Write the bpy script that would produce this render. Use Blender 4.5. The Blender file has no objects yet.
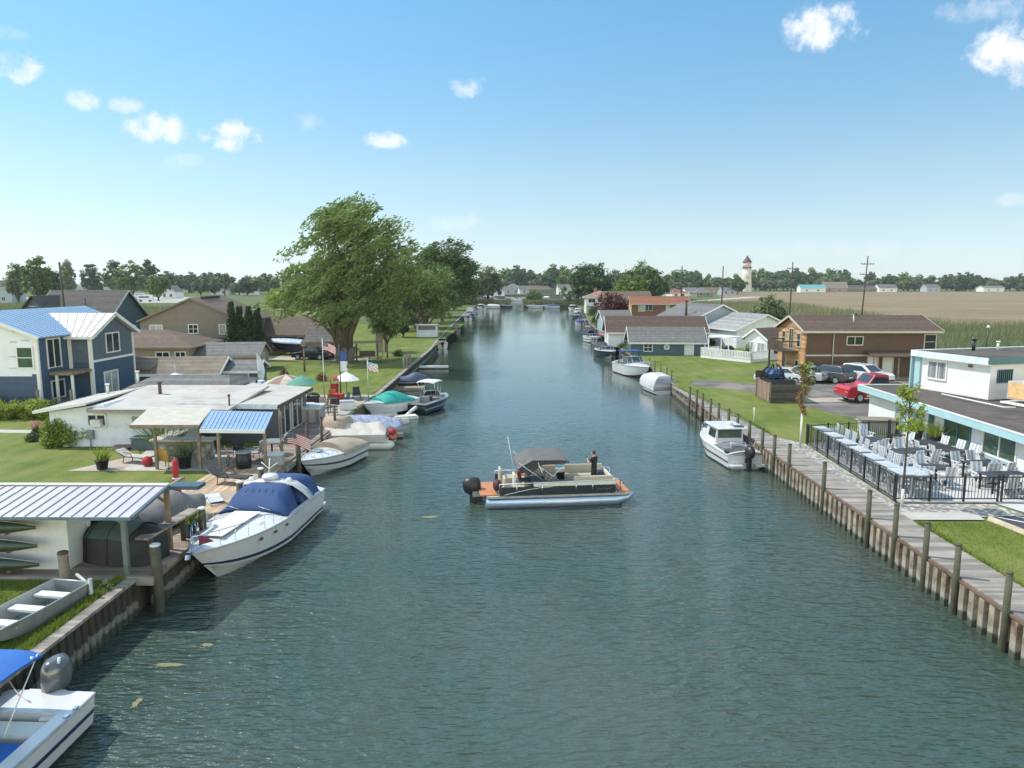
import bpy, math, random
import numpy as np
from mathutils import Vector, Matrix
rnd = random.Random(7)
R = math.radians
sc = bpy.context.scene
COL = sc.collection
GZ = 1.1                      # level of the banks above the water

# ---------- the drone camera, and a helper that finds where a point seen in the photo lies on a level plane ----------
F, CH = 720.0, 10.0
PITCH = math.atan(101 / F)
YAW = math.atan(6 / F)

def ray(px, py):
    u = (px - 512) / F; v = (384 - py) / F
    y = math.cos(PITCH) + v * math.sin(PITCH); z = -math.sin(PITCH) + v * math.cos(PITCH)
    c, s = math.cos(YAW), math.sin(YAW)
    return u * c - y * s, u * s + y * c, z

def G(px, py, z=GZ):
    d = ray(px, py); t = (z - CH) / d[2]
    return Vector((d[0] * t, d[1] * t, z))

def PY(px, py, Y):
    d = ray(px, py); t = Y / d[1]
    return Vector((d[0] * t, Y, CH + d[2] * t))

def PX(px, py, X):
    d = ray(px, py); t = X / d[0]
    return Vector((X, d[1] * t, CH + d[2] * t))

# ---------- mesh builder ----------
class MB:
    def __init__(s):
        s.v = []; s.f = []; s.m = []; s.sm = []
    def add(s, vs, fs, mi=0, smooth=False):
        o = len(s.v)
        s.v += [tuple(p) for p in vs]
        for q in fs:
            s.f.append(tuple(i + o for i in q)); s.m.append(mi); s.sm.append(smooth)
        return s
    def bx(s, x0, x1, y0, y1, z0, z1, mi=0):
        vs = [(x, y, z) for z in (z0, z1) for x, y in ((x0, y0), (x1, y0), (x1, y1), (x0, y1))]
        return s.add(vs, [(3, 2, 1, 0), (4, 5, 6, 7), (0, 1, 5, 4), (1, 2, 6, 5), (2, 3, 7, 6), (3, 0, 4, 7)], mi)
    def box(s, c, d, rz=0, rx=0, ry=0, mi=0):
        m = Matrix.Translation(c) @ Matrix.Rotation(rz, 4, 'Z') @ Matrix.Rotation(ry, 4, 'Y') @ Matrix.Rotation(rx, 4, 'X')
        a, b, e = d[0] / 2, d[1] / 2, d[2] / 2
        vs = [m @ Vector((x, y, z)) for z in (-e, e) for x, y in ((-a, -b), (a, -b), (a, b), (-a, b))]
        return s.add(vs, [(3, 2, 1, 0), (4, 5, 6, 7), (0, 1, 5, 4), (1, 2, 6, 5), (2, 3, 7, 6), (3, 0, 4, 7)], mi)
    def beam(s, a, b, w, h, mi=0):
        a = Vector(a); b = Vector(b); d = b - a; L = d.length
        rz = math.atan2(d.y, d.x); ry = -math.atan2(d.z, math.hypot(d.x, d.y))
        return s.box((a + b) / 2, (L, w, h), rz, 0, ry, mi)
    def tube(s, pts, r, n=8, mi=0, smooth=True):
        pts = [Vector(p) for p in pts]
        rs = r if isinstance(r, (list, tuple)) else [r] * len(pts)
        rings = []; up = None
        for i, p in enumerate(pts):
            d = (pts[min(i + 1, len(pts) - 1)] - pts[max(i - 1, 0)])
            d = d.normalized() if d.length > 1e-9 else Vector((0, 0, 1))
            if up is None:
                up = Vector((0, 0, 1)) if abs(d.z) < .9 else Vector((1, 0, 0))
            a = d.cross(up)
            if a.length < 1e-5: a = d.cross(Vector((0, 1, 0)))
            a.normalize(); b = d.cross(a).normalized(); up = -b if False else up
            rings.append([p + (a * math.cos(t) + b * math.sin(t)) * rs[i] for t in [2 * math.pi * k / n for k in range(n)]])
        return s.loft(rings, True, True, mi, smooth)
    def loft(s, rings, closed=True, cap=True, mi=0, smooth=False, mis=None):
        n = len(rings[0]); vs = [p for r in rings for p in r]; fs = []
        o = len(s.v); s.v += [tuple(p) for p in vs]
        kk = n if closed else n - 1
        for i in range(len(rings) - 1):
            for k in range(kk):
                k2 = (k + 1) % n
                s.f.append((o + i * n + k, o + i * n + k2, o + (i + 1) * n + k2, o + (i + 1) * n + k))
                s.m.append(mis[k] if mis else mi); s.sm.append(smooth)
        if cap:
            for i in (0, len(rings) - 1):
                q = tuple(o + i * n + k for k in range(n))
                s.f.append(q if i else q[::-1]); s.m.append(mis[0] if mis else mi); s.sm.append(False)
        return s
    def prism(s, poly, vec, mi=0):
        poly = [Vector(p) for p in poly]; vec = Vector(vec); n = len(poly)
        vs = poly + [p + vec for p in poly]
        fs = [tuple(range(n))[::-1], tuple(range(n, 2 * n))] + [(i, (i + 1) % n, n + (i + 1) % n, n + i) for i in range(n)]
        return s.add(vs, fs, mi)
    def ball(s, c, r, n=10, mi=0, smooth=True):
        r = (r, r, r) if not isinstance(r, (tuple, list)) else r
        c = Vector(c); rings = []
        for i in range(n // 2 + 1):
            t = max(.04, min(math.pi - .04, math.pi * i / (n // 2)))
            rings.append([c + Vector((r[0] * math.sin(t) * math.cos(p), r[1] * math.sin(t) * math.sin(p), -r[2] * math.cos(t))) for p in [2 * math.pi * k / n for k in range(n)]])
        return s.loft(rings, True, True, mi, smooth)
    def lathe(s, prof, c=(0, 0, 0), n=14, mi=0, smooth=True):
        c = Vector(c)
        return s.loft([[c + Vector((r * math.cos(2 * math.pi * k / n), r * math.sin(2 * math.pi * k / n), z)) for k in range(n)] for r, z in prof], True, True, mi, smooth)
    def grid(s, fn, nu, nv, mi=0, smooth=True, thick=None):
        vs = [fn(i / nu, j / nv) for i in range(nu + 1) for j in range(nv + 1)]
        fs = [(i * (nv + 1) + j, (i + 1) * (nv + 1) + j, (i + 1) * (nv + 1) + j + 1, i * (nv + 1) + j + 1) for i in range(nu) for j in range(nv)]
        s.add(vs, fs, mi, smooth)
        if thick:
            vs2 = [Vector(p) - Vector(thick) for p in vs]
            s.add(vs2, [q[::-1] for q in fs], mi, smooth)
            bd = [(i, 0) for i in range(nu + 1)] + [(nu, j) for j in range(1, nv + 1)] + [(i, nv) for i in range(nu - 1, -1, -1)] + [(0, j) for j in range(nv - 1, 0, -1)]
            ring = [i * (nv + 1) + j for i, j in bd]
            s.loft([[vs[k] for k in ring], [vs2[k] for k in ring]], True, False, mi, False)
        return s
    def build(s, name, mats, parent=None, loc=None, bevel=0):
        me = bpy.data.meshes.new(name)
        me.from_pydata(s.v, [], s.f)
        for m in (mats if isinstance(mats, (list, tuple)) else [mats]):
            me.materials.append(m)
        me.polygons.foreach_set('material_index', s.m)
        me.polygons.foreach_set('use_smooth', s.sm)
        me.update()
        return link(name, me, parent, loc, bevel)

def link(name, me, parent=None, loc=None, bevel=0):
    o = bpy.data.objects.new(name, me); COL.objects.link(o)
    if parent: o.parent = parent
    if loc: o.location = loc
    if bevel:
        b = o.modifiers.new('edge', 'BEVEL'); b.width = bevel; b.segments = 2; b.limit_method = 'ANGLE'; b.angle_limit = R(40)
    return o

def tag(o, label=None, cat=None, group=None, kind=None):
    if label: o['label'] = label
    if cat: o['category'] = cat
    if group: o['group'] = group
    if kind: o['kind'] = kind
    return o

def T(name, label, cat, loc=(0, 0, 0), rz=0, group=None):
    o = bpy.data.objects.new(name, None); COL.objects.link(o)
    o.empty_display_size = .2; o.location = loc; o.rotation_euler = (0, 0, rz)
    return tag(o, label, cat, group)

KIDS = {}
def copy_tree(o, loc=None, rz=None, label=None, scale=None, parent=None):
    c = o.copy(); COL.objects.link(c)
    if parent is not None: c.parent = parent
    if loc is not None: c.location = loc
    if rz is not None: c.rotation_euler = (0, 0, rz)
    if scale is not None: c.scale = scale if isinstance(scale, tuple) else (scale,) * 3
    if label: c['label'] = label
    for ch in KIDS.get(o.name) or KIDS.setdefault(o.name, list(o.children)):
        copy_tree(ch, parent=c)
    return c

ORD = ['nearest', 'second', 'third', 'fourth', 'fifth', 'sixth', 'seventh', 'eighth', 'ninth', 'tenth', 'eleventh', 'twelfth', 'thirteenth', 'fourteenth',
       'fifteenth', 'sixteenth', 'seventeenth', 'eighteenth', 'nineteenth', 'twentieth']

# ---------- materials ----------
class NT:
    def __init__(s, m):
        m.use_nodes = True; s.t = m.node_tree; s.N = s.t.nodes; s.N.clear(); s.L = s.t.links
    def n(s, typ, **k):
        nd = s.N.new(typ)
        ins = k.pop('i', {})
        for a, b in k.items(): setattr(nd, a, b)
        for a, b in ins.items(): s.put(nd, a, b)
        return nd
    def put(s, nd, a, b):
        if hasattr(b, 'node') or hasattr(b, 'is_output'): s.L.new(b, nd.inputs[a])
        else: nd.inputs[a].default_value = b
    def math(s, op, a, b=0.0, c=None):
        nd = s.n('ShaderNodeMath', operation=op, i={0: a, 1: b})
        if c is not None: s.put(nd, 2, c)
        return nd.outputs[0]
    def mix(s, f, a, b, mode='MIX'):
        nd = s.n('ShaderNodeMix', data_type='RGBA', blend_type=mode)
        s.put(nd, 0, f); s.put(nd, 6, a); s.put(nd, 7, b)
        return nd.outputs[2]
    def noise(s, vec, scale, detail=3, rough=.55):
        nd = s.n('ShaderNodeTexNoise', i={'Scale': scale, 'Detail': detail, 'Roughness': rough})
        s.L.new(vec, nd.inputs['Vector']); return nd.outputs[0]
    def ramp(s, f, stops):
        nd = s.n('ShaderNodeValToRGB'); e = nd.color_ramp.elements
        while len(e) < len(stops): e.new(.5)
        for k, (p, c) in enumerate(stops):
            e[k].position = p; e[k].color = c if len(c) == 4 else (*c, 1)
        s.L.new(f, nd.inputs[0]); return nd.outputs[0]

def c4(c): return (c[0], c[1], c[2], 1)
MATS = {}
def M(name, col, rough=.6, metal=0, var=.18, scale=2.5, kind=None, per=.15, bump=0, axis='Z', coat=0, wear=None, spec=.5, algae=0):
    """procedural paint / wood / stone: base colour broken up by noise, optional lap lines, planks or pebbles"""
    if name in MATS: return MATS[name]
    m = bpy.data.materials.new(name); t = NT(m); MATS[name] = m
    co = t.n('ShaderNodeTexCoord').outputs['Object']
    nz = t.noise(co, scale, 5)
    k = t.n('ShaderNodeMapRange', i={0: nz, 1: .3, 2: .7, 3: 1 - var, 4: 1 + var}).outputs[0]
    base = c4(col); hgt = None
    if kind in ('siding', 'planks', 'shingle'):
        sp = t.n('ShaderNodeSeparateXYZ', i={0: co})
        q = t.math('DIVIDE', sp.outputs[axis], per)
        fr = t.math('FRACT', q); fl = t.math('FLOOR', q)
        line = t.math('SMOOTH_MIN', t.math('MULTIPLY', fr, 9.0), 1.0, .2)
        wn = t.n('ShaderNodeTexWhiteNoise', noise_dimensions='1D'); t.L.new(fl, wn.inputs['W'])
        amp = {'siding': .05, 'planks': .35, 'shingle': .18}[kind]
        k = t.math('MULTIPLY', k, t.n('ShaderNodeMapRange', i={0: wn.outputs[0], 3: 1 - amp, 4: 1 + amp}).outputs[0])
        if kind != 'siding':
            k = t.math('MULTIPLY', k, t.n('ShaderNodeMapRange', i={0: line, 3: .55, 4: 1.0}).outputs[0])
        hgt = line if kind != 'siding' else fr
    if kind == 'shingle':
        g = t.noise(co, 14, 2)
        k = t.math('MULTIPLY', k, t.n('ShaderNodeMapRange', i={0: g, 1: .35, 2: .65, 3: .8, 4: 1.2}).outputs[0])
    if kind == 'pebble':
        vo = t.n('ShaderNodeTexVoronoi', feature='F1', i={'Scale': per}); t.L.new(co, vo.inputs['Vector'])
        k = t.math('MULTIPLY', k, t.n('ShaderNodeMapRange', i={0: vo.outputs['Distance'], 1: 0., 2: .7, 3: 1.25, 4: .45}).outputs[0])
        sat = t.n('ShaderNodeHueSaturation', i={'Saturation': .35}); t.L.new(vo.outputs['Color'], sat.inputs['Color'])
        base = t.mix(.22, base, sat.outputs[0])
        hgt = t.math('SUBTRACT', 1.0, vo.outputs['Distance'])
    cb = t.n('ShaderNodeCombineXYZ', i={0: k, 1: k, 2: k}).outputs[0]
    cc = t.mix(1.0, base, cb, 'MULTIPLY')
    if wear:
        wz = t.noise(co, wear[1], 6, .65)
        cc = t.mix(t.n('ShaderNodeMapRange', i={0: wz, 1: wear[2], 2: wear[2] + .12}).outputs[0], cc, c4(wear[0]))
    if algae:   # green brown growth and a pale tide line just above the water
        zz = t.math('ADD', t.n('ShaderNodeSeparateXYZ', i={0: co}).outputs['Z'], t.math('MULTIPLY', t.noise(co, 2.2, 4), -.45))
        cc = t.mix(t.n('ShaderNodeMapRange', i={0: zz, 1: .20, 2: .27, 3: .55, 4: 0}).outputs[0], cc, (.30, .29, .25, 1))
        cc = t.mix(t.n('ShaderNodeMapRange', i={0: zz, 1: -.04, 2: .06, 3: .85, 4: 0}).outputs[0], cc, (.022, .028, .014, 1))
    b = t.n('ShaderNodeBsdfPrincipled', i={'Roughness': rough, 'Metallic': metal, 'Coat Weight': coat, 'Specular IOR Level': spec})
    t.L.new(cc, b.inputs['Base Color'])
    if bump or hgt:
        h = hgt if hgt else t.noise(co, scale * 8, 4)
        bp = t.n('ShaderNodeBump', i={'Strength': bump or .5, 'Distance': .02})
        t.L.new(h, bp.inputs['Height']); t.L.new(bp.outputs[0], b.inputs['Normal'])
    o = t.n('ShaderNodeOutputMaterial'); t.L.new(b.outputs[0], o.inputs[0])
    return m

def leafmat(name, a, b, trans=.3, clump=.35):
    m = bpy.data.materials.new(name); t = NT(m)
    g = t.n('ShaderNodeNewGeometry'); oi = t.n('ShaderNodeObjectInfo')
    co = t.n('ShaderNodeTexCoord').outputs['Object']
    f = t.math('ADD', t.math('MULTIPLY', g.outputs['Random Per Island'], .55), t.math('MULTIPLY', t.noise(co, clump, 2), .6))
    f = t.math('ADD', t.math('SUBTRACT', f, .1), t.math('MULTIPLY', oi.outputs['Random'], .25))
    cc = t.ramp(f, [(.15, a), (.85, b)])
    p = t.n('ShaderNodeBsdfPrincipled', i={'Base Color': cc, 'Roughness': .55, 'Specular IOR Level': .3})
    tr = t.n('ShaderNodeBsdfTranslucent', i={'Color': t.mix(1.0, cc, (1.3, 1.5, .7, 1), 'MULTIPLY')})
    mx = t.n('ShaderNodeMixShader', i={0: trans, 1: p.outputs[0], 2: tr.outputs[0]})
    o = t.n('ShaderNodeOutputMaterial'); t.L.new(mx.outputs[0], o.inputs[0])
    return m

def glass(name, col, rough=.04):
    return M(name, col, rough, 0, .3, 1.2, spec=.8)

# ---------- numpy leaf clouds ----------
def leaf_mesh(name, centers, radii, per, size, mat, seed=1, flat=.6, aspect=.55, bias=None, spray=0):
    """many leaf-sized quads scattered through clumps; centers (n,3), radii (n,3)"""
    g = np.random.default_rng(seed)
    c = np.repeat(np.asarray(centers, float), per, 0); r = np.repeat(np.asarray(radii, float), per, 0); n = len(c)
    d = g.normal(size=(n, 3)); d /= np.linalg.norm(d, axis=1)[:, None] + 1e-9
    p = c + d * r * (g.random((n, 1)) ** .45)
    if bias is not None: p = p + np.asarray(bias) * (g.random((n, 1)) - .3) * spray
    nr = d * .8 + g.normal(size=(n, 3)) * .7; nr[:, 2] += flat
    nr /= np.linalg.norm(nr, axis=1)[:, None] + 1e-9
    a = np.cross(nr, g.normal(size=(n, 3)))
    if bias is not None:
        a = np.asarray(bias) * 2.2 + g.normal(size=(n, 3)) * .8; nr = np.cross(a, nr); nr /= np.linalg.norm(nr, axis=1)[:, None] + 1e-9
    a = a +0; a /= np.linalg.norm(a, axis=1)[:, None] + 1e-9
    b = np.cross(nr, a); s = size * (.6 + .8 * g.random((n, 1)))
    v = np.stack([p - a * s * .5, p + b * s * aspect * .5 - a * s * .05, p + a * s * .5, p - b * s * aspect * .5 - a * s * .05], 1).reshape(-1, 3)
    return quads(name, v, mat)

def quads(name, v, mat):
    n = len(v) // 4; me = bpy.data.meshes.new(name)
    me.vertices.add(4 * n); me.vertices.foreach_set('co', np.ascontiguousarray(v, np.float32).ravel())
    me.loops.add(4 * n); me.loops.foreach_set('vertex_index', np.arange(4 * n, dtype=np.int32))
    me.polygons.add(n); me.polygons.foreach_set('loop_start', np.arange(0, 4 * n, 4, dtype=np.int32))
    me.update(calc_edges=True); me.materials.append(mat)
    return me

def blades(name, xy, z, h, w, mat, seed=3, lean=.3):
    """upright blades (grass, reeds) as thin quads at points xy"""
    g = np.random.default_rng(seed); n = len(xy)
    p = np.column_stack([xy, np.full(n, z) if np.isscalar(z) else z])
    th = g.random(n) * 2 * np.pi; a = np.column_stack([np.cos(th), np.sin(th), np.zeros(n)]) * (w * .5)
    hh = h * (.6 + .8 * g.random(n)); t = np.column_stack([g.normal(size=n) * lean * hh, g.normal(size=n) * lean * hh, hh])
    v = np.stack([p - a, p + a, p + a * .25 + t, p - a * .25 + t], 1).reshape(-1, 3)
    return quads(name, v, mat)

def inpoly(pts, poly):
    x, y = pts[:, 0], pts[:, 1]; r = np.zeros(len(pts), bool); j = len(poly) - 1
    for i in range(len(poly)):
        xi, yi = poly[i][:2]; xj, yj = poly[j][:2]
        cnd = ((yi > y) != (yj > y)) & (x < (xj - xi) * (y - yi) / (yj - yi + 1e-12) + xi)
        r ^= cnd; j = i
    return r

def scatter(poly, n, seed=5):
    g = np.random.default_rng(seed); P = np.array([p[:2] for p in poly])
    lo, hi = P.min(0), P.max(0)
    pts = lo + (hi - lo) * g.random((n, 2))
    return pts[inpoly(pts, poly)]
# ---------- camera, sun, sky ----------
cam = bpy.data.objects.new('camera', bpy.data.cameras.new('camera')); COL.objects.link(cam)
cam.location = (0, 0, CH); cam.rotation_euler = (math.pi / 2 - PITCH, 0, YAW)
cam.data.lens = 36 * F / 1024; cam.data.sensor_width = 36; cam.data.clip_end = 9000; cam.data.clip_start = .1
sc.camera = cam
sc.view_settings.view_transform = 'Standard'; sc.view_settings.look = 'None'
sc.view_settings.exposure = EXPO = 0.2; sc.view_settings.gamma = 1
sc.cycles.use_denoising = True
sc.cycles.max_bounces = 6; sc.cycles.transparent_max_bounces = 6; sc.cycles.volume_bounces = 0
sc.cycles.caustics_reflective = False; sc.cycles.caustics_refractive = False
sc.cycles.sample_clamp_indirect = 6; sc.cycles.sample_clamp_direct = 2.5

SUN_EL = R(52); SUN_DIR = Vector((-.965, .26, 0)).normalized()
sd = Vector((SUN_DIR.x * math.cos(SUN_EL), SUN_DIR.y * math.cos(SUN_EL), math.sin(SUN_EL)))
sl = bpy.data.lights.new('sun', 'SUN'); sl.energy = 4.6; sl.angle = R(.5); sl.color = (1, .95, .86)
so = bpy.data.objects.new('sun', sl); COL.objects.link(so); so.rotation_euler = sd.to_track_quat('Z', 'Y').to_euler(); so.location = (-60, 60, 90)

w = bpy.data.worlds.new('World'); sc.world = w; t = NT(w)
sky = t.n('ShaderNodeTexSky', sky_type='NISHITA', sun_disc=False)
sky.sun_elevation = SUN_EL; sky.sun_rotation = math.atan2(SUN_DIR.x, SUN_DIR.y)
sky.altitude = 0; sky.air_density = 1.0; sky.dust_density = 0; sky.ozone_density = 3
dirv = t.n('ShaderNodeTexCoord').outputs['Generated']
nz = t.noise(dirv, 38, 7, .62)
nz2 = t.noise(dirv, 11, 3, .5)
tot = None
for px, py, hw, hh, op in [(820, 27, 42, 22, 1), (1014, 50, 34, 30, 1), (1005, 8, 26, 12, .5), (17, 66, 24, 15, .9), (8, 34, 16, 10, .4), (158, 126, 26, 17, .95), (233, 135, 29, 17, 1),
                           (127, 106, 17, 8, .55), (83, 99, 15, 10, .65), (390, 140, 25, 9, .85), (466, 87, 22, 11, .55), (306, 122, 16, 11, .3), (965, 12, 22, 12, .35), (455, 222, 30, 12, .25), (1012, 199, 16, 6, .3), (180, 160, 22, 9, .3), (780, 250, 180, 12, .12)]:
    c = Vector(ray(px, py)).normalized(); rr = Vector((0, 0, 1)).cross(c).normalized(); uu = c.cross(rr)
    df = t.n('ShaderNodeVectorMath', operation='SUBTRACT', i={0: dirv, 1: c}).outputs[0]
    a = t.math('DIVIDE', t.n('ShaderNodeVectorMath', operation='DOT_PRODUCT', i={0: df, 1: rr}).outputs['Value'], hw / F)
    b = t.math('DIVIDE', t.n('ShaderNodeVectorMath', operation='DOT_PRODUCT', i={0: df, 1: uu}).outputs['Value'], hh / F)
    e = t.math('ADD', t.math('MULTIPLY', a, a), t.math('MULTIPLY', b, b))
    q = t.math('SUBTRACT', t.math('ADD', t.math('MULTIPLY', nz, 3.9), t.math('MULTIPLY', nz2, .8)), t.math('ADD', t.math('MULTIPLY', e, 1.25), 1.45))
    q = t.math('MULTIPLY', t.n('ShaderNodeMapRange', interpolation_type='SMOOTHSTEP', i={0: q, 1: -.15, 2: 1.25, 3: 0, 4: op}).outputs[0], 1.0)
    tot = q if tot is None else t.math('MAXIMUM', tot, q)
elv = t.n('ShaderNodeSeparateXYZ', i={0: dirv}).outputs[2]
tint = t.ramp(elv, [(0, (.10, .12, .165)), (.07, (.14, .138, .141)), (.14, (.155, .158, .144)), (.36, (.132, .195, .188)), (.43, (.34, .345, .27)), (.6, (.42, .41, .32))])  # last two stops: sky above the frame brightened as added fill light
back = t.n('ShaderNodeMapRange', interpolation_type='SMOOTHSTEP', i={0: t.n('ShaderNodeSeparateXYZ', i={0: dirv}).outputs[1], 1: .25, 2: -.45, 3: 0, 4: 1}).outputs[0]   # added unseen brightness behind the camera, fill light for the shaded walls
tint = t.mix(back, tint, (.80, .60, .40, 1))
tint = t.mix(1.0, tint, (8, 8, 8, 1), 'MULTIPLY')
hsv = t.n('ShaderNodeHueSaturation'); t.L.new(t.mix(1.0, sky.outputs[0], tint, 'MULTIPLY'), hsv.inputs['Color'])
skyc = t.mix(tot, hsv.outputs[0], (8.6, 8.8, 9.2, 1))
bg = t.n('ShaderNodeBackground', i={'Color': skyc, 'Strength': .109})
t.L.new(bg.outputs[0], t.n('ShaderNodeOutputWorld').inputs[0])

# ---------- water ----------
def water_mat():
    m = bpy.data.materials.new('canal water'); t = NT(m)
    co = t.n('ShaderNodeTexCoord').outputs['Object']
    def mp(sx, sy, rz): return t.n('ShaderNodeMapping', i={'Vector': co, 'Scale': (sx, sy, 1), 'Rotation': (0, 0, R(rz))}).outputs[0]
    n1 = t.noise(mp(.7, 2.1, 6), 1.25, 2, .45)
    n2 = t.noise(mp(.6, 1.9, -12), 1.7, 2, .5)
    n3 = t.noise(mp(1, 2, 18), 8, 2, .5)
    n2 = t.math('SUBTRACT', 1.0, t.math('ABSOLUTE', t.math('MULTIPLY', t.math('SUBTRACT', n2, .5), 2.6)))
    gust = t.n('ShaderNodeMapRange', i={0: t.noise(mp(.5, .2, 5), .16, 3, .55), 1: .36, 2: .64, 3: .7, 4: 1.2}).outputs[0]
    up = t.n('ShaderNodeSeparateXYZ', i={0: co}).outputs[1]   # the wind chop dies down along the sheltered far canal
    calm = t.ramp(t.math('DIVIDE', up, 200.0), [(.10, (1, 1, 1)), (.14, (.6, .6, .6)), (.18, (.30, .30, .30)), (.26, (.085, .085, .085)), (.6, (.035, .035, .035))])
    h = t.math('ADD', t.math('ADD', t.math('MULTIPLY', n1, .30), t.math('MULTIPLY', n2, .19)), t.math('MULTIPLY', n3, .05))
    h = t.math('MULTIPLY', t.math('MULTIPLY', h, gust), t.n('ShaderNodeSeparateColor', i={0: calm}).outputs[0])
    bp = t.n('ShaderNodeBump', i={'Strength': 1.0, 'Distance': .55}); t.L.new(h, bp.inputs['Height'])
    deep = t.n('ShaderNodeMapRange', i={0: t.noise(mp(1, 1, 0), .09, 3), 1: .4, 2: .7}).outputs[0]
    cc = t.mix(deep, (.036, .061, .047, 1), (.058, .074, .061, 1))
    p = t.n('ShaderNodeBsdfPrincipled', i={'Base Color': cc, 'Roughness': .06, 'IOR': 1.6})
    t.L.new(bp.outputs[0], p.inputs['Normal'])
    t.L.new(p.outputs[0], t.n('ShaderNodeOutputMaterial').inputs[0])
    return m
tag(MB().bx(-160, 160, -60, 700, -2.0, 0).build('water', water_mat()), kind='structure')

# ---------- ground: two banks and the far shore, one sheet with the canal and the basin cut out ----------
LB = [(-11.65, -60), (-11.65, 21.0), (-11.6, 30), (-11.5, 45), (-11.3, 56), (-11.6, 75), (-11.8, 96), (-13.1, 124), (-14.9, 185), (-16.5, 240), (-17, 296)]
RB = [(13.55, -60), (13.55, 36), (13.45, 50), (13.7, 58), (14.1, 68), (14.1, 90), (14.5, 120), (16, 160), (19, 200), (22, 240), (24, 296)]
def grass_mat(name, a, b, c, sc1=.25, fine=9):
    m = bpy.data.materials.new(name); t = NT(m)
    co = t.n('ShaderNodeTexCoord').outputs['Object']
    n1 = t.noise(co, sc1, 5, .6); n2 = t.noise(co, fine, 4, .7)
    n3 = t.noise(t.n('ShaderNodeMapping', i={'Vector': co, 'Scale': (1.6, .22, 1), 'Rotation': (0, 0, R(12))}).outputs[0], .9, 2)
    n4 = t.noise(co, .9, 4, .6); n5 = t.noise(co, 40, 2, .6)
    f = t.math('ADD', t.math('ADD', t.math('MULTIPLY', n1, .8), t.math('MULTIPLY', n2, .45)), t.math('ADD', t.math('SUBTRACT', t.math('MULTIPLY', n3, .45), .62), t.math('ADD', t.math('MULTIPLY', n4, .35), t.math('MULTIPLY', n5, .3))))
    cc = t.ramp(f, [(.25, a), (.5, b), (.8, c)])
    p = t.n('ShaderNodeBsdfPrincipled', i={'Base Color': cc, 'Roughness': .85, 'Specular IOR Level': .15})
    bp = t.n('ShaderNodeBump', i={'Strength': .6, 'Distance': .05}); t.L.new(n2, bp.inputs['Height']); t.L.new(bp.outputs[0], p.inputs['Normal'])
    t.L.new(p.outputs[0], t.n('ShaderNodeOutputMaterial').inputs[0]); return m
lawn_m = grass_mat('mown grass', (.052, .084, .014), (.112, .142, .028), (.19, .19, .06))
wild_m = grass_mat('rough meadow', (.035, .06, .016), (.075, .105, .028), (.13, .14, .05), .06, 2.2)
tan_m = grass_mat('dry reed field', (.12, .088, .046), (.19, .14, .080), (.25, .19, .115), .03, 1.2)
FAR = 4200
g = MB()
def sheet(mb, poly, z, mi=0):
    mb.add([(p[0], p[1], z) for p in poly], [tuple(range(len(poly)))], mi)
for edge, s in ((LB, -1), (RB, 1)):
    for (x0, y0), (x1, y1) in zip(edge, edge[1:]):
        q = [(x0, y0), (x1, y1), (s * FAR, y1), (s * FAR, y0)]
        sheet(g, q if s < 0 else q[::-1], GZ)
for s, x in ((-1, -70), (1, 95)):
    q = [(x, 322), (x, 560), (s * FAR, 560), (s * FAR, 322)]
    sheet(g, q if s < 0 else q[::-1], GZ)
# the low spit that closes the canal, with a gap boats pass through
sheet(g, [(-FAR, 296), (-3.4, 296), (-3.4, 322), (-FAR, 322)], GZ); sheet(g, [(2.2, 296), (FAR, 296), (FAR, 322), (2.2, 322)], GZ)
sheet(g, [(-FAR, 560), (FAR, 560), (FAR, 7000), (-FAR, 7000)], GZ)
# earth banks under the edges (down below the water)
for edge, s in ((LB, -1), (RB, 1)):
    for (x0, y0), (x1, y1) in zip(edge, edge[1:]):
        g.add([(x0, y0, GZ), (x1, y1, GZ), (x1, y1, -1.5), (x0, y0, -1.5)], [(0, 1, 2, 3) if s > 0 else (3, 2, 1, 0)], 1)
for x0, x1 in ((-17, -3.4), (2.2, 24)):
    g.add([(x0, 296, GZ), (x1, 296, GZ), (x1, 296, -1.5), (x0, 296, -1.5)], [(3, 2, 1, 0)], 1)
for x in (-3.4, 2.2):
    g.add([(x, 296, GZ), (x, 322, GZ), (x, 322, -1.5), (x, 296, -1.5)], [(0, 1, 2, 3)], 1)
g.add([(-70, 560, GZ), (95, 560, GZ), (95, 560, -1.5), (-70, 560, -1.5)], [(0, 1, 2, 3)], 1)
earth = M('bank earth', (.10, .085, .06), .9)
tag(g.build('ground', [wild_m, earth]), kind='structure')

def flat(name, poly, mat, lift=.004, kind='structure'):
    mb = MB(); sheet(mb, poly, GZ + lift)
    return tag(mb.build(name, mat), kind=kind)
flat('lawn', [(13.6, 16), (60, 16), (60, 100), (14.4, 100), (14.15, 84), (14.15, 68), (13.75, 58), (13.5, 47)], lawn_m)
flat('lawn', [(-11.8, -20), (-11.8, 165), (-30, 175), (-48, 100), (-60, 60), (-60, -20)], lawn_m)
flat('lawn', [(14.6, 100), (24, 100), (34, 190), (18.5, 190)], lawn_m)
flat('field', [(30, 196), (90, 150), (420, 150), (1100, 640), (1100, 760), (200, 745), (118, 420)], tan_m)
flat('lawn', [(-80, 155), (-34, 150), (-60, 260), (-120, 230)], lawn_m)

# air: one closed box of even haze round the whole scene
hz = bpy.data.materials.new('summer haze'); t = NT(hz)
pv = t.n('ShaderNodeVolumePrincipled', i={'Color': (.86, .93, 1, 1), 'Density': .0001, 'Anisotropy': .2})
t.L.new(pv.outputs[0], t.n('ShaderNodeOutputMaterial').inputs['Volume'])
tag(MB().bx(-FAR - 50, FAR + 50, -120, 7060, -3.2, 42).build('haze', hz), kind='stuff')
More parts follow.
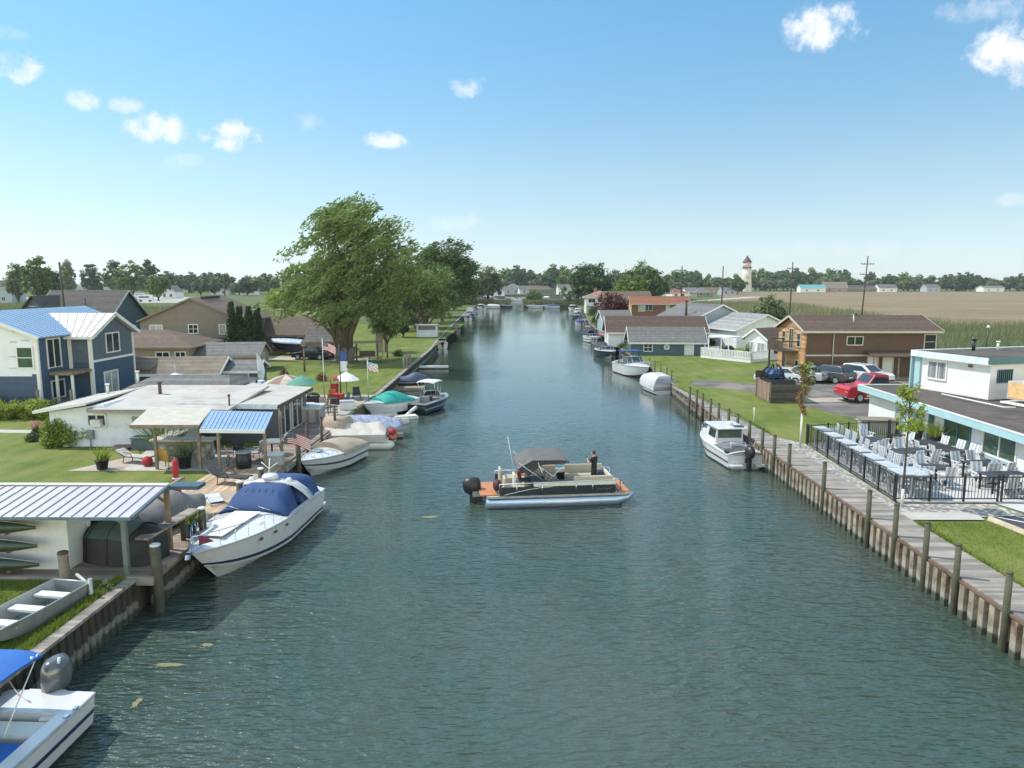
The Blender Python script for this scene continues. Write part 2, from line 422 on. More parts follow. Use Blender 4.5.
# ---------- shared paints ----------
white = M('white paint', (.62, .62, .60), .5, var=.06)
wsiding = M('white lap siding', (.58, .60, .61), .55, var=.07, kind='siding', per=.18, bump=.6)
wblock = M('white painted block', (.60, .595, .585), .7, var=.06, scale=1.2, bump=.25)
teal = M('pale teal trim', (.30, .46, .50), .5, var=.08)
dkteal = M('deep teal trim', (.045, .14, .155), .45, var=.1)
navy = M('navy lap siding', (.042, .080, .135), .55, var=.1, kind='siding', per=.17, bump=.7)
bluegrey = M('blue grey lap siding', (.085, .115, .15), .6, var=.1, kind='siding', per=.17, bump=.6)
slateblue = M('slate blue siding', (.06, .10, .125), .6, var=.1, kind='siding', per=.2, bump=.5)
paleblue = M('pale grey blue siding', (.30, .35, .39), .6, var=.08, kind='siding', per=.2, bump=.5)
taupe = M('taupe vinyl siding', (.18, .15, .12), .65, var=.07, kind='siding', per=.16, bump=.5)
tansid = M('tan siding', (.26, .215, .165), .65, var=.08, kind='siding', per=.18, bump=.5)
brownwall = M('dark brown timber cladding', (.088, .050, .026), .7, var=.12, kind='siding', per=.3, bump=.3)
orangewall = M('orange stained shingle wall', (.36, .20, .095), .75, var=.12, kind='planks', per=.22, axis='Z')
rustwall = M('rust brown boards', (.13, .06, .036), .7, var=.15, kind='planks', per=.25, axis='Z')
greysid = M('dark grey siding', (.075, .08, .085), .6, var=.1, kind='siding', per=.16, bump=.5)
shgrey = M('grey shingle roof', (.125, .12, .115), .9, var=.2, kind='shingle', per=.14)
shdark = M('charcoal shingle roof', (.065, .058, .053), .9, var=.2, kind='shingle', per=.14)
shbrown = M('brown shingle roof', (.115, .078, .054), .9, var=.2, kind='shingle', per=.14)
shchoc = M('dark brown shingle roof', (.080, .050, .037), .9, var=.2, kind='shingle', per=.14)
shred = M('red brown shingle roof', (.19, .075, .038), .9, var=.2, kind='shingle', per=.14)
shtan = M('weathered tan shingle roof', (.165, .135, .10), .9, var=.25, scale=1.0, kind='shingle', per=.14)
felt = M('pale roll roofing', (.385, .36, .325), .85, var=.12, scale=.9, wear=((.33, .285, .235), .7, .52))
feltb = M('brown roof gravel', (.082, .064, .052), .95, var=.3, scale=2, wear=((.045, .038, .035), .35, .5))
metalw = M('bare metal roof sheet', (.52, .47, .47), .38, .35, var=.06, scale=1.2, wear=((.50, .40, .34), 1.5, .62))
metalb = M('blue metal roof sheet', (.25, .35, .47), .35, .25, var=.06, scale=1)
metalwh = M('white metal roof sheet', (.60, .59, .57), .4, .1, var=.05, scale=1)
ribdark = M('dark seam paint', (.22, .21, .25), .5)  # darker grey of the raised roof ribs
cream = M('cream sheet roof', (.42, .385, .31), .6, var=.1)
deckw = M('deck boards', (.34, .245, .155), .75, var=.2, scale=1.5, kind='planks', per=.145, axis='X', bump=.5)
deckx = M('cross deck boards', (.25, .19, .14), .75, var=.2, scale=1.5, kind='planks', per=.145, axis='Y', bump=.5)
greyboard = M('grey weathered boards', (.235, .205, .175), .8, var=.18, scale=1.5, kind='planks', per=.15, axis='Y', bump=.5)
brownboard = M('brown composite boards', (.22, .165, .125), .8, var=.15, scale=1.5, kind='planks', per=.15, axis='Y', bump=.4)
wood = M('weathered timber', (.20, .16, .115), .8, var=.3, scale=4)
greenwood = M('green treated timber', (.068, .068, .042), .85, var=.35, scale=3, wear=((.06, .05, .035), 2.5, .55))
dkwood = M('dark stained timber', (.07, .05, .038), .75, var=.25, scale=3)
rustwood = M('rust stained sheet wall', (.25, .205, .15), .85, var=.45, scale=2.2, wear=((.11, .065, .04), 1.3, .5), bump=.5, algae=1)
oldwall = M('old grey seawall boards', (.048, .040, .029), .9, var=.4, scale=1.8, wear=((.035, .035, .028), .9, .52), bump=.5, algae=1)
conc = M('pale concrete', (.38, .355, .32), .85, var=.12, scale=1.4, bump=.2)
conc2 = M('tan concrete slab', (.36, .30, .245), .85, var=.15, scale=1.1, bump=.2)
patio_m = M('white concrete patio', (.46, .445, .43), .85, var=.08, scale=.9, bump=.15)
asphalt = M('worn asphalt', (.115, .10, .09), .95, var=.25, scale=.6, wear=((.19, .165, .14), .3, .5), bump=.3)
newasph = M('new asphalt', (.045, .046, .052), .9, var=.15, scale=2)
dirt = M('driveway dirt', (.30, .25, .19), .95, var=.2, scale=.7, bump=.3)
pebble = M('river pebbles', (.36, .32, .265), .85, var=.1, kind='pebble', per=5.5, bump=1.0)
gel = M('white gelcoat', (.56, .56, .555), .22, var=.03, coat=.4)
gelc = M('cream gelcoat', (.62, .585, .50), .35, var=.06)
gelbot = M('antifouling grey', (.34, .36, .36), .5)
navygel = M('navy gelcoat', (.015, .025, .07), .25, coat=.4)
blackgel = M('black gelcoat', (.012, .015, .02), .25, coat=.4)
alu = M('bare aluminium', (.46, .47, .47), .42, .75, var=.1, scale=3)
alud = M('dull aluminium', (.32, .33, .32), .5, .5, var=.2, scale=3)
chrome = M('polished steel', (.7, .7, .72), .18, 1, var=.03)
black = M('black plastic', (.014, .014, .016), .45)
blackm = M('black powder coat', (.012, .013, .016), .4)
rubber = M('tyre rubber', (.018, .018, .018), .8)
navycanvas = M('navy canvas', (.018, .052, .150), .8, var=.15, scale=2, bump=.3)
bluecanvas = M('royal blue canvas', (.012, .10, .36), .7, var=.12, scale=2, bump=.3)
tancanvas = M('tan canvas', (.34, .27, .20), .85, var=.12, scale=2, bump=.3)
whitecanvas = M('off white canvas', (.45, .415, .36), .85, var=.08, scale=2, bump=.3)
greycanvas = M('grey canvas', (.105, .098, .09), .85, var=.12, scale=2, bump=.3)
silvercanvas = M('silver tarpaulin', (.28, .29, .32), .6, var=.2, scale=2, bump=.4)
darktarp = M('dark tarpaulin', (.018, .02, .019), .7, var=.3, scale=2, bump=.5)
greentarp = M('dusty green tarpaulin', (.055, .095, .08), .6, var=.3, scale=1.5, bump=.5)
tealcanvas = M('teal canvas', (.02, .27, .23), .75, var=.12, scale=2, bump=.3)
redcanvas = M('red canvas', (.36, .025, .03), .8, var=.12, scale=3, bump=.2)
greencanvas = M('sea green canvas', (.07, .22, .16), .8, var=.1)
glassd = glass('dark window glass', (.022, .028, .032))
glassl = glass('pale curtained glass', (.30, .32, .31), .12)
glassg = glass('green tinted glass', (.05, .085, .06))
bluepot = M('blue glazed pot', (.012, .075, .12), .25, coat=.5)
terra = M('brown pot', (.16, .075, .05), .7)
darkpot = M('black pot', (.02, .02, .022), .5)
skin = M('skin', (.42, .25, .17), .6, var=.05)
teak = M('orange teak deck', (.42, .17, .065), .55, var=.15, scale=3)
beigev = M('beige vinyl', (.42, .36, .28), .5, var=.06)
redp = M('red car paint', (.36, .012, .02), .25, coat=.6, var=.03)
whitep = M('white car paint', (.62, .63, .64), .25, coat=.6, var=.02)
silverp = M('silver car paint', (.42, .44, .46), .28, .35, coat=.6, var=.02)
darkp = M('dark green grey car paint', (.05, .06, .06), .28, .2, coat=.6, var=.02)
red = M('red paint', (.40, .02, .02), .5)
bark = M('grey brown bark', (.12, .095, .07), .9, var=.35, scale=6, bump=1)
barkd = M('dark bark', (.06, .048, .038), .9, var=.35, scale=6, bump=1)
pole_m = M('creosoted pole', (.055, .042, .033), .85, var=.3, scale=2)
leafA = leafmat('willow leaves', (.044, .088, .028), (.160, .215, .076), .3)
leafB = leafmat('maple leaves', (0.045, 0.093, 0.022), (0.136, 0.200, 0.048), .25)
leafC = leafmat('dark leaves', (0.027, 0.061, 0.022), (0.085, 0.133, 0.048), .2)
leafD = leafmat('conifer needles', (0.016, 0.039, 0.016), (0.046, 0.075, 0.029), .1)
leafE = leafmat('yellow green leaves', (0.095, 0.149, 0.020), (0.270, 0.311, 0.061), .35)
leafF = leafmat('grey green leaves', (0.063, 0.098, 0.045), (0.154, 0.182, 0.091), .25)
leafR = leafmat('purple red leaves', (0.049, 0.014, 0.017), (0.140, 0.039, 0.039), .15)
leafBr = leafmat('rusty leaves', (.12, .06, .025), (.24, .15, .06), .2)
reedm = leafmat('marsh reed blades', (.085, .100, .048), (.19, .19, .105), .3, .08)
reedt = leafmat('dry reed blades', (.19, .15, .09), (.26, .205, .13), .3, .05)
grassb = leafmat('lawn grass blades', (0.069, 0.125, 0.015), (0.188, 0.231, 0.044), .3, .3)
pinkf = leafmat('pink flower petals', (.42, .06, .16), (.60, .22, .32), .2)

M('grey rub rail', (.30, .31, .32), .45)
# ---------- houses ----------
SIDES = {'F': (0, -1), 'B': (0, 1), 'L': (-1, 0), 'R': (1, 0)}
def opening(parent, side, W, D, u, z, w, h, kind, fm, gm=None):
    nx, ny = SIDES[side]; tx, ty = -ny, nx
    off = (D if ny else W) / 2
    def B(mb, a0, a1, d0, d1, z0, z1, mi=0):
        p = [(nx * (off + d) + tx * (u + a), ny * (off + d) + ty * (u + a)) for a in (a0, a1) for d in (d0, d1)]
        xs = [q[0] for q in p]; ys = [q[1] for q in p]
        mb.bx(min(xs), max(xs), min(ys), max(ys), z0, z1, mi)
    gm = gm or glassd; f = MB(); k = .09; hw = w / 2
    B(f, -hw - k, -hw, -.02, .06, z - k, z + h + k); B(f, hw, hw + k, -.02, .06, z - k, z + h + k)
    B(f, -hw, hw, -.02, .06, z + h, z + h + k)
    if kind != 'door' and kind != 'garage' and kind != 'slide': B(f, -hw, hw, -.02, .08, z - k, z)
    else: B(f, -hw, hw, -.02, .05, z - .03, z + .02)
    if kind in ('win', 'slide', 'win2'): B(f, -.035, .035, -.02, .05, z, z + h)
    if kind in ('hung', 'win4'): B(f, -hw, hw, -.02, .05, z + h * .48, z + h * .48 + .05)
    if kind == 'win4': B(f, -.025, .025, -.02, .045, z, z + h)
    if kind == 'door':
        o = f.build('door_frame', fm, parent)
        d = MB(); B(d, -hw, hw, -.02, .02, z + .02, z + h); d = d.build('door', gm, o)
        hd = MB(); B(hd, hw * .6, hw * .75, .02, .07, z + h * .45, z + h * .5); hd.build('handle', chrome, d)
        d.parent = o; return o
    if kind == 'garage':
        o = f.build('garage_door', [fm], parent)
        d = MB()
        for i in range(4): B(d, -hw, hw, -.02, .02 + .005 * (i % 2), z + .02 + h * i / 4, z + h * (i + 1) / 4 - .02)
        d.build('panel', gm, o); return o
    o = f.build('sliding_door' if kind == 'slide' else 'window', fm, parent)
    p = MB(); B(p, -hw, hw, -.02, .015, z + .02, z + h); p.build('pane', gm, o)
    return o

def house(name, label, pos, rz, W, D, H, roof, rise, wm, rm, tm=None, ops=(), over=.35, cat='house', group=None, z=GZ, ribs=0, gable_m=None, th=.14, upper=None, eave=None):
    tm = tm or white
    r = T(name, label, cat, (pos[0], pos[1], z), rz, group)
    a, b = W / 2, D / 2
    w = MB()
    if roof == 'gx': w.prism([(-a, -b, 0), (-a, b, 0), (-a, b, H), (-a, 0, H + rise), (-a, -b, H)][::-1], (W, 0, 0))
    elif roof == 'gy': w.prism([(-a, -b, 0), (a, -b, 0), (a, -b, H), (0, -b, H + rise), (-a, -b, H)], (0, D, 0))
    elif roof == 'shed': w.prism([(-a, -b, 0), (-a, b, 0), (-a, b, H + rise), (-a, -b, H)][::-1], (W, 0, 0))
    else: w.bx(-a, a, -b, b, 0, H)
    w.build('wall', [wm], r)
    if upper:   # a clad storey band in another colour, a thin skin on the wall
        u = MB(); u.bx(-a - .03, a + .03, -b - .03, b + .03, upper[0], upper[1]); u.build('cladding_band', upper[2], r)
    o = over; m = MB(); fa = MB()
    def slab(pts, ex):
        m.prism(pts, ex)
    if roof == 'gx':
        s = rise / b; e = H - o * s
        P = [(-a - o, -b - o, e), (-a - o, 0, H + rise), (-a - o, b + o, e)]
        pts = P + [(x, y, zz + th) for x, y, zz in P[::-1]]; pts = [(x, y, zz + .006) for x, y, zz in pts]
        slab(pts, (W + 2 * o, 0, 0))
        for y in (-b - o, b + o): fa.bx(-a - o, a + o, y - .03 if y < 0 else y - .0, y + .0 if y < 0 else y + .03, e - .08, e + th - .01)
        for x in (-a - o - .02, a + o + .02):
            for sg in (-1, 1): fa.beam((x, sg * (b + o), e + th * .5 - .02), (x, 0, H + rise + th * .5 - .02), .04, th + .06)
        if ribs:
            k = int((W + 2 * o) / ribs)
            for i in range(k + 1):
                x = -a - o + .03 + (W + 2 * o - .06) * i / k
                for sg in (-1, 1): m.beam((x, sg * (b + o), e + th + .015), (x, 0, H + rise + th + .015), .04, .04, 1)
    elif roof == 'gy':
        s = rise / a; e = H - o * s
        P = [(-a - o, -b - o, e), (0, -b - o, H + rise), (a + o, -b - o, e)]
        pts = P + [(x, y, zz + th) for x, y, zz in P[::-1]]; pts = [(x, y, zz + .006) for x, y, zz in pts]
        slab(pts, (0, D + 2 * o, 0))
        for x in (-a - o, a + o): fa.bx(x - .03 if x < 0 else x, x if x < 0 else x + .03, -b - o, b + o, e - .08, e + th - .01)
        for y in (-b - o - .02, b + o + .02):
            for sg in (-1, 1): fa.beam((sg * (a + o), y, e + th * .5 - .02), (0, y, H + rise + th * .5 - .02), .04, th + .06)
        if ribs:
            k = int((D + 2 * o) / ribs)
            for i in range(k + 1):
                y = -b - o + .03 + (D + 2 * o - .06) * i / k
                for sg in (-1, 1): m.beam((sg * (a + o), y, e + th + .015), (0, y, H + rise + th + .015), .04, .04, 1)
    elif roof == 'hip':
        A, Bb = a + o, b + o; k = min(A, Bb) * .92; e = H - .05
        if W >= D: top = [(-A + k, 0, H + rise), (A - k, 0, H + rise)]
        else: top = [(0, -Bb + k, H + rise), (0, Bb - k, H + rise)]
        base = [(-A, -Bb, e), (A, -Bb, e), (A, Bb, e), (-A, Bb, e)]
        v = base + [(x, y, zz + th) for x, y, zz in base] + top
        f = [(3, 2, 1, 0), (0, 1, 5, 4), (1, 2, 6, 5), (2, 3, 7, 6), (3, 0, 4, 7)]
        f += [(4, 5, 9, 8), (5, 6, 9), (6, 7, 8, 9), (7, 4, 8)] if W >= D else [(4, 5, 8), (5, 6, 9, 8), (6, 7, 9), (7, 4, 8, 9)]
        m.add(v, f)
        for y in (-Bb - .03, Bb): fa.bx(-A, A, y, y + .03, e, e + th - .01)
        for x in (-A - .03, A): fa.bx(x, x + .03, -Bb, Bb, e, e + th - .01)
    elif roof == 'shed':
        s = rise / D
        P = [(-a - o, -b - o, H - o * s), (-a - o, b + o, H + rise + o * s)]
        pts = P + [(x, y, zz + th) for x, y, zz in P[::-1]]; pts = [(x, y, zz + .006) for x, y, zz in pts]
        slab(pts, (W + 2 * o, 0, 0))
        fa.bx(-a - o, a + o, -b - o - .03, -b - o, H - o * s - .06, H - o * s + th - .01)
        for x in (-a - o - .02, a + o + .02): fa.beam((x, -b - o, H - o * s + th * .5 - .02), (x, b + o, H + rise + o * s + th * .5 - .02), .04, th + .06)
        if ribs:
            k = int((W + 2 * o) / ribs)
            for i in range(k + 1):
                x = -a - o + .03 + (W + 2 * o - .06) * i / k
                m.beam((x, -b - o, H - o * s + th + .015), (x, b + o, H + rise + o * s + th + .015), .04, .04, 1)
    else:
        m.bx(-a - o, a + o, -b - o, b + o, H + .006, H + th)
        for y in (-b - o - .04, b + o): fa.bx(-a - o, a + o, y, y + .04, H - .1, H + th + .04)
        for x in (-a - o - .04, a + o): fa.bx(x, x + .04, -b - o - .04, b + o + .04, H - .1, H + th + .04)
    ro = m.build('roof', [rm, ribdark], r)
    fa.build('fascia', tm, ro)
    for q in ops: opening(r, q[0], W, D, *q[1:6], (cream if tm is cream else white) if len(q) < 8 else q[7], q[6] if len(q) > 6 else None)
    return r

def chimney(root, x, y, z0, z1, mat, name='chimney', w=.3):
    ro = [c for c in root.children if c.name.split('.')[0] == 'roof'][0]
    c = MB().bx(x - w / 2, x + w / 2, y - w / 2, y + w / 2, z0, z1)
    c.bx(x - w / 2 - .05, x + w / 2 + .05, y - w / 2 - .05, y + w / 2 + .05, z1, z1 + .08)
    return c.build(name, mat, ro)
def vent(root, x, y, z0, z1, mat, r=.06):
    ro = [c for c in root.children if c.name.split('.')[0] == 'roof'][0]
    return MB().tube([(x, y, z0), (x, y, z1)], r, 8).tube([(x, y, z1), (x, y, z1 + .08)], r * 1.7, 8).build('vent_pipe', mat, ro)

# ---------- trees and plants ----------
def tree(name, label, pos, lobes, trunk_r, mat, nclump=120, per=40, leaf=.3, clump_r=.8, fork=.3, seed=1, bm=None, cat='tree', group=None, lean=(0, 0), z=GZ, limbs=9, squash=.75, stems=1, bias=None, spray=0, aspect=.55):
    r = T(name, label, cat, (pos[0], pos[1], z), 0, group)
    g = np.random.default_rng(seed); rr = random.Random(seed)
    lob = np.array(lobes, float); vol = lob[:, 3] * lob[:, 4] * lob[:, 5]
    idx = g.choice(len(lob), nclump, p=vol / vol.sum()); L = lob[idx]
    d = g.normal(size=(nclump, 3)); d /= np.linalg.norm(d, axis=1)[:, None]
    c = L[:, :3] + d * L[:, 3:6] * (g.random((nclump, 1)) ** .4)
    cr = clump_r * (.55 + .9 * g.random((nclump, 1))); rad = np.hstack([cr, cr, cr * squash])
    top = lob[:, 2].max(); fz = (lob[:, 2] - lob[:, 5]).min() * fork + .3 if fork < 1 else fork
    tr = MB(); fk = Vector((lean[0], lean[1], fz))
    for s in range(stems):
        ox = (s - (stems - 1) / 2) * trunk_r * 1.5
        tr.tube([(ox, 0, -.2), (ox * .9, 0, .15), (ox + lean[0] * .4, lean[1] * .4, fz * .5), (ox * 1.5 + fk.x, fk.y, fk.z)], [trunk_r * 1.5, trunk_r * 1.1, trunk_r * .95, trunk_r * .85], 10)
    for k in range(limbs):
        tgt = Vector(c[rr.randrange(nclump)]); ox = rr.uniform(-1, 1) * trunk_r * (stems - 1) * .9
        st = Vector((fk.x + ox, fk.y, fk.z - .1)); mid = st.lerp(tgt, .45) + Vector((0, 0, (tgt - st).length * .12))
        tr.tube([st, mid, tgt], [trunk_r * .55, trunk_r * .3, trunk_r * .06], 7)
        for _ in range(2):
            t2 = Vector(c[rr.randrange(nclump)])
            if (t2 - mid).length < (tgt - st).length: tr.tube([mid, mid.lerp(t2, .5) + Vector((0, 0, .2)), t2], [trunk_r * .22, trunk_r * .14, .02], 6)
    tr.build('trunk', bm or bark, r)
    link('crown', leaf_mesh('crown', c, rad, per, leaf, mat, seed + 9, .6, aspect, bias, spray), r)
    return r

def shrub(name, label, pos, rx, ry, h, mat, n=1500, leaf=.1, seed=3, cat='shrub', group=None, z=GZ, extra=None):
    r = T(name, label, cat, (pos[0], pos[1], z), 0, group)
    g = np.random.default_rng(seed); k = 40
    d = g.normal(size=(k, 3)); d /= np.linalg.norm(d, axis=1)[:, None]; d[:, 2] = np.abs(d[:, 2])
    c = d * np.array([rx * .75, ry * .75, h * .72]) * (g.random((k, 1)) ** .3) + [0, 0, h * .12]
    rad = np.tile([rx * .34, ry * .34, h * .26], (k, 1))
    link('foliage', leaf_mesh('foliage', c, rad, max(4, n // k), leaf, mat, seed), r)
    st = MB()
    for i in range(5):
        t = Vector(c[i]); st.tube([(t.x * .15, t.y * .15, -.05), t * .9], [.03, .012], 6)
    st.build('stem', barkd, r)
    return r

def grassy(name, label, pos, pot, h, mat, r0=.22, ph=.4, n=70, cat='potted plant', group=None, z=GZ, potname='pot'):
    """spiky plant in a pot"""
    r = T(name, label, cat, (pos[0], pos[1], z), 0, group)
    p = MB().lathe([(r0 * .7, 0), (r0 * .75, .02), (r0, ph), (r0 * 1.08, ph), (r0 * 1.08, ph + .04), (r0 * .9, ph + .04), (r0 * .85, ph - .03)], n=14)
    p.build(potname, pot, r)
    g = np.random.default_rng(int(abs(pos[0] * 100)) + 1)
    link('foliage', blades('foliage', g.normal(size=(n, 2)) * r0 * .35, ph - .05, h, .06, mat, 4, .55), r)
    return r

# ---------- boats ----------
class Hull:
    def __init__(s, L, B, fbS, fbB, draft=.35, fine=.42, p=2.0, n=16):
        s.stripe = (.35, .5); s.L, s.B, s.fbS, s.fbB, s.draft, s.fine, s.p, s.n = L, B, fbS, fbB, draft, fine, p, n
    def hb(s, t):
        q = max(0, (t - s.fine) / (1 - s.fine))
        return max(.03, s.B / 2 * (.93 + .07 * min(1, t / s.fine)) * (1 - q ** s.p) )
    def sh(s, t): return s.fbS + (s.fbB - s.fbS) * t ** 1.5
    def y(s, t): return -s.L / 2 + s.L * t
    def ring(s, t):
        q = max(0, (t - s.fine) / (1 - s.fine)); hb = s.hb(t); z1 = s.sh(t)
        cb = hb * (.9 - .38 * q); cz = .10 + .42 * s.fbB * q ** 2
        kz = -s.draft + (s.draft + s.fbB * .55) * max(0, (t - .72) / .28) ** 2.2
        kz = min(kz, cz - .01); back = .09 * s.L * q ** 3
        y = s.y(t)
        def pt(f):  # f from chine 0 to sheer 1
            return (cb + (hb - cb) * f ** .8, y - back * (1 - f), cz + (z1 - cz) * f)
        st = [(0, y - back * 1.5, kz), pt(0), pt(s.stripe[0]), pt(s.stripe[1]), pt(1)]
        return [(-x, yy, zz) for x, yy, zz in st[:0:-1]] + st
    def shell(s, root, mats, cock=(.04, .5), floor=.25, gw=.16, crown=.12, deckm=None, innerm=None, name='hull', stripe=(.35, .5)):
        s.stripe = stripe
        """mats: topsides, stripe, bottom"""
        ts = [i / (s.n - 1) for i in range(s.n)]
        h = MB(); rings = [s.ring(t) for t in ts]
        h.loft(rings, False, False, 0, False, [0, 1, 0, 2, 2, 0, 1, 0])
        h.add(rings[0], [tuple(range(9))[::-1]], 0)
        h.build(name, mats, root)
        d = MB(); inn = MB(); c0, c1 = cock
        tt = sorted(set(ts + [c0, c1])); tt = [t for t in tt]
        def row(t):
            hb, z = s.hb(t), s.sh(t); return [(hb * k, s.y(t), z + crown * (1 - k * k) * min(1, hb / (s.B / 2))) for k in (-1, -.7, -.35, 0, .35, .7, 1)]
        fr = [row(t) for t in tt if t >= c1]; d.loft(fr, False, False, 0, True)
        if c0 > 0: d.loft([row(t) for t in tt if t <= c0], False, False, 0, True)
        cs = [t for t in tt if c0 <= t <= c1]
        for sg in (-1, 1):
            o_ = [(sg * s.hb(t), s.y(t), s.sh(t)) for t in cs]; i_ = [(sg * (max(.05, s.hb(t) - gw)), s.y(t), s.sh(t) + .02) for t in cs]
            d.loft([o_, i_] if sg > 0 else [i_, o_], False, False)
            f_ = [(x, y, floor) for x, y, z in i_]
            inn.loft([i_, f_] if sg > 0 else [f_, i_], False, False)
        iL = [(-max(.05, s.hb(t) - gw), s.y(t), floor) for t in cs]; iR = [(-x, y, z) for x, y, z in iL]
        inn.loft([iL, iR], False, False)
        for t, sg in ((c0, 1), (c1, -1)):
            x = max(.05, s.hb(t) - gw); z = s.sh(t) + .02; zc = z + crown * .9
            inn.add([(-x, s.y(t), floor), (x, s.y(t), floor), (x, s.y(t), z), (0, s.y(t), zc), (-x, s.y(t), z)], [(0, 1, 2, 3, 4) if sg < 0 else (4, 3, 2, 1, 0)])
        rb = MB()
        for sg in (-1, 1): rb.tube([(sg * (s.hb(t) + .012), s.y(t), s.sh(t) - .03) for t in ts], .028, 6)
        rb.tube([(-s.hb(0), s.y(0) - .012, s.sh(0) - .03), (s.hb(0), s.y(0) - .012, s.sh(0) - .03)], .028, 6)
        rb.build('rub_rail', MATS['grey rub rail'], root)
        d.build('deck', deckm or gel, root)
        inn.build('cockpit', innerm or gel, root)
    def cover(s, root, mat, t0, t1, prof, name='boat_cover', out=.03, nx=8, sag=.0, skirt=.12, ex=2.2):
        """canvas over the cockpit from t0 to t1; prof(f) = height above the sheer along it"""
        m = MB(); rings = []
        for i in range(13):
            f = i / 12; t = t0 + (t1 - t0) * f; hb = s.hb(t) + out; z = s.sh(t); p = prof(f)
            rg = []
            for j in range(nx * 2 + 1):
                k = -1 + j / nx
                rg.append((hb * k, s.y(t), z + .03 + p * (1 - abs(k) ** ex) + .012 * math.sin(j * 2.1 + i * 1.7)))
            rg = [(-hb - .01, s.y(t), z - skirt)] + rg + [(hb + .01, s.y(t), z - skirt)]
            rings.append(rg)
        m.loft(rings, False, True, 0, True)
        return m.build(name, mat, root)
    def rail(s, root, t0, t1, h=.55, mat=None, inset=.08, posts=6, close=True, name='bow_rail'):
        m = MB(); k = 14; P = []
        for i in range(k + 1):
            t = t0 + (t1 - t0) * i / k; P.append((max(.03, s.hb(t) - inset), s.y(t), s.sh(t) + h * min(1, .35 + 2.5 * i / k)))
        ring = P + [(-x, y, z) for x, y, z in P[::-1]] if close else None
        if close: m.tube(ring, .016, 6)
        else:
            m.tube(P, .016, 6); m.tube([(-x, y, z) for x, y, z in P], .016, 6)
        for i in range(posts):
            q = P[int(k * i / max(1, posts - 1))]; t = t0 + (t1 - t0) * int(k * i / max(1, posts - 1)) / k
            for sg in (-1, 1): m.tube([(sg * q[0], q[1], q[2]), (sg * q[0], q[1], s.sh(t))], .012, 5)
        return m.build(name, mat or chrome, root)

def outboard(root, y, z, x=0, k=1.0, cm=None, name='outboard_motor'):
    m = MB(); sec = []
    for zz, a, b, oy in ((0, .13, .18, 0), (.06, .19, .27, -.02), (.25, .21, .31, -.05), (.42, .19, .29, -.05), (.52, .13, .22, -.03), (.55, .06, .12, -.02)):
        sec.append([(x + k * a * math.cos(q) , y + k * (oy + b * math.sin(q)), z + k * zz) for q in [2 * math.pi * i / 12 for i in range(12)]])
    m.loft(sec, True, True, 0, True)
    o = m.build(name, cm or black, root)
    l = MB(); l.bx(x - .07 * k, x + .07 * k, y - .12 * k, y + .12 * k, z - .55 * k, z + .02); l.bx(x - .12 * k, x + .12 * k, y + .05 * k, y + .3 * k, z - .25 * k, z - .05 * k)
    l.bx(x - .16 * k, x + .16 * k, y - .3 * k, y + .1 * k, z - .6 * k, z - .56 * k); l.tube([(x, y - .25 * k, z - .8 * k), (x, y + .2 * k, z - .8 * k)], .06 * k, 8); l.bx(x - .03, x + .03, y - .1 * k, y + .1 * k, z - .95 * k, z - .5 * k)
    l.build('leg', cm or black, o)
    p = MB()
    for i in range(3):
        a = i * 2.094; p.box((x + .11 * k * math.cos(a), y - .27 * k, z - .8 * k + .11 * k * math.sin(a)), (.18 * k, .02, .1 * k), 0, .4, -a)
    p.build('propeller', alud, o)
    return o

def windshield(root, h, t, ht, rake=.5, w=.85, gm=None, side=.14, name='windshield'):
    """wrapped screen standing on the foredeck at station t"""
    f = MB(); g = MB(); hb = h.hb(t) * w; y = h.y(t); z = h.sh(t) + .06
    low = [(-hb, y - h.L * side, z), (-hb * .92, y - .15, z + .03), (-hb * .45, y + .18, z + .05), (hb * .45, y + .18, z + .05), (hb * .92, y - .15, z + .03), (hb, y - h.L * side, z)]
    up = [(x * .9, yy - rake * (.4 if i in (0, 5) else 1), zz + ht * (.85 if i in (0, 5) else 1)) for i, (x, yy, zz) in enumerate(low)]
    g.loft([low, up], False, False); g.loft([[(x * .985, yy - .012, zz) for x, yy, zz in low], [(x * .985, yy - .012, zz) for x, yy, zz in up]][::-1], False, False)
    f.tube(up, .022, 6); f.tube(low, .018, 6)
    for a, b in zip(low, up): f.tube([a, b], .02, 6)
    o = f.build(name, chrome, root); g.build('pane', gm or glassd, o); return o

def bimini(root, x0, x1, y0, y1, z, mat, drop=.12, legs=True, zl=.6, name='bimini_top', lm=None):
    m = MB()
    m.grid(lambda a, b: (x0 + (x1 - x0) * a, y0 + (y1 - y0) * b, z + drop * (1 - (2 * a - 1) ** 4) - drop * .9 * abs(2 * b - 1) ** 3), 8, 10, 0, True, (0, 0, .05))
    o = m.build(name, mat, root)
    if legs:
        for x in (x0 + .04, x1 - .04):
            mid = (y0 + y1) / 2; f = MB()
            for ya in (y0 + .1, mid, y1 - .1): f.tube([(x, mid + (ya - mid) * .15, zl), (x, ya, z - .02)], .016, 6)
            f.build('frame', lm or chrome, o)
    return o

def seat(root, x, y, z, w, d, mat, back=None, h=.45, name='seat'):
    m = MB().bx(x - w / 2, x + w / 2, y - d / 2, y + d / 2, z, z + h)
    if back:
        bx_, by_ = back; m.box((x + bx_ * (w / 2 - .06), y + by_ * (d / 2 - .06), z + h + .2), (.12 if bx_ else w, .12 if by_ else d, .44))
    return m.build(name, mat, root, bevel=.04)

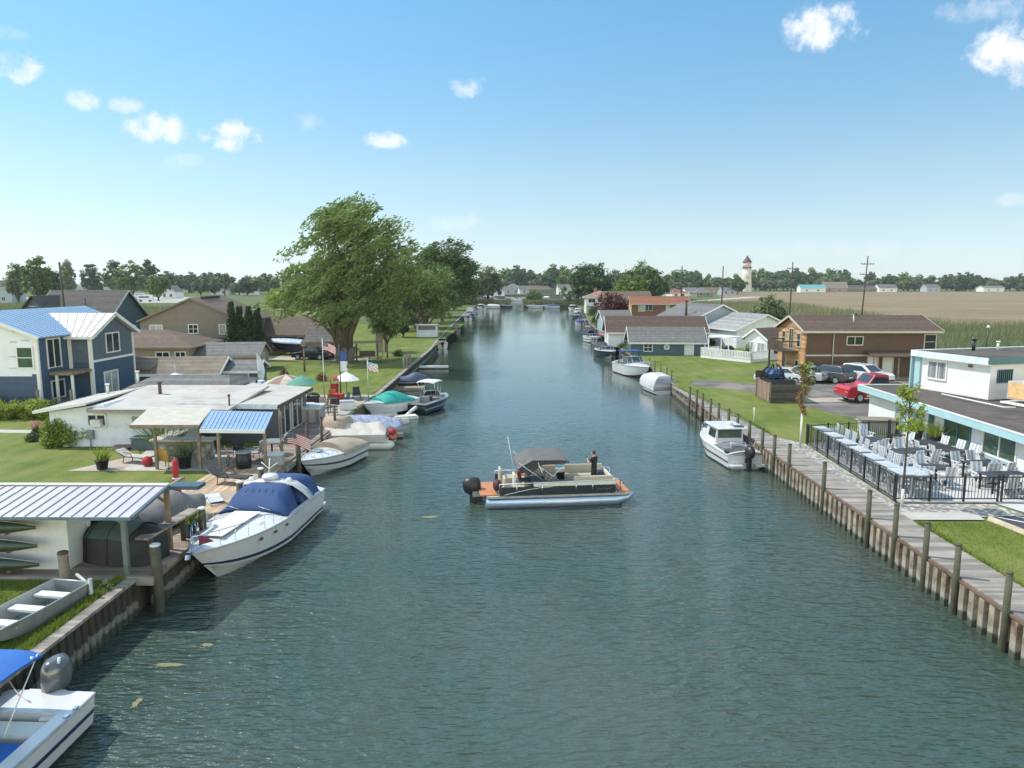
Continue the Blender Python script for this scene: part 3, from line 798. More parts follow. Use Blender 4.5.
def flag_us(root, p, wdt, ht, yaw, droop=.25, name='flag'):
    m = MB(); c, s = math.cos(yaw), math.sin(yaw); fz = droop
    def fn(a, b, off=0):
        d = wdt * a; wv = .07 * wdt * math.sin(a * 7 + b * 1.3) * a
        return (p[0] + c * d - s * (wv + off), p[1] + s * d + c * (wv + off), p[2] - ht * (1 - b) - fz * wdt * a * a)
    nu, nv = 12, 13
    for i in range(nu):
        for j in range(nv):
            blue = i < 5 and j >= 6
            q = [fn(i / nu, j / nv), fn((i + 1) / nu, j / nv), fn((i + 1) / nu, (j + 1) / nv), fn(i / nu, (j + 1) / nv)]
            m.add(q, [(0, 1, 2, 3)], 2 if blue else (0 if j % 2 == 0 else 1), False)
    for i in range(6):
        for j in range(5):
            a, b = .03 + i * .065, .52 + j * .1
            for off in (-.006, .006):
                m.add([fn(a, b, off), fn(a + .025, b, off), fn(a + .025, b + .04, off), fn(a, b + .04, off)], [(0, 1, 2, 3)], 1)
    return m.build(name, [red, white, navygel], root)

# ---------- a person, one skinned body ----------
def body(root, joints, edges, rad, mat_skin, cuts, mats, head=None, hair=None, name='body'):
    me = bpy.data.meshes.new(name); me.from_pydata(joints, edges, [])
    o = link(name, me, root); sk = o.modifiers.new('skin', 'SKIN')
    for v, r_ in zip(me.skin_vertices[0].data, rad): v.radius = (r_, r_); v.use_root = False
    me.skin_vertices[0].data[0].use_root = True; sk.use_smooth_shade = True
    sb = o.modifiers.new('sub', 'SUBSURF'); sb.levels = 2; sb.render_levels = 2
    bpy.context.view_layer.update()
    dg = bpy.context.evaluated_depsgraph_get(); nm = bpy.data.meshes.new_from_object(o.evaluated_get(dg))
    o.modifiers.clear(); o.data = nm
    nm.materials.clear()
    for m_ in mats: nm.materials.append(m_)
    for p in nm.polygons:
        p.use_smooth = True; p.material_index = cuts(p.center)
    return o
# =================== LEFT BANK ===================
def yard(u): return Vector(u)
# seawall: old boards with a cap, near the jon boat, then timber walls along the rest of the bank
def seawall(name, label, pts, ztop, mat, capm, corr=.28, depth=.12, side=1, capw=.3, wale=None):
    r = T(name, label, 'seawall')
    m = MB(); cap = MB(); wl = MB()
    for (x0, y0), (x1, y1) in zip(pts, pts[1:]):
        L = math.hypot(x1 - x0, y1 - y0); n = max(1, int(L / corr)); dx, dy = (x1 - x0) / L, (y1 - y0) / L; nx, ny = dy * side, -dx * side
        far = y0 > 75
        if far: n = max(1, int(L / 1.2))
        prof = []
        for i in range(n):
            for f, o in ((0, .03), (.25, .03), (.3, depth), (.8, depth), (.85, .03)):
                a = (i + f) * L / n; prof.append((x0 + dx * a + nx * o, y0 + dy * a + ny * o))
        prof.append((x1 + nx * .03, y1 + ny * .03))
        m.loft([[(x, y, -1.2) for x, y in prof], [(x, y, ztop - .02) for x, y in prof]][::side], False, False)
        cap.beam((x0 + nx * (.12 - capw / 2 + .05), y0 + ny * (.12 - capw / 2 + .05), ztop + .02), (x1 + nx * (.12 - capw / 2 + .05), y1 + ny * (.12 - capw / 2 + .05), ztop + .02), capw, .09)
        if wale:
            for z in wale: wl.beam((x0 + nx * (depth + .05), y0 + ny * (depth + .05), z), (x1 + nx * (depth + .05), y1 + ny * (depth + .05), z), .09, .14)
    m.build('sheet_wall', mat, r); cap.build('cap', capm, r)
    if wale: wl.build('wale', capm, r)
    return r
seawall('seawall', 'crumbling grey wooden seawall along the grass where the rowing boat lies', [(-11.65, -10), (-11.65, 20.75)], GZ + .02, oldwall, greyboard, .32, .10, 1, .34)
seawall('seawall', 'dark timber bulkhead under the long left wooden deck', [(-11.25, 20.8), (-11.3, 24), (-11.5, 34), (-11.4, 47.5)], GZ - .12, oldwall, wood, .4, .08, 1, .2)
seawall('seawall', 'long dark seawall beside the tree lawn, running to the far end of the canal', LB[4:], GZ + .02, oldwall, greyboard, .6, .1, 1, .35)

# decks, slabs and paths
dk = T('boat_deck', 'long wooden deck of diagonal light boards along the left bank', 'deck')
def diag(poly, th, z, mat, rz):
    r = MB(); r.prism([(x, y, z - th) for x, y in poly], (0, 0, th)); return r
pl = [(-14.6, 24.3), (-11.22, 24.3), (-11.45, 34), (-14.3, 34.6), (-14.5, 29.5)]
deckd = M('diagonal deck boards', (.40, .285, .17), .75, var=.22, scale=1.2, kind='planks', per=.145, axis='X', bump=.5, wear=((.27, .22, .17), .5, .52))
o = MB().prism([(x, y, -.06) for x, y in pl], (0, 0, .06)).build('boards', deckd, dk, (0, 0, GZ + .09))
MB().bx(-11.45, -11.3, 24.3, 33.8, GZ - .22, GZ + .02).build('edge_beam', greyboard, dk)
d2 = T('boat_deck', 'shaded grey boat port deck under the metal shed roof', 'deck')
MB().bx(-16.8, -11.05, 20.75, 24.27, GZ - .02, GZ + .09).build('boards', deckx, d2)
MB().bx(-16.8, -11.02, 20.62, 20.74, GZ - .16, GZ + .1).build('edge_beam', greyboard, d2)
d3 = T('boat_deck', 'brown deck in front of the sliding glass doors and hot tub', 'deck')
MB().prism([(-14.3, 34.65, GZ - .02), (-11.45, 34.05, GZ - .02), (-11.35, 47.4, GZ - .02), (-15.2, 47.4, GZ - .02), (-14.0, 39, GZ - .02)], (0, 0, .1)).build('boards', brownboard, d3)
MB().bx(-11.42, -11.26, 34.1, 47.3, GZ - .24, GZ).build('edge_beam', greyboard, d3)
flat('patio_slab', [(-21.5, 33.3), (-14.35, 33.3), (-14.2, 38.2), (-18.8, 38.2), (-20.2, 35.8)], conc2, .02)
flat('patio_slab', [(-18.9, 33.4), (-17.2, 33.4), (-18.4, 38), (-20.0, 38)], conc, .026)
flat('path', [(-60, 43.6), (-27.6, 41.9), (-27.2, 42.7), (-60, 44.9)], conc, .014)
flat('driveway', [(-34.5, 66), (-20.5, 60), (-20.2, 64), (-34, 72)], conc2, .012)
flat('driveway', [(-31, 84), (-18, 82), (-17, 84.5), (-31, 88)], conc2, .012)

# mooring pilings along the left deck: each one a post with a cap
def piling(label, x, y, zt, r=.13, mat=None, grp='pilings along the left deck', capm=None, z0=-1.6):
    p = T('mooring_piling', label, 'piling', (x, y, 0), 0, grp)
    MB().tube([(0, 0, z0), (.01, .01, zt * .5), (0, 0, zt - .04)], [r * 1.05, r, r * .96], 12).build('post', mat or greenwood, p)
    MB().lathe([(r * .98, zt - .05), (r * 1.02, zt), (r * .8, zt + .02)], n=12).build('cap', capm or white, p)
    return p
piling('thick piling standing in the water at the near corner of the boat port deck', -11.0, 20.85, 2.15, .15)
piling('white capped piling on the deck edge beside the blue plant pot', -11.16, 24.45, 2.15)
piling('white capped piling beside the bow rail of the large white cruiser', -11.28, 28.2, 2.05)
piling('short piling near the black lounge chair by the navy canvas cover', -11.3, 30.7, 1.95)
piling('stubby square capped piling behind the stern of the navy covered cruiser', -11.15, 35.6, 2.0)
piling('thin brown piling at the bow of the tan covered boat', -11.2, 37.4, 2.6, .08, dkwood, capm=dkwood)
piling('thin brown piling halfway along the brown sliding door deck', -11.18, 40.1, 2.5, .08, dkwood, capm=dkwood)
piling('thin dark piling at the hot tub corner of the brown deck', -11.2, 43.2, 2.6, .08, dkwood, capm=dkwood)
piling('rough brown post standing on grass in front of the canoe wall', -13.5, 20.35, 2.1, .15, wood, capm=dkwood, z0=.8)

# the metal roofed shed with the canoe rack
sh = T('boat_shed', 'low white shed with a ribbed pale metal roof reaching over a boat port', 'shed', (-17.9, 22.6, GZ))
W, D = 8.0, 2.6
MB().prism([(-5, -1.35, 0), (-5, 1.35, 0), (-5, 1.35, 2.05), (-5, 0, 2.25), (-5, -1.35, 2.0)][::-1], (9.0, 0, 0)).build('wall', M('white shed wall', (.58, .60, .60), .7, var=.08, bump=.2), sh)
m = MB(); f = MB()
x0, x1 = -6, 6.55
m.prism([(x0, -2.3, 2.03), (x0, 0, 2.34), (x0, 0, 2.40), (x0, -2.3, 2.09)], (x1 - x0, 0, 0))
m.prism([(x0, 0.002, 2.34), (x0, .4, 2.22), (x0, .4, 2.28), (x0, 0.002, 2.40)], (x1 - x0, 0, 0))
for i in range(37):
    x = x0 + .04 + i * (x1 - x0 - .08) / 36
    m.beam((x, -2.3, 2.10), (x, 0, 2.41), .022, .035, 1)
ro = m.build('roof', [metalw, ribdark], sh)
f.bx(x0, x1, -.1, .1, 2.415, 2.445); ro2 = f.build('ridge_cap', metalwh, ro)
MB().bx(x0, x1, -2.34, -2.30, 2.0, 2.09).beam((x1 + .02, -2.3, 2.06), (x1 + .02, 0, 2.38), .04, .1).build('fascia', M('blue grey fascia', (.10, .14, .17), .5), ro)
MB().bx(x1 + .05, x1 + 1.0, -.06, .5, 2.26, 2.38).build('rear_beam', M('deep blue beam', (.035, .075, .10), .5), sh)
opening(sh, 'R', 8.0, 2.7, .25, 1.0, .95, .75, 'win', white, glassd)
for (x, y, mt) in ((6.0, -1.75, M('grey green painted post', (.12, .14, .13), .6)), (6.3, .35, wood)):
    MB().bx(x - .07, x + .07, y - .07, y + .07, -.02, 2.1 if y < 0 else 2.32).beam((x, y, 1.7), (x - .6, y, 2.1), .08, .08).build('post', mt, sh)
MB().beam((6.1, -2.2, 2.03), (6.1, 2.0, 2.1), .1, .1).build('beam', wood, sh)
# canoes on the shed wall
canm = M('dark green canoe hull', (.03, .05, .032), .4, var=.25, scale=2)
for i, (z, lb) in enumerate(((1.62, 'green canoe on the highest peg of the shed wall rack'), (1.04, 'green canoe in the middle of the shed wall rack'), (.45, 'green canoe lowest on the shed wall rack'))):
    c = T('canoe', lb, 'canoe', (-16.6, 20.75, GZ + z), 0, 'canoes on the shed wall')
    rings = []
    for k in range(13):
        t = k / 12; hw = .31 * math.sin(math.pi * min(max(t, .02), .98)) ** .6; x = (-2.0 + 4.1 * t)
        rings.append([(x, -hw * .8 * math.sin(a) , .23 * (hw / .31) * math.cos(a) + .07 * abs(2 * t - 1) ** 3 * 0) for a in [math.pi * q / 8 for q in range(9)]])
    MB().loft(rings, False, False, 0, True).loft([[(p[0], p[1] + .02, p[2] * .98) for p in rg][::-1] for rg in rings], False, False, 1, True).build('hull', [canm, M('canoe inside', (.12, .10, .07), .7)], c)
    g = MB()
    for e in (0, 8): g.tube([rg[e] for rg in rings], .018, 6)
    g.build('gunwale', alud, c)
    MB().bx(-.5, -.42, -.02, .5, -.26, -.22).build('peg', wood, c); MB().bx(1.1, 1.18, -.02, .5, -.26, -.22).build('peg', wood, c)

# things on the boat port deck
c = T('covered_boat', 'boat shrouded in a black tarp with a dusty green sheet under the boat port', 'boat', (-12.75, 22.3, GZ + .1), R(78))
c.scale = (.8, .76, .95)
rings = []
for i in range(15):
    t = i / 14; y = -1.75 + 3.5 * t; w_ = .95 * (1 - .5 * abs(2 * t - 1) ** 3); hh = 1.25 - .25 * abs(2 * t - 1) ** 2
    rings.append([(w_ * k * (1.05 - .1 * (z / hh)), y + .05 * math.sin(k * 9 + i), z) for k, z in ((-1.05, 0), (-1.02, hh * .35), (-1, hh * .7), (-.8, hh * .86), (-.4, hh * (.98 + .03 * math.sin(i * 2))), (0, hh * 1.05), (.4, hh * (.98 + .03 * math.cos(i * 1.7))), (.8, hh * .86), (1, hh * .7), (1.02, hh * .35), (1.05, 0))])
MB().loft(rings, False, True, 0, True).build('black_tarp', darktarp, c)
MB().loft([[(p[0] * 1.02, p[1], p[2] + .02) for p in rg[2:9]] for rg in rings[3:13]], False, False, 0, True).build('green_sheet', greentarp, c)
st = MB()
for i in (3, 7, 11): st.tube([(p[0] * 1.03, p[1], p[2] + .03) for p in rings[i]], .015, 5)
st.build('strap', rubber, c)
c = T('personal_watercraft', 'jet ski under a sagging silver cover on the deck behind the boat port posts', 'jet ski', (-12.75, 25.5, GZ + .1), R(-25))
hl = Hull(3.2, 1.25, .5, .6, .05, .45, 2.0)
wcov = M('weathered grey cover', (.15, .145, .14), .8, var=.25, bump=.4)
hl.shell(c, [dkwood, wcov, black], (.1, .55), .3, .2)
hl.cover(c, wcov, .0, .93, lambda f: .42 + .35 * math.exp(-((f - .55) / .18) ** 2) - .25 * f * f, 'cover', .05, 8, 0, .25)
MB().bx(-.4, .4, -1.3, -1.2, -.05, .5).bx(-.4, .4, .7, .8, -.05, .5).build('cradle', wood, c)
b = T('bar_bench', 'long weathered plank counter on posts at the water edge of the deck', 'bench', (-11.55, 22.9, GZ + .09), 0)
MB().box((0, 0, .92), (.42, 3.0, .07), R(-6)).build('seat', greyboard, b)
for y in (-1.25, .9): MB().bx(-.06, .06, y - .06, y + .06, 0, .89).build('leg', dkwood, b)
grassy('planter', 'blue glazed pot with a small grassy plant on the deck edge', (-11.5, 24.2), bluepot, .4, leafE, .27, .5, 60, z=GZ + .09)
c = T('deck_chair', 'orange brown wooden chair beside the black tarp', 'chair', (-12.35, 23.1, GZ + .09), R(140))
MB().box((0, 0, .36), (.55, .5, .05), 0, R(8)).build('seat', teak, c); MB().box((0, .32, .65), (.55, .05, .7), 0, R(-20)).build('backrest', teak, c)
for x in (-.25, .25):
    for y in (-.22, .25): MB().bx(x - .03, x + .03, y - .03, y + .03, 0, .36).build('leg', teak, c)
u = T('patio_umbrella', 'closed dark red patio umbrella behind the metal roof', 'umbrella', (-12.7, 25.9, GZ + .09))
MB().lathe([(.05, 2.35), (.10, 2.3), (.12, 1.9), (.10, 1.75), (.14, 1.3), (.19, .85), (.2, .8)][::-1], n=10).build('canopy', redcanvas, u)
MB().tube([(0, 0, 0), (0, 0, 2.42)], .025, 8).lathe([(.25, 0), (.25, .06), (.06, .1)], n=12).build('pole', wood, u)
MB().lathe([(.125, 1.6), (.125, 1.66)], n=10).build('strap', white, u)
c = T('folded_chair', 'white folding lounge frame lying flat on the light deck boards', 'chair', (-12.35, 28.3, GZ + .11), R(35))
MB().tube([(-.3, -.7, .04), (-.3, .7, .1), (.3, .7, .1), (.3, -.7, .04), (-.3, -.7, .04)], .025, 6).build('frame', alu, c); MB().box((0, .1, .1), (.52, 1.1, .02), 0, R(3)).build('sling', M('faded grey sling', (.42, .42, .42), .8), c)

def lounger(name, label, loc, rz, fm, sm, cush=None):
    c = T(name, label, 'lounge chair', loc, rz, 'loungers on the left bank')
    f = MB()
    for x in (-.3, .3):
        f.tube([(x, -.95, .32), (x, .35, .34)], .022, 6); f.tube([(x, .35, .34), (x, .95, .62)], .022, 6)
        f.tube([(x, -.75, 0), (x, -.7, .32)], .02, 6); f.tube([(x, .45, 0), (x, .4, .34)], .02, 6)
        f.tube([(x, -.1, .36), (x, .0, .54), (x, .4, .54)], .018, 6)
    f.tube([(-.3, -.95, .32), (.3, -.95, .32)], .022, 6); f.tube([(-.3, .95, .62), (.3, .95, .62)], .022, 6)
    f.build('frame', fm, c)
    MB().bx(-.29, .29, -.93, .34, .33, .36).build('seat', sm, c); MB().box((0, .65, .485), (.58, .66, .03), 0, R(25)).build('backrest', sm, c)
    return c
dslng = M('dark sling fabric', (.03, .03, .032), .8)
lounger('lounge_chair', 'black sling lounger on the deck by the cruiser canvas', (-12.75, 30.9, GZ + .1), R(80), blackm, dslng)
lounger('lounge_chair', 'black framed lounger with a pale seat on the concrete patio', (-19.1, 34.9, GZ + .03), R(75), blackm, M('pale sling', (.40, .38, .34), .8))
c = T('garden_ball', 'red ball planter beside the patio lounger', 'ball', (-18.15, 34.25, GZ + .25)); MB().ball((0, 0, 0), .26, 12).build('ball', redcanvas, c); MB().lathe([(.18, -.24), (.12, -.16)], n=10).build('stand', leafless if False else wood, c)
grassy('planter', 'black pot of yellow green spiky grass at the patio corner near the lawn', (-20.0, 33.6), darkpot, .55, leafE, .3, .45, 90)
grassy('planter', 'black pot of pale grass beside the yellow deck chair', (-16.15, 33.9), darkpot, .6, leafF, .34, .6, 100)
def armchair(label, loc, rz, fm, sm, grp='patio chairs on the left bank', w=.56, hb=.6):
    c = T('garden_chair', label, 'chair', loc, rz, grp)
    f = MB()
    for x in (-w / 2, w / 2):
        f.tube([(x, -.26, 0), (x, -.24, .62), (x, .2, .64), (x, .3, 0)], .02, 6)
    f.build('frame', fm, c)
    MB().box((0, 0, .40), (w - .04, .5, .04)).build('seat', sm, c); MB().box((0, .27, .42 + hb / 2), (w - .04, .04, hb), 0, R(-14)).build('backrest', sm, c)
    return c
armchair('yellow wooden deck chair in front of the stone bar', (-17.0, 33.9, GZ + .02), R(170), dkwood, M('golden yellow wood', (.45, .24, .06), .6))
armchair('brown mesh chair with a tan cushion on the shaded patio right of the canopy post', (-13.9, 34.2, GZ + .03), R(120), dkwood, tancanvas)
armchair('grey mesh chair tucked at the patio table under the blue roof', (-13.2, 35.4, GZ + .03), R(-90), alud, silvercanvas)
armchair('dark chair nearest the bar under the blue roof', (-14.2, 36.0, GZ + .03), R(60), blackm, dslng)
c = T('patio_table', 'round glass topped table under the blue metal canopy', 'table', (-12.75, 36.4, GZ + .05))
MB().lathe([(.62, .72), (.62, .76)], n=20).build('tabletop', glassl, c)
for k in range(4): a = k * 1.571 + .4; MB().tube([(.5 * math.cos(a), .5 * math.sin(a), 0), (.3 * math.cos(a), .3 * math.sin(a), .72)], .025, 6).build('leg', blackm, c)
c = T('storage_box', 'dark steel drum stand between the blue canopy posts', 'storage', (-13.2, 33.7, GZ + .03)); MB().lathe([(.34, 0), (.36, .4), (.34, .8), (.3, .82)], n=14).build('drum', black, c); MB().lathe([(.37, .8), (.37, .86), (.1, .9)], n=14).build('lid', alud, c)
c = T('storage_box', 'pale grey dock box beside the stern of the navy covered cruiser', 'storage', (-12.0, 34.5, GZ + .05), R(4)); MB().bx(-.45, .45, -.3, .3, 0, .5).build('body', M('grey plastic', (.33, .33, .32), .6), c, bevel=.03); MB().bx(-.48, .48, -.33, .33, .503, .57).build('lid', white, c, bevel=.03)

# stone bar with its grill
b = T('outdoor_bar', 'L shaped stone bar with a pale counter under the cream canopy', 'bar', (-16.9, 35.7, GZ + .02))
stone = M('tan stone veneer', (.30, .27, .225), .85, var=.3, scale=4, kind='pebble', per=3, bump=.6)
MB().bx(-1.35, 1.35, -.3, .25, 0, 1.0).build('front_panel', stone, b); MB().bx(-1.35, -.85, .253, 1.7, 0, 1.0).build('side_panel', stone, b)
MB().bx(-1.6, 1.55, -.5, .3, 1.003, 1.09).build('counter', cream, b); MB().bx(-1.6, -.75, .303, 1.9, 1.003, 1.09).build('counter', cream, b)
MB().bx(-1.5, 1.45, -.42, -.3, .84, 1.0).build('trim', wood, b)
c = T('barbecue_grill', 'black kettle grill behind the stone bar', 'grill', (-16.3, 37.2, GZ + .02))
MB().ball((0, 0, 1.1), (.42, .4, .36), 14).build('kettle', black, c); MB().bx(-.5, .5, -.3, .3, .7, .8).build('shelf', alud, c)
for x in (-.3, .3): MB().tube([(x, 0, 0), (x, 0, .75)], .03, 6).build('leg', black, c)
MB().tube([(-.15, -.4, 1.15), (.15, -.4, 1.15)], .02, 6).build('handle', alud, c)

# canopies
def canopy(name, label, P, mat, posts, th=.08, ribs=0, pm=None):
    r = T(name, label, 'canopy'); m = MB(); m.prism([Vector(p) for p in P], (0, 0, th))
    if ribs:
        for i in range(ribs + 1):
            f = i / ribs; m.beam(Vector(P[0]).lerp(Vector(P[1]), f) + Vector((0, .02, th + .015)), Vector(P[3]).lerp(Vector(P[2]), f) + Vector((0, 0, th + .012)), .022, .035, 1)
    m.build('roof', [mat, M('pale blue seam', (.32, .43, .56), .4)], r)
    m = MB(); m.beam(Vector(P[0]) + Vector((0, -.03, .0)), Vector(P[1]) + Vector((0, -.03, .0)), .05, .16)
    m.build('fascia', white if ribs else wood, r)
    for x, y, zt in posts: MB().bx(x - .06, x + .06, y - .06, y + .06, GZ, zt).build('post', pm or wood, r)
    return r
canopy('patio_canopy', 'cream sheet canopy roof over the stone bar', [PY(130, 426.5, 33.3), PY(199, 426.5, 33.3), PY(212, 410, 36.6), PY(150, 408.5, 36.6)], cream, [(-17.35, 33.6, 3.15), (-15.25, 33.6, 3.15)])
canopy('patio_canopy', 'blue ribbed metal canopy roof over the shaded patio chairs', [PY(200, 431, 33.0), PY(265, 431.5, 33.0), PY(273, 413.5, 35.6), PY(211, 412, 35.6)], metalb, [(-14.15, 33.2, 3.1), (-11.95, 33.2, 3.1), (-11.9, 35.4, 3.6)], ribs=15)
c = T('wall_flag_pole', 'american flag on a slanted staff below the blue canopy', 'flag', (-11.9, 34.6, GZ + .9)); MB().tube([(0, 0, 0), (.62, -.1, .75)], .02, 6).build('pole', white, c)
flag_us(c, (.6, -.1, .8), 1.15, .6, R(-8), .33)

# the white cottage
ct = T('cottage', 'low white cottage with a wide pale flat roof and a dark wing facing the canal', 'house', (0, 0, GZ))
cw = M('blue white cottage boards', (.60, .64, .68), .6, var=.06, kind='siding', per=.25, bump=.4)
def cbox(x0, x1, y0, y1, z0, z1, nm, mt, par=None): return MB().bx(x0, x1, y0, y1, z0, z1).build(nm, mt, par or ct)
MB().prism([(-25.6, 38.5, 0), (-18.0, 38.5, 0), (-18.0, 38.5, 2.0), (-22.4, 38.5, 2.02), (-22.6, 38.5, 2.35), (-25.6, 38.5, 1.95)], (0, 6.2, 0)).build('wall', cw, ct)
MB().bx(-18.9, -13.75, 39.7, 46.0, 0, 1.93).build('wing_wall', greysid, ct)
m = MB(); m.prism([(-23.2, 38.0, 2.02), (-15.6, 38.0, 2.02), (-15.6, 44.6, 2.42), (-23.2, 44.6, 2.42)], (0, 0, .13)); ro = m.build('roof', felt, ct)
MB().bx(-23.2, -15.6, 37.96, 38.0, 1.98, 2.16).bx(-23.24, -23.2, 38.0, 44.5, 2.03, 2.2).build('fascia', M('brown grey fascia', (.25, .22, .2), .7), ro)
m = MB(); m.prism([(-26.2, 38.1, 1.93), (-23.25, 38.1, 2.40), (-23.25, 44.4, 2.40), (-26.2, 44.4, 1.93)], (0, 0, .10)); r2 = m.build('roof', felt, ct); MB().beam((-26.2, 38.08, 1.98), (-23.3, 38.08, 2.45), .04, .16).bx(-26.24, -26.2, 38.08, 44.4, 1.9, 2.05).build('fascia', white, r2)
m = MB(); m.prism([(-19.0, 39.3, 2.05), (-13.35, 39.3, 1.98), (-13.4, 46.3, 1.98), (-19.6, 48.6, 2.05)], (0, 0, .20)); r3 = m.build('roof', felt, ct); MB().beam((-19.0, 39.27, 2.17), (-13.35, 39.27, 2.10), .05, .28).build('fascia', M('white wing fascia', (.55, .58, .62), .6), r3)
MB().beam((-13.32, 39.3, 2.06), (-13.37, 46.3, 2.06), .05, .2).build('fascia', dkwood, r3)
A, Bq = (-24.6, 44.7), (-18.0, 49.5)
v = [(-24.8, 44.4, 2.3), (-18.0, 44.4, 2.3), (-18.0, 50, 2.3), (-24.8, 50, 2.3), (-23.7, 46.6, 2.95), (-18.9, 46.6, 2.95)]
MB().add(v, [(3, 2, 1, 0), (0, 1, 5, 4), (1, 2, 5), (2, 3, 4, 5), (3, 0, 4)]).build('roof', shgrey, ct)
cbox(-24.5, -18.3, 44.75, 49.6, 0, 2.28, 'rear_wall', cw)
vent(ct, -21.2, 42.0, 2.3, 3.05, dkwood, .1); vent(ct, -25.0, 43.2, 2.2, 2.75, white, .08); vent(ct, -24.6, 46, 2.4, 3.2, white, .08); vent(ct, -15.9, 39.0, 2.1, 2.75, dkwood, .05)
class CW: pass
def fwin(par, x, y, z, w, h, kind, gm=None, fm=None):
    e = bpy.data.objects.new('tmp', None); opening(par, 'F', 0, -2 * y, x, z, w, h, kind, fm or white, gm)
opening(ct, 'F', 0, -77.0, -20.55, .95, 1.0, .75, 'hung', white, glassl)
opening(ct, 'F', 0, -77.0, -23.0, 1.2, .9, .55, 'win', white, glassd)
MB().bx(-23.2, -22.65, 38.15, 38.5, 1.18, 1.55).build('air_conditioner', M('grey appliance', (.5, .5, .5), .5), ct)
MB().bx(-23.55, -23.2, 38.33, 38.5, .45, .95).tube([(-23.4, 38.42, 0), (-23.4, 38.42, .45)], .03, 6).build('meter_box', M('grey meter', (.16, .19, .2), .5), ct)
for u_, k in ((41.6, 'slide'), (44.0, 'slide')): opening(ct, 'R', -27.5, 0, u_, .1, 1.9, 1.75, k, white, glassd)
c = T('storage_box', 'long dark grey deck box below the cottage window', 'storage', (-19.9, 37.95, GZ)); MB().bx(-.85, .85, -.35, .35, 0, .62).build('body', M('slate plastic', (.07, .10, .115), .6), c, bevel=.03); MB().bx(-.9, .9, -.4, .4, .623, .7).build('lid', M('slate lid', (.09, .125, .14), .6), c, bevel=.03)
tag(MB().bx(-22.0, -20.9, 37.5, 38.45, GZ, GZ + .14).build('doorstep', M('brick red step', (.22, .12, .09), .8)), 'low reddish brick step at the cottage wall', 'step')
ln = grassy('tall_grass', 'clump of tall arching green grass at the canopy edge', (-18.6, 36.9), terra, 1.4, leafB, .3, .12, 240, 'ornamental grass')

# bushes, hedge, fence
shrub('round_bush', 'big round bright green bush at the left end of the cottage', (-24.9, 39.0), 1.6, 1.3, 1.9, leafE, 14000, .15, 5, 'bush')
hd = T('hedge', 'clipped yellow green hedge in front of the dark wire fence', 'hedge', (-34.2, 46.5, GZ))
g_ = np.random.default_rng(4); cc = np.column_stack([g_.uniform(-3.6, 3.2, 150), g_.normal(0, .35, 150), g_.uniform(.2, 1.15, 150)])
link('foliage', leaf_mesh('foliage', cc, np.tile([.42, .35, .3], (150, 1)), 70, .13, leafE, 8), hd)
shrub('round_bush', 'low loose yellow green bush beside the balcony of the navy house', (-31.3, 48.6), 1.9, .9, 1.0, leafE, 4500, .13, 6, 'bush')
hy = shrub('flowering_shrub', 'pink flowering hydrangea on the lawn by the concrete path', (-27.9, 41.0), .55, .5, .75, leafC, 1300, .1, 7, 'flowering shrub')
gq = np.random.default_rng(2); link('blossom', leaf_mesh('blossom', np.column_stack([gq.uniform(-.45, .3, 14), gq.uniform(-.4, .2, 14), gq.uniform(.55, .85, 14)]), np.tile([.14, .14, .1], (14, 1)), 40, .06, pinkf, 3), hy)
shrub('low_shrub', 'grey leaved low shrub between the hydrangea and the big round bush', (-26.7, 40.7), .5, .45, .75, leafF, 1200, .1, 9, 'shrub', 'low shrubs by the path')
shrub('low_shrub', 'dark green mounded shrub in front of the pink hydrangea', (-27.5, 39.8), .5, .4, .5, leafC, 1000, .1, 10, 'shrub', 'low shrubs by the path')
fe = T('wire_fence', 'dark wire fence behind the hedge with weathered posts', 'fence', (0, 0, GZ))
wm_ = MB()
for k in range(12): wm_.bx(-44, -30.2, 47.9, 47.915, .12 + k * .1, .135 + k * .1)
for k in range(60): wm_.bx(-44 + k * .23, -43.985 + k * .23, 47.92, 47.935, .05, 1.25)
wm_.build('wire', blackm, fe)
for x in (-41, -38.2, -35.4, -32.6, -30.3): MB().bx(x - .07, x + .07, 47.94, 48.08, 0, 1.75).build('post', wood, fe)

# the navy two storey house
nh = T('house', 'navy and white two storey house with blue and white metal roofs', 'house', (0, 0, GZ))
tyv = M('white house wrap', (.62, .65, .68), .6, var=.05, scale=1.5)
MB().prism([(-40.4, 48.4, 0), (-32.6, 48.4, 0), (-32.6, 48.4, 5.3), (-36.5, 48.4, 6.85), (-40.4, 48.4, 5.3)], (0, 12, 0)).build('wall', navy, nh)
MB().prism([(-40.36, 48.37, 2.6), (-33.1, 48.37, 2.6), (-33.1, 48.37, 2.75), (-32.72, 48.37, 2.75), (-32.72, 48.37, 5.3), (-36.5, 48.37, 6.8), (-40.36, 48.37, 5.3)], (0, .02, 0)).build('house_wrap', tyv, nh)
wr = M('faded wrap print', (.42, .46, .52), .6)
wp = MB()
for k, (x, z) in enumerate(((-34.4, 4.9), (-33.6, 5.0), (-34.6, 3.9), (-34.6, 3.1), (-34.2, 5.6))): wp.bx(x, x + .5, 48.345, 48.369, z, z + .1)
wp.build('print', wr, nh)
MB().prism([(-32.65, 51.8, 0), (-32.65, 57.4, 0), (-32.65, 57.4, 5.15), (-32.65, 54.6, 6.5), (-32.65, 51.8, 5.15)][::-1], (1.7, 0, 0)).build('wing_wall', bluegrey, nh)
MB().bx(-32.6, -30.92, 51.77, 57.43, 0, 3.15).build('wing_lower_cladding', navy, nh)
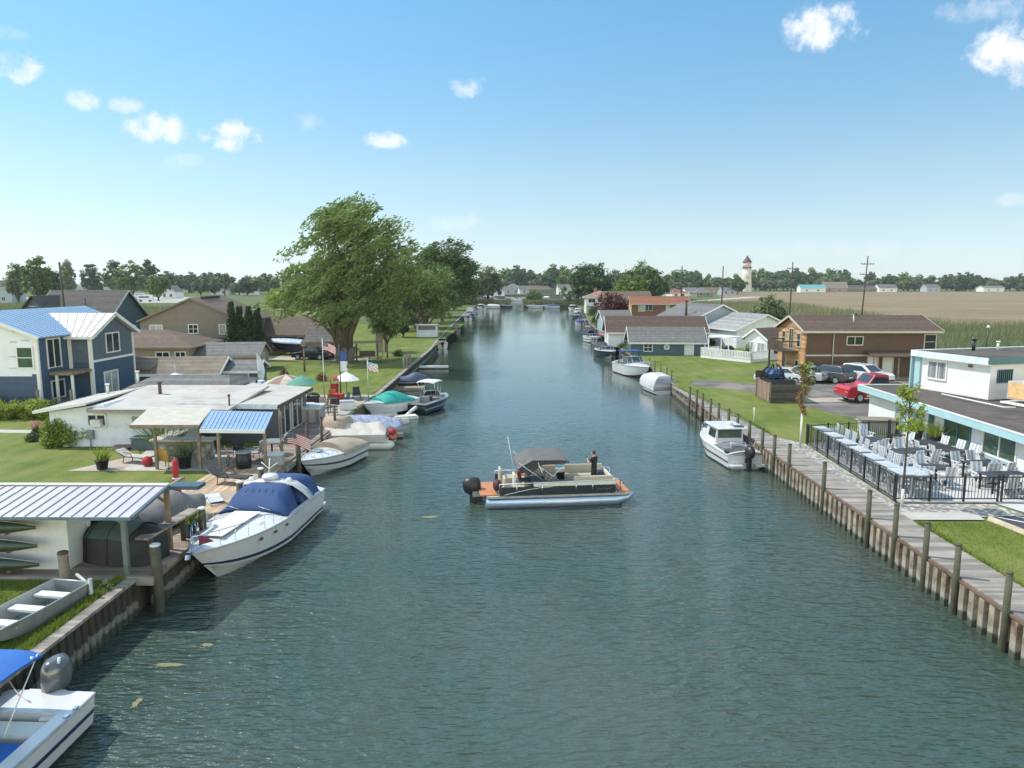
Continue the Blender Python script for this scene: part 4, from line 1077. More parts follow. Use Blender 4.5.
def slab(par, P, th, mat, name='roof', ribs=0, rm=None):
    P = [Vector(p) for p in P]; n = (P[1] - P[0]).cross(P[3] - P[0]).normalized(); n = n if n.z > 0 else -n
    m = MB(); m.prism(P, n * th)
    if ribs:
        for i in range(ribs + 1):
            f = i / ribs; m.beam(P[0].lerp(P[1], f) + n * (th + .02), P[3].lerp(P[2], f) + n * (th + .02), .05, .05, 1)
    return m.build(name, [mat, rm or ribdark], par)
metalsky = M('sky blue metal roof', (.30, .43, .58), .35, .3, var=.05)
slab(nh, [(-32.25, 48.0, 5.18), (-32.25, 60.6, 5.18), (-36.5, 60.6, 6.88), (-36.5, 48.0, 6.88)], .1, metalsky, ribs=26, rm=metalb)
slab(nh, [(-36.51, 48.0, 6.88), (-36.51, 60.6, 6.88), (-40.8, 60.6, 5.16), (-40.8, 48.0, 5.16)], .1, metalsky, ribs=26, rm=metalb)
r_ = slab(nh, [(-34.0, 51.35, 4.98), (-30.5, 51.35, 4.98), (-30.5, 54.6, 6.55), (-37.0, 54.6, 6.55)], .1, metalwh, ribs=9, rm=M('tan seam', (.45, .38, .33), .5))
slab(nh, [(-30.5, 54.62, 6.55), (-30.5, 57.9, 4.95), (-34.0, 57.9, 4.95), (-37.0, 54.62, 6.55)], .1, metalwh)
fa = MB()
fa.beam((-30.52, 51.35, 5.02), (-30.52, 54.6, 6.6), .06, .26); fa.beam((-30.52, 57.9, 5.0), (-30.52, 54.6, 6.6), .06, .26); fa.bx(-34, -30.5, 51.3, 51.35, 4.9, 5.1)
fa.beam((-32.2, 47.98, 5.2), (-36.5, 47.98, 6.9), .06, .2); fa.build('fascia', white, r_)
for q in ((-32.72, -32.5, 48.28, 48.45, 0, 5.15), (-32.57, -32.35, 51.66, 51.78, 0, 5.0), (-31.1, -30.87, 51.66, 51.85, 0, 5.0), (-31.0, -30.85, 57.35, 57.5, 0, 5.0), (-30.94, -30.86, 51.85, 57.35, 3.16, 3.32)): MB().bx(*q).build('corner_trim', white, nh)
opening(nh, 'F', 0, -96.8 + .06, -33.45, 3.2, 1.0, 1.35, 'hung', white, glassg)
opening(nh, 'R', -65.2, 0, 50.1, 3.05, 1.35, 1.95, 'slide', white, glassd); opening(nh, 'R', -65.2, 0, 50.25, .9, 1.3, 1.15, 'win', white, glassd)
opening(nh, 'R', -61.9, 0, 54.6, 3.75, 1.7, 1.35, 'win', white, glassd); opening(nh, 'R', -61.84, 0, 54.0, .3, 1.7, 1.95, 'slide', white, glassl)
bl = MB(); bl.bx(-32.55, -30.95, 49.3, 51.75, 2.55, 2.75); bl = bl.build('balcony', M('brown balcony boards', (.20, .15, .10), .8, kind='planks', per=.15, axis='Y'), nh)
MB().bx(-32.2, -32.05, 49.4, 49.55, 0, 2.54).bx(-31.1, -30.97, 49.4, 49.52, 0, 2.54).build('post', white, bl)
MB().bx(-32.55, -31.3, 49.6, 50.9, .0, .75).build('porch_platform', wood, nh)

# the grey blue house behind, the taupe house, the other roofs
h2 = house('house', 'slate grey house with a long dark roof behind the navy house', (-53.0, 89.5), R(3), 8.6, 9.5, 4.7, 'gx', 3.2, slateblue, shdark, paleblue, [('R', -1.6, 1.0, 1.6, 1.1, 'win'), ('F', 2.5, 1.0, 1.2, 1.2, 'win')], .4)
cg = MB(); cg.prism([(-5.4, -6.1, 0), (-1.2, -6.1, 0), (-1.2, -6.1, 4.75), (-3.3, -6.1, 7.3), (-5.4, -6.1, 4.75)], (0, 6.0, 0)); cg.build('gable_wall', slateblue, h2)
for sg in (-1, 1): slab(h2, [(-3.3 + sg * 2.5, -6.5, 4.3), (-3.3 + sg * 2.5, -.2, 4.3), (-3.3, -.2, 7.35), (-3.3, -6.5, 7.35)], .14, shdark)
MB().lathe([(.42, 0), (.42, .06)], n=12).build('gable_vent', white, h2).location = (-3.3, -6.12, 6.2)
h2.children[-1].rotation_euler = (R(90), 0, 0)
vent(h2, .6, -2.5, 6.2, 7.0, dkwood)
h3 = house('house', 'large taupe two storey house with a brown roof and five black roof vents', (-39.2, 91.3), R(4), 12.0, 11.5, 4.45, 'gy', 2.6, taupe, shbrown, taupe, [('F', -4.2, 2.9, 1.35, 1.0, 'win', glassl), ('F', .1, 3.0, 1.0, .95, 'win4'), ('F', 3.9, 2.9, 1.45, 1.05, 'win', glassl), ('F', -.2, .9, 1.3, 1.0, 'win'), ('F', 1.8, .9, .9, 1.1, 'hung', glassl)], .3)
for i in range(5): MB().bx(.4 + i * .02, .9, -3.6 + i * 1.25, -3.1 + i * 1.25, 7.0, 7.3).build('roof_vent', black, h3.children[1])
MB().bx(-3.6, 6.0, -7.2, -5.77, 2.25, 2.45).build('porch_roof', shdark, h3)
house('house', 'low brown hip roofed house between the navy and taupe houses', (-38.6, 74.3), R(4), 11.5, 7.8, 2.6, 'hip', 1.5, tansid, shbrown, tansid, [('F', 3.2, .9, 1.2, 1.2, 'win'), ('F', 4.9, .9, .9, 1.2, 'win'), ('R', 0, .8, 1.2, 1.2, 'win')], .6)
hb = house('garage', 'low navy outbuilding with a mossy tan shingle roof and white rakes', (-28.6, 60.4), R(4), 7.4, 4.2, 1.6, 'gx', 1.0, navy, shtan, white, [('F', 2.6, .3, .8, .9, 'win', glassl), ('R', 0, .5, .7, .9, 'hung')], .35, 'garage')
house('garage', 'small garage with a lavender grey roller door and dark posts', (-23.6, 61.6), R(5), 2.7, 3.6, 1.6, 'gx', .6, navy, shgrey, white, [('F', -.2, .05, 1.9, 1.45, 'garage', M('lavender grey door', (.24, .25, .31), .5))], .3, 'garage')
hg = house('garage', 'tan gabled garage with a smooth grey roof beside the cedars', (-29.8, 74.4), R(6), 6.4, 4.6, 1.65, 'gx', 1.05, tansid, shgrey, tansid, [('R', .1, .5, .6, 1.1, 'hung')], .3, 'garage')
house('house', 'long low taupe ranch house with a brown roof behind the four cedars', (-30.2, 97.0), R(2), 10.5, 7, 2.4, 'gx', 2.0, taupe, shbrown, tansid, [('F', -1.2, .7, 1.3, 1.2, 'win'), ('F', 2.2, .7, 1.6, 1.2, 'win'), ('F', 4.2, .7, .7, 1.1, 'hung')], .5)
house('shed', 'small tan shed with a steep grey roof left of the big tree', (-23.3, 86.8), R(3), 3.6, 3.4, 2.1, 'gx', 1.4, tansid, shgrey, tansid, [('F', .9, .05, .9, 1.8, 'door', dkwood)], .25, 'shed')
house('shed', 'white flat roofed garden shed with a dark front near the canal edge', (-15.2, 121.0), R(2), 3.4, 2.6, 2.0, 'shed', -.5, wsiding, white, white, [('L', 0, .3, .8, 1.2, 'win'), ('F', 0, 1.15, 2.9, .7, 'garage', dkwood)], .2, 'shed')
c = T('patio_umbrella', 'small pale umbrella behind the cottage roof', 'umbrella', (-25.8, 53.6, GZ)); MB().lathe([(1.1, 1.75), (.6, 2.0), (.05, 2.2)], n=8, smooth=False).build('canopy', M('ice blue canvas', (.5, .58, .65), .8), c); MB().tube([(0, 0, 0), (0, 0, 2.75)], .03, 6).build('pole', alu, c)
c = T('lumber_pile', 'stack of grey boards and pipes on the outbuilding roof edge', 'lumber', (-30.9, 58.2, 3.0), R(10))
for i in range(6): MB().box((.1 * i, .1 * (i % 3), .1 * (i // 2)), (1.7 - .1 * i, .16, .06), R(6 * i - 12)).build('board', wood, c)
MB().bx(-.5, -.4, -.1, .2, -1.9, -.03).bx(.5, .6, -.1, .2, -1.9, -.03).build('trestle', wood, c)
# columnar cedars
for i, (px, lb) in enumerate(((240, 'columnar cedar nearest the taupe house'), (248, 'columnar cedar, right one of the pair beside the taupe house'), (257, 'columnar cedar, left one of the pair in front of the ranch house wall'), (265, 'columnar cedar nearest the big tree'))):
    p = PY(px, 353, 85); h_ = (6.9, 6.4, 6.3, 6.5)[i]
    r = T('columnar_cedar', 'dark narrow ' + lb, 'tree', (p.x, p.y - 2, GZ), 0, 'cedars beside the taupe house')
    k = 170; g_ = np.random.default_rng(20 + i); z = g_.random(k) * .93 * h_; rr_ = .92 * np.sqrt(np.clip(1 - z / h_, 0, 1)) * (.35 + .65 * np.clip(z / .8, 0, 1)); th_ = g_.random(k) * 6.28
    link('crown', leaf_mesh('crown', np.column_stack([rr_ * .6 * np.cos(th_), rr_ * .6 * np.sin(th_), z + .15]), np.column_stack([rr_ * .4 + .06, rr_ * .4 + .06, np.full(k, .4)]), 55, .2, leafD, 30 + i, .2), r)
    MB().tube([(0, 0, -.1), (0, 0, h_ * .8)], [.1, .03], 8).build('trunk', barkd, r)
# =================== RIGHT BANK ===================
seawall('seawall', 'rust stained timber seawall with a rusty top rail under the right boardwalk', [(13.5, -10), (13.5, 36), (13.4, 47)], GZ - .03, rustwood, M('rusty top rail', (.13, .085, .06), .85, var=.35), .46, .2, -1, .14)
seawall('seawall', 'brown plank seawall along the right lawn past the boardwalk', [(13.4, 47.02), (13.7, 58), (14.1, 68), (14.1, 84)], GZ - .03, rustwood, wood, .5, .1, -1, .16)
seawall('seawall', 'far dark seawall in front of the blue boathouse and the distant right houses', [(14.1, 84.02), (14.1, 90), (14.5, 120), (16, 160), (19, 200), (22, 240), (24, 295)], GZ - .03, oldwall, wood, .6, .1, -1, .2)
bw = T('boardwalk', 'long grey boardwalk on top of the right seawall', 'boardwalk', (0, 0, GZ))
MB().prism([(13.45, -10, -.02), (14.75, -10, -.02), (14.85, 30, -.02), (14.8, 48, -.02), (13.5, 62, -.02), (13.35, 62, -.02)], (0, 0, .09)).build('boards', greyboard, bw)
for i, (px, py) in enumerate(((1010, 572), (959, 544), (928, 522), (897, 504), (870, 490), (825, 462), (790, 444), (775, 435), (763, 428), (750, 421), (738, 414), (729, 409), (719, 403.5), (711, 399), (703, 393.5), (697, 390), (690, 387))):
    q = PX(px, py, 13.28)
    piling('tall greenish piling on the right boardwalk edge, %s from the viewer' % ORD[i], q.x, q.y, q.z, .09, greenwood, 'pilings along the right boardwalk', greenwood)
for i, Y in enumerate((64.5, 66.6, 69.5, 72.5, 75.5)):
    piling('thin dark stake at the right lawn seawall, %s from the boardwalk end' % ORD[i].replace('nearest', 'first'), 13.85, Y, 2.2, .06, dkwood, 'stakes along the right lawn seawall', dkwood)
flat('pebble_bed', [(14.85, 26.5), (19.6, 26.9), (19.3, 28.4), (15.4, 28.4), (16.0, 39.4), (14.8, 41.5)], pebble, .03)
flat('path', [(14.8, 26.3), (17.6, 26.3), (17.8, 27.2), (14.85, 27.2)], conc, .06)
flat('parking_lot', [(17.9, 27.0), (24, 28.0), (30, 26), (30, 14), (19.0, 20), (18.3, 24)], newasph, .012)
ln_ = MB()
for k in range(5): ln_.add([(18.2 + k * .9, 26.9 - k * .05, GZ + .018), (18.35 + k * .9, 26.9 - k * .05, GZ + .018), (19.6 + k * .9, 25.6, GZ + .018), (19.45 + k * .9, 25.6, GZ + .018)], [(0, 3, 2, 1)])
tag(ln_.build('parking_markings', white), kind='structure')
for i, (x, y, rz, lb) in enumerate(((18.0, 25.4, 100, 'concrete wheel stop at the corner of the striped parking, nearer the patio'), (18.55, 22.9, 100, 'concrete wheel stop farther down the grass edge of the parking'))):
    b = T('wheel_stop', lb, 'kerb', (x, y, GZ + .02), R(rz), 'wheel stops by the grass'); MB().prism([(-1.0, -.1, 0), (-1.0, .1, 0), (-1.0, .07, .14), (-1.0, -.07, .14)], (2.0, 0, 0)).build('block', M('tan concrete stop', (.45, .37, .27), .85), b)
    MB().tube([(-.7, 0, .1), (-.7, 0, .16)], .02, 6).build('bolt', dkwood, b)
flat('patio', [(15.5, 28.5), (23.4, 28.5), (23.4, 39.3), (22.5, 40.2), (16.1, 39.3)], patio_m, .05)
flat('path', [(19.9, 26.9), (23.2, 27.4), (23.2, 28.5), (19.4, 28.5)], patio_m, .03)
flat('parking_lot', [(21.0, 52), (22.3, 46.5), (26, 46), (52, 46), (52, 68), (27, 67.4), (21.8, 63), (16.5, 66.5), (15.2, 63), (20.9, 57.2)], asphalt, .014)
flat('driveway', [(21.2, 53.5), (29, 54.6), (29, 56.2), (21.0, 55.4)], conc2, .02)
flat('path', [(22.2, 47), (22.6, 42.5), (23.4, 42.5), (25, 47.5)], conc2, .02)

# the patio railing: each run its own fence
def railing(label, a, b, n, gate=False):
    r = T('patio_railing', label, 'railing', (a[0], a[1], GZ + .05), math.atan2(b[1] - a[1], b[0] - a[0]), 'black railings round the patio')
    L = math.hypot(b[0] - a[0], b[1] - a[1]); m = MB()
    m.bx(0, L, -.018, .018, 1.01, 1.045); m.bx(0, L, -.02, .02, .1, .14); m.build('rail', blackm, r)
    k = int(L / .13); m = MB()
    for i in range(1, k): x = L * i / k; m.bx(x - .009, x + .009, -.009, .009, .14, 1.0)
    m.build('baluster', blackm, r)
    for i in range(n + 1): x = L * i / n; MB().bx(x - .032, x + .032, -.032, .032, 0, 1.12).build('post', blackm, r)
railing('black metal railing beside the row of white bar tables facing the canal', (16.05, 39.2), (15.45, 28.75), 7)
railing('black metal railing along the pebble bed, facing the viewer', (15.45, 28.65), (19.6, 28.65), 3)
railing('black metal gate railing at the concrete walkway', (19.75, 28.65), (21.6, 28.65), 1)
railing('black metal railing along the far lawn side of the patio', (16.05, 39.35), (21.2, 40.6), 4)
railing('short black metal railing against the white building corner', (21.3, 40.6), (22.55, 40.0), 1)

# high tables with white tops along the canal railing, stools, dining tables, striped chairs
whiteplast = M('white resin', (.40, .42, .44), .45)
greyfr = M('grey blue resin frame', (.33, .36, .38), .5)
charc = M('charcoal table slats', (.035, .037, .042), .55, kind='planks', per=.12, axis='X')
def bar_table(label, x, y, L=1.5):
    t = T('bar_table', label, 'table', (x, y, GZ + .05), R(93), 'white topped bar tables at the canal railing')
    MB().bx(-L / 2, L / 2, -.3, .3, 1.0, 1.05).build('tabletop', whiteplast, t, bevel=.01)
    MB().bx(-L / 2 + .1, L / 2 - .1, -.23, .23, .9, .998).build('apron', greyfr, t)
    for sx in (-1, 1):
        for sy in (-1, 1): MB().box((sx * (L / 2 - .14), sy * .2, .45), (.08, .08, .9)).build('leg', greyfr, t)
    return t
ty = [38.5, 36.9, 35.2, 33.6, 32.1, 30.7, 29.5]
tx = lambda y: 16.62 - (39.2 - y) * .057
tl = ['white topped bar table in the far corner of the patio railing'] + ['white topped bar table at the canal railing, %s from the far corner' % o for o in ORD[1:6]] + ['white topped bar table in the near corner above the pebble bed']
for y, l in zip(ty, tl): bar_table(l, tx(y), y, 1.12)
def bar_stool():
    t = T('bar_stool', '', 'stool', (0, 0, 0), 0, 'bar stools at the white bar tables')
    MB().bx(-.22, .22, -.21, .21, .70, .75).build('seat', whiteplast, t)
    m = MB()
    for k in range(4): m.box((-.165 + k * .11, .235, .98), (.075, .03, .5), 0, R(-8))
    m.bx(-.22, .22, .235, .27, 1.18, 1.24); m.build('backrest', whiteplast, t)
    for sx in (-1, 1):
        for sy in (-1, 1): MB().beam((sx * .24, sy * .24, 0), (sx * .18, sy * .18, .7), .045, .045).build('leg', greyfr, t)
    MB().bx(-.2, .2, -.22, -.19, .28, .32).build('footrest', greyfr, t)
    return t
st0 = bar_stool(); first = True
who = ['far corner bar table'] + ['white bar table %s from the far corner' % o for o in ORD[1:6]] + ['near corner bar table']
for i, y in enumerate(ty):
    for j, dy in enumerate((-.33, .33)):
        lb = 'white slatted stool at the %s, %s seat' % (who[i], ('nearer', 'farther')[j])
        p = (tx(y) + .62 + rnd.uniform(-.05, .1), y + dy, GZ + .05); rz = R(-88 + rnd.uniform(-14, 14))
        if first: st0.location = p; st0.rotation_euler = (0, 0, rz); st0['label'] = lb; first = False
        else: copy_tree(st0, p, rz, lb)
def dining_table(label, x, y, L, rz):
    t = T('dining_table', label, 'table', (x, y, GZ + .05), R(rz), 'dark dining tables on the patio')
    MB().bx(-L / 2, L / 2, -.48, .48, .71, .75).build('tabletop', charc, t)
    MB().bx(-L / 2 + .15, L / 2 - .15, -.03, .03, .3, .36).build('stretcher', blackm, t)
    for sx in (-1, 1):
        for sy in (-1, 1): MB().box((sx * (L / 2 - .12), sy * .38, .355), (.07, .07, .71)).build('leg', blackm, t)
stripe = [M('white chair slat', (.60, .60, .60), .5), M('blue grey chair slat', (.33, .35, .375), .5)]
def dining_chair():
    t = T('patio_chair', '', 'chair', (0, 0, 0), 0, 'striped slatted chairs on the patio')
    s = MB()
    for k in range(5): s.bx(-.25 + k * .1, -.155 + k * .1, -.24, .24, .42, .45, k % 2)
    s.build('seat', stripe, t); s = MB()
    for k in range(5): s.box((-.2 + k * .1, .29, .72), (.094, .03, .62), 0, R(-14), 0, k % 2)
    s.build('backrest', stripe, t)
    for sx in (-1, 1):
        MB().beam((sx * .27, -.24, 0), (sx * .27, .16, .62), .04, .04).build('leg', stripe[0], t); MB().beam((sx * .27, .32, 0), (sx * .27, -.14, .60), .04, .04).build('leg', stripe[0], t)
        MB().bx(sx * .27 - .03, sx * .27 + .03, -.25, .24, .61, .64).build('armrest', stripe[0], t)
    return t
ch0 = dining_chair(); first = True
def chair(x, y, rz, lb):
    global first
    p = (x + rnd.uniform(-.06, .06), y + rnd.uniform(-.06, .06), GZ + .05); rz = R(rz + rnd.uniform(-12, 12))
    if first: ch0.location = p; ch0.rotation_euler = (0, 0, rz); ch0['label'] = lb; first = False
    else: copy_tree(ch0, p, rz, lb)
tabs = [(18.7, 37.2, 1.7, 20, 'the farthest dark table'), (19.1, 34.6, 1.9, 15, 'the middle dark table'), (18.2, 31.5, 1.7, 0, 'the dark table by the front railing'),
        (21.2, 35.6, 2.9, 97, 'the long dark table by the glass door'), (21.2, 32.2, 1.5, 10, 'the dark table below the long window'), (20.9, 30.2, 1.9, 5, 'the dark table inside the gate')]
for x, y, L, rz, nm in tabs:
    dining_table(nm.replace('the ', '', 1).replace('dark table', 'dark slatted dining table', 1) + ' on the white patio', x, y, L, rz)
    c, s = math.cos(R(rz)), math.sin(R(rz)); n = 3 if L > 2.5 else 2
    for sd_, far_ in ((-1, 'near'), (1, 'far')):
        if rz > 90: far_ = {'near': 'building', 'far': 'canal'}[far_]
        for k in range(n):
            a = (k - (n - 1) / 2) * (L / n); b = sd_ * .82
            chair(x + c * a - s * b, y + s * a + c * b, rz + (0 if sd_ > 0 else 180), 'striped chair, %s side of %s, %s' % (far_, nm, ['gate end', 'lawn end', 'middle'][[0, 1][k] if n == 2 else (0, 2, 1)[k]]))
chair(17.4, 38.4, 30, 'striped white chair alone beside the far corner bar table'); chair(19.4, 39.3, 10, 'blue striped chair with its back to the far lawn railing'); chair(20.6, 37.6, -70, 'striped white chair alone in front of the tall dark planter'); chair(17.9, 34.0, 100, 'pale chair alone between the bar tables and the middle dark table')
c = T('round_side_table', 'round white table with curved edge at the near end of the bar tables', 'table', (16.7, 29.6, GZ + .05)); MB().lathe([(.7, .95), (.72, 1.0), (.7, 1.04)], n=20).build('tabletop', whiteplast, c); MB().lathe([(.35, 0), (.06, .05), (.06, .94)], n=10).build('pedestal', greyfr, c)
for x, y, h_, lb in ((22.1, 39.3, 1.0, 'tall dark planter with a palm like shrub at the white wall corner'), (22.3, 37.9, .9, 'dark planter with bright green leaves in front of the glass door')):
    grassy('planter', lb, (x, y), darkpot, h_ * .6, leafE, .3, .75, 160, z=GZ + .05)
b = T('utility_box', 'low brown topped utility box beside the white building corner', 'utility box', (21.5, 42.6, GZ), R(-12)); MB().bx(-.9, .9, -.55, .55, 0, .75).build('body', conc, b); MB().bx(-1.0, 1.0, -.65, .65, .753, .86).build('lid', M('brown lid', (.2, .165, .13), .8), b)
c = T('bench', 'small dark bench on the patio below the far railing by the building', 'bench', (21.5, 39.6, GZ + .05), R(-20)); MB().bx(-.7, .7, -.2, .2, .4, .45).build('seat', blackm, c)
for x in (-.6, .6): MB().bx(x - .04, x + .04, -.18, .18, 0, .398).build('leg', blackm, c)

# restaurant
rs = T('restaurant', 'long low white building with teal fascia and a raised white block on its roof', 'building', (0, 0, GZ))
def rbx(x0, x1, y0, y1, z0, z1, nm, mt, par=rs): return MB().bx(x0, x1, y0, y1, z0, z1).build(nm, mt, par)
rbx(22.6, 34, 39.15, 45.9, 0, 2.15, 'wall', wblock)
rbx(22.85, 34, 20, 39.148, 0, 2.15, 'wall', M('white stucco', (.62, .62, .61), .75, var=.05, scale=1, bump=.2))
m = MB().prism([(22.05, 46.3, 2.2), (22.3, 24, 2.02), (22.3, 18, 2.02), (36, 18, 2.02), (36, 46.3, 2.2)][::-1], (0, 0, .12)); rf = m.build('roof', feltb, rs)
f = MB()
for a, b2 in (((22.03, 46.3, 2.2), (22.28, 24, 2.02)), ((22.28, 24, 2.02), (22.28, 18, 2.02)), ((22.03, 46.32, 2.2), (36, 46.32, 2.2))): f.beam(a, b2, .08, .36)
f.build('fascia', teal, rf); f = MB()
for a, b2 in (((22.06, 46.3, 2.40), (22.31, 24, 2.22)), ((22.31, 24, 2.22), (22.31, 18, 2.22)), ((22.06, 46.28, 2.40), (36, 46.28, 2.40))): f.beam(a, b2, .18, .05)
f.build('edge_flashing', metalwh, rf)
rbx(22.57, 22.75, 39.0, 39.14, .0, 2.1, 'corner_post', dkteal)
opening(rs, 'L', -45.2, 0, -40.6, .5, 1.0, 1.05, 'win', teal, glassl); opening(rs, 'L', -45.2, 0, -42.0, .5, 1.0, 1.05, 'win', teal, glassl)
door_t = M('black green door', (.02, .035, .034), .4)
opening(rs, 'L', -45.7, 0, -36.9, .06, 2.1, 1.9, 'slide', dkteal, glassg)
for y, w_ in ((33.6, 2.3), (30.6, 1.9), (27.6, 2.2)):
    opening(rs, 'L', -45.7, 0, -y, .7, w_, 1.05, 'win', white, glassg)
    MB().bx(22.78, 22.84, y - w_ / 2 - .2, y + w_ / 2 + .2, .48, .57).build('window_trim', teal, rs)
up = bpy.data.objects.new('upper_block', None)
ub = MB().bx(0, 9, -4.9, 0, 2.32, 4.62).build('upper_block', wblock, rs, (25.3, 45.3, 0)); ub.rotation_euler = (0, 0, R(16.6))
def onub(mb, nm, mt): return mb.build(nm, mt, ub)
onub(MB().bx(-.02, 9, -5.0, .1, 4.625, 4.72), 'upper_roof', feltb)
onub(MB().bx(-.35, -.3, -5.0, .4, 4.35, 4.72).bx(-.3, 9, .1, .4, 4.35, 4.72), 'fascia', M('white teal fascia', (.52, .62, .64), .5)); onub(MB().bx(-.35, 9, -5.06, -5.002, 4.35, 4.72), 'fascia', dkteal)
onub(MB().bx(-.3, .6, .35, .43, 2.34, 4.35).bx(-.12, -.02, -.15, .3, 2.34, 4.35), 'corner_pilaster', teal)
opening(ub, 'L', 0, 9.8 - 4.9 + 0.0001 - 4.9, 1.35, 3.1, 1.25, 1.0, 'win', white, M('vertical blinds', (.20, .21, .22), .5, kind='planks', per=.12, axis='Y'))
onub(MB().bx(-.14, 0, -3.75, -3.55, 4.05, 4.22), 'lamp', M('brown lamp', (.15, .09, .07), .5))
MB().bx(.5, 1.6, -4.93, -4.9, 3.3, 4.0).build('window', glassd, ub); w_ = MB()
for k in range(8): w_.bx(.5 + k * .15, .54 + k * .15, -4.97, -4.935, 3.25, 4.05)
w_.build('security_bars', dkteal, ub)
vent(rs, 28.4, 45.0, 4.7, 5.4, blackm, .1); vent(rs, 30.3, 45.6, 4.7, 5.2, white, .07)
MB().tube([(25.0, 42.2, 2.42), (25.6, 37.6, 2.42), (26.2, 37.6, 2.42)], .04, 6).build('roof_pipe', white, rf)
hv = T('rooftop_unit', 'tan air handling unit on a white base on the brown roof', 'air conditioner', (28.0, 39.0, GZ + 2.33), R(14))
MB().bx(-.9, 1.2, -.7, .7, .25, 1.25).build('cabinet', M('tan sheet metal', (.42, .37, .31), .5), hv, bevel=.02); MB().bx(-1.1, 1.3, -.9, .9, 0, .1).build('base', white, hv); MB().bx(-.93, -.9, -.6, .6, .35, 1.15).build('side_panel', M('orange tan panel', (.58, .37, .18), .6), hv)
MB().bx(-.8, 1.1, -.6, -.5, .1, .25).build('skid', wood, hv)

# two storey brown building
bh = house('apartment_house', 'two storey brown building with an orange shingled end and a wooden balcony', (33.0, 70.9), 0, 12.2, 6.8, 4.5, 'gx', 1.15, brownwall, shchoc, cream, [('F', .3, .3, .9, 1.85, 'door', white), ('F', 1.7, .3, .9, 1.85, 'door', white), ('F', -1.5, 3.2, 1.4, .7, 'win'), ('F', 5.5, 2.8, 1.0, 1.3, 'hung')], .4, 'building')
MB().prism([(-6.16, -3.4, 0), (-6.16, 3.4, 0), (-6.16, 3.4, 4.48), (-6.16, 0, 5.6), (-6.16, -3.4, 4.48)][::-1], (.055, 0, 0)).build('end_cladding', orangewall, bh)
for u_, z, k in ((-1.9, 2.9, 'hung'), (2.0, 2.9, 'hung'), (-1.6, .4, 'hung'), (1.8, .3, 'hung')): opening(bh, 'L', 12.33, 0, u_, z, .8, 1.2, k, cream, glassd)
opening(bh, 'L', 12.33, 0, .1, 2.55, 1.0, 1.9, 'slide', cream, glassd)
MB().bx(-6.1, 6.1, -3.44, -3.402, 2.1, 2.25).build('band', cream, bh); MB().bx(-6.14, -6.02, -3.46, -3.402, .0, 4.4).build('corner_trim', orangewall, bh); MB().tube([(-3.5, -3.47, .3), (-3.5, -3.47, 4.4)], .05, 6).build('downspout', cream, bh)
bl = MB().bx(-7.7, -6.17, -2.0, 2.0, 2.3, 2.45); bl = bl.build('balcony', dkwood, bh)
m = MB()
for y in (-2.0, 2.0): m.bx(-7.7, -6.2, y - .04, y + .04, 3.3, 3.4)
m.bx(-7.74, -7.66, -2.0, 2.0, 3.3, 3.4)
for k in range(17): m.bx(-7.72, -7.68, -2 + k * .25 - .06, -2 + k * .25 + .06, 2.46, 3.3)
m.build('balcony_rail', dkwood, bl)
for y in (-1.9, 1.9): MB().bx(-7.65, -7.5, y - .07, y + .07, 0, 2.3).build('post', dkwood, bl)
MB().prism([(-.5, -4.9, 2.15), (-.5, -3.46, 2.6), (-.5, -3.46, 2.68), (-.5, -4.9, 2.23)], (5.0, 0, 0)).build('porch_roof', shchoc, bh)
for x in (-.3, 2.0, 4.3): MB().bx(x - .06, x + .06, -4.85, -4.73, .0, 2.05).build('porch_post', wood, bh)
MB().bx(-.5, 4.5, -4.9, -3.46, 0, .25).build('porch', wood, bh)
vent(bh, -1.2, -2.2, 4.9, 5.9, alu, .06); vent(bh, 0, 0, 5.6, 5.9, dkwood, .1)

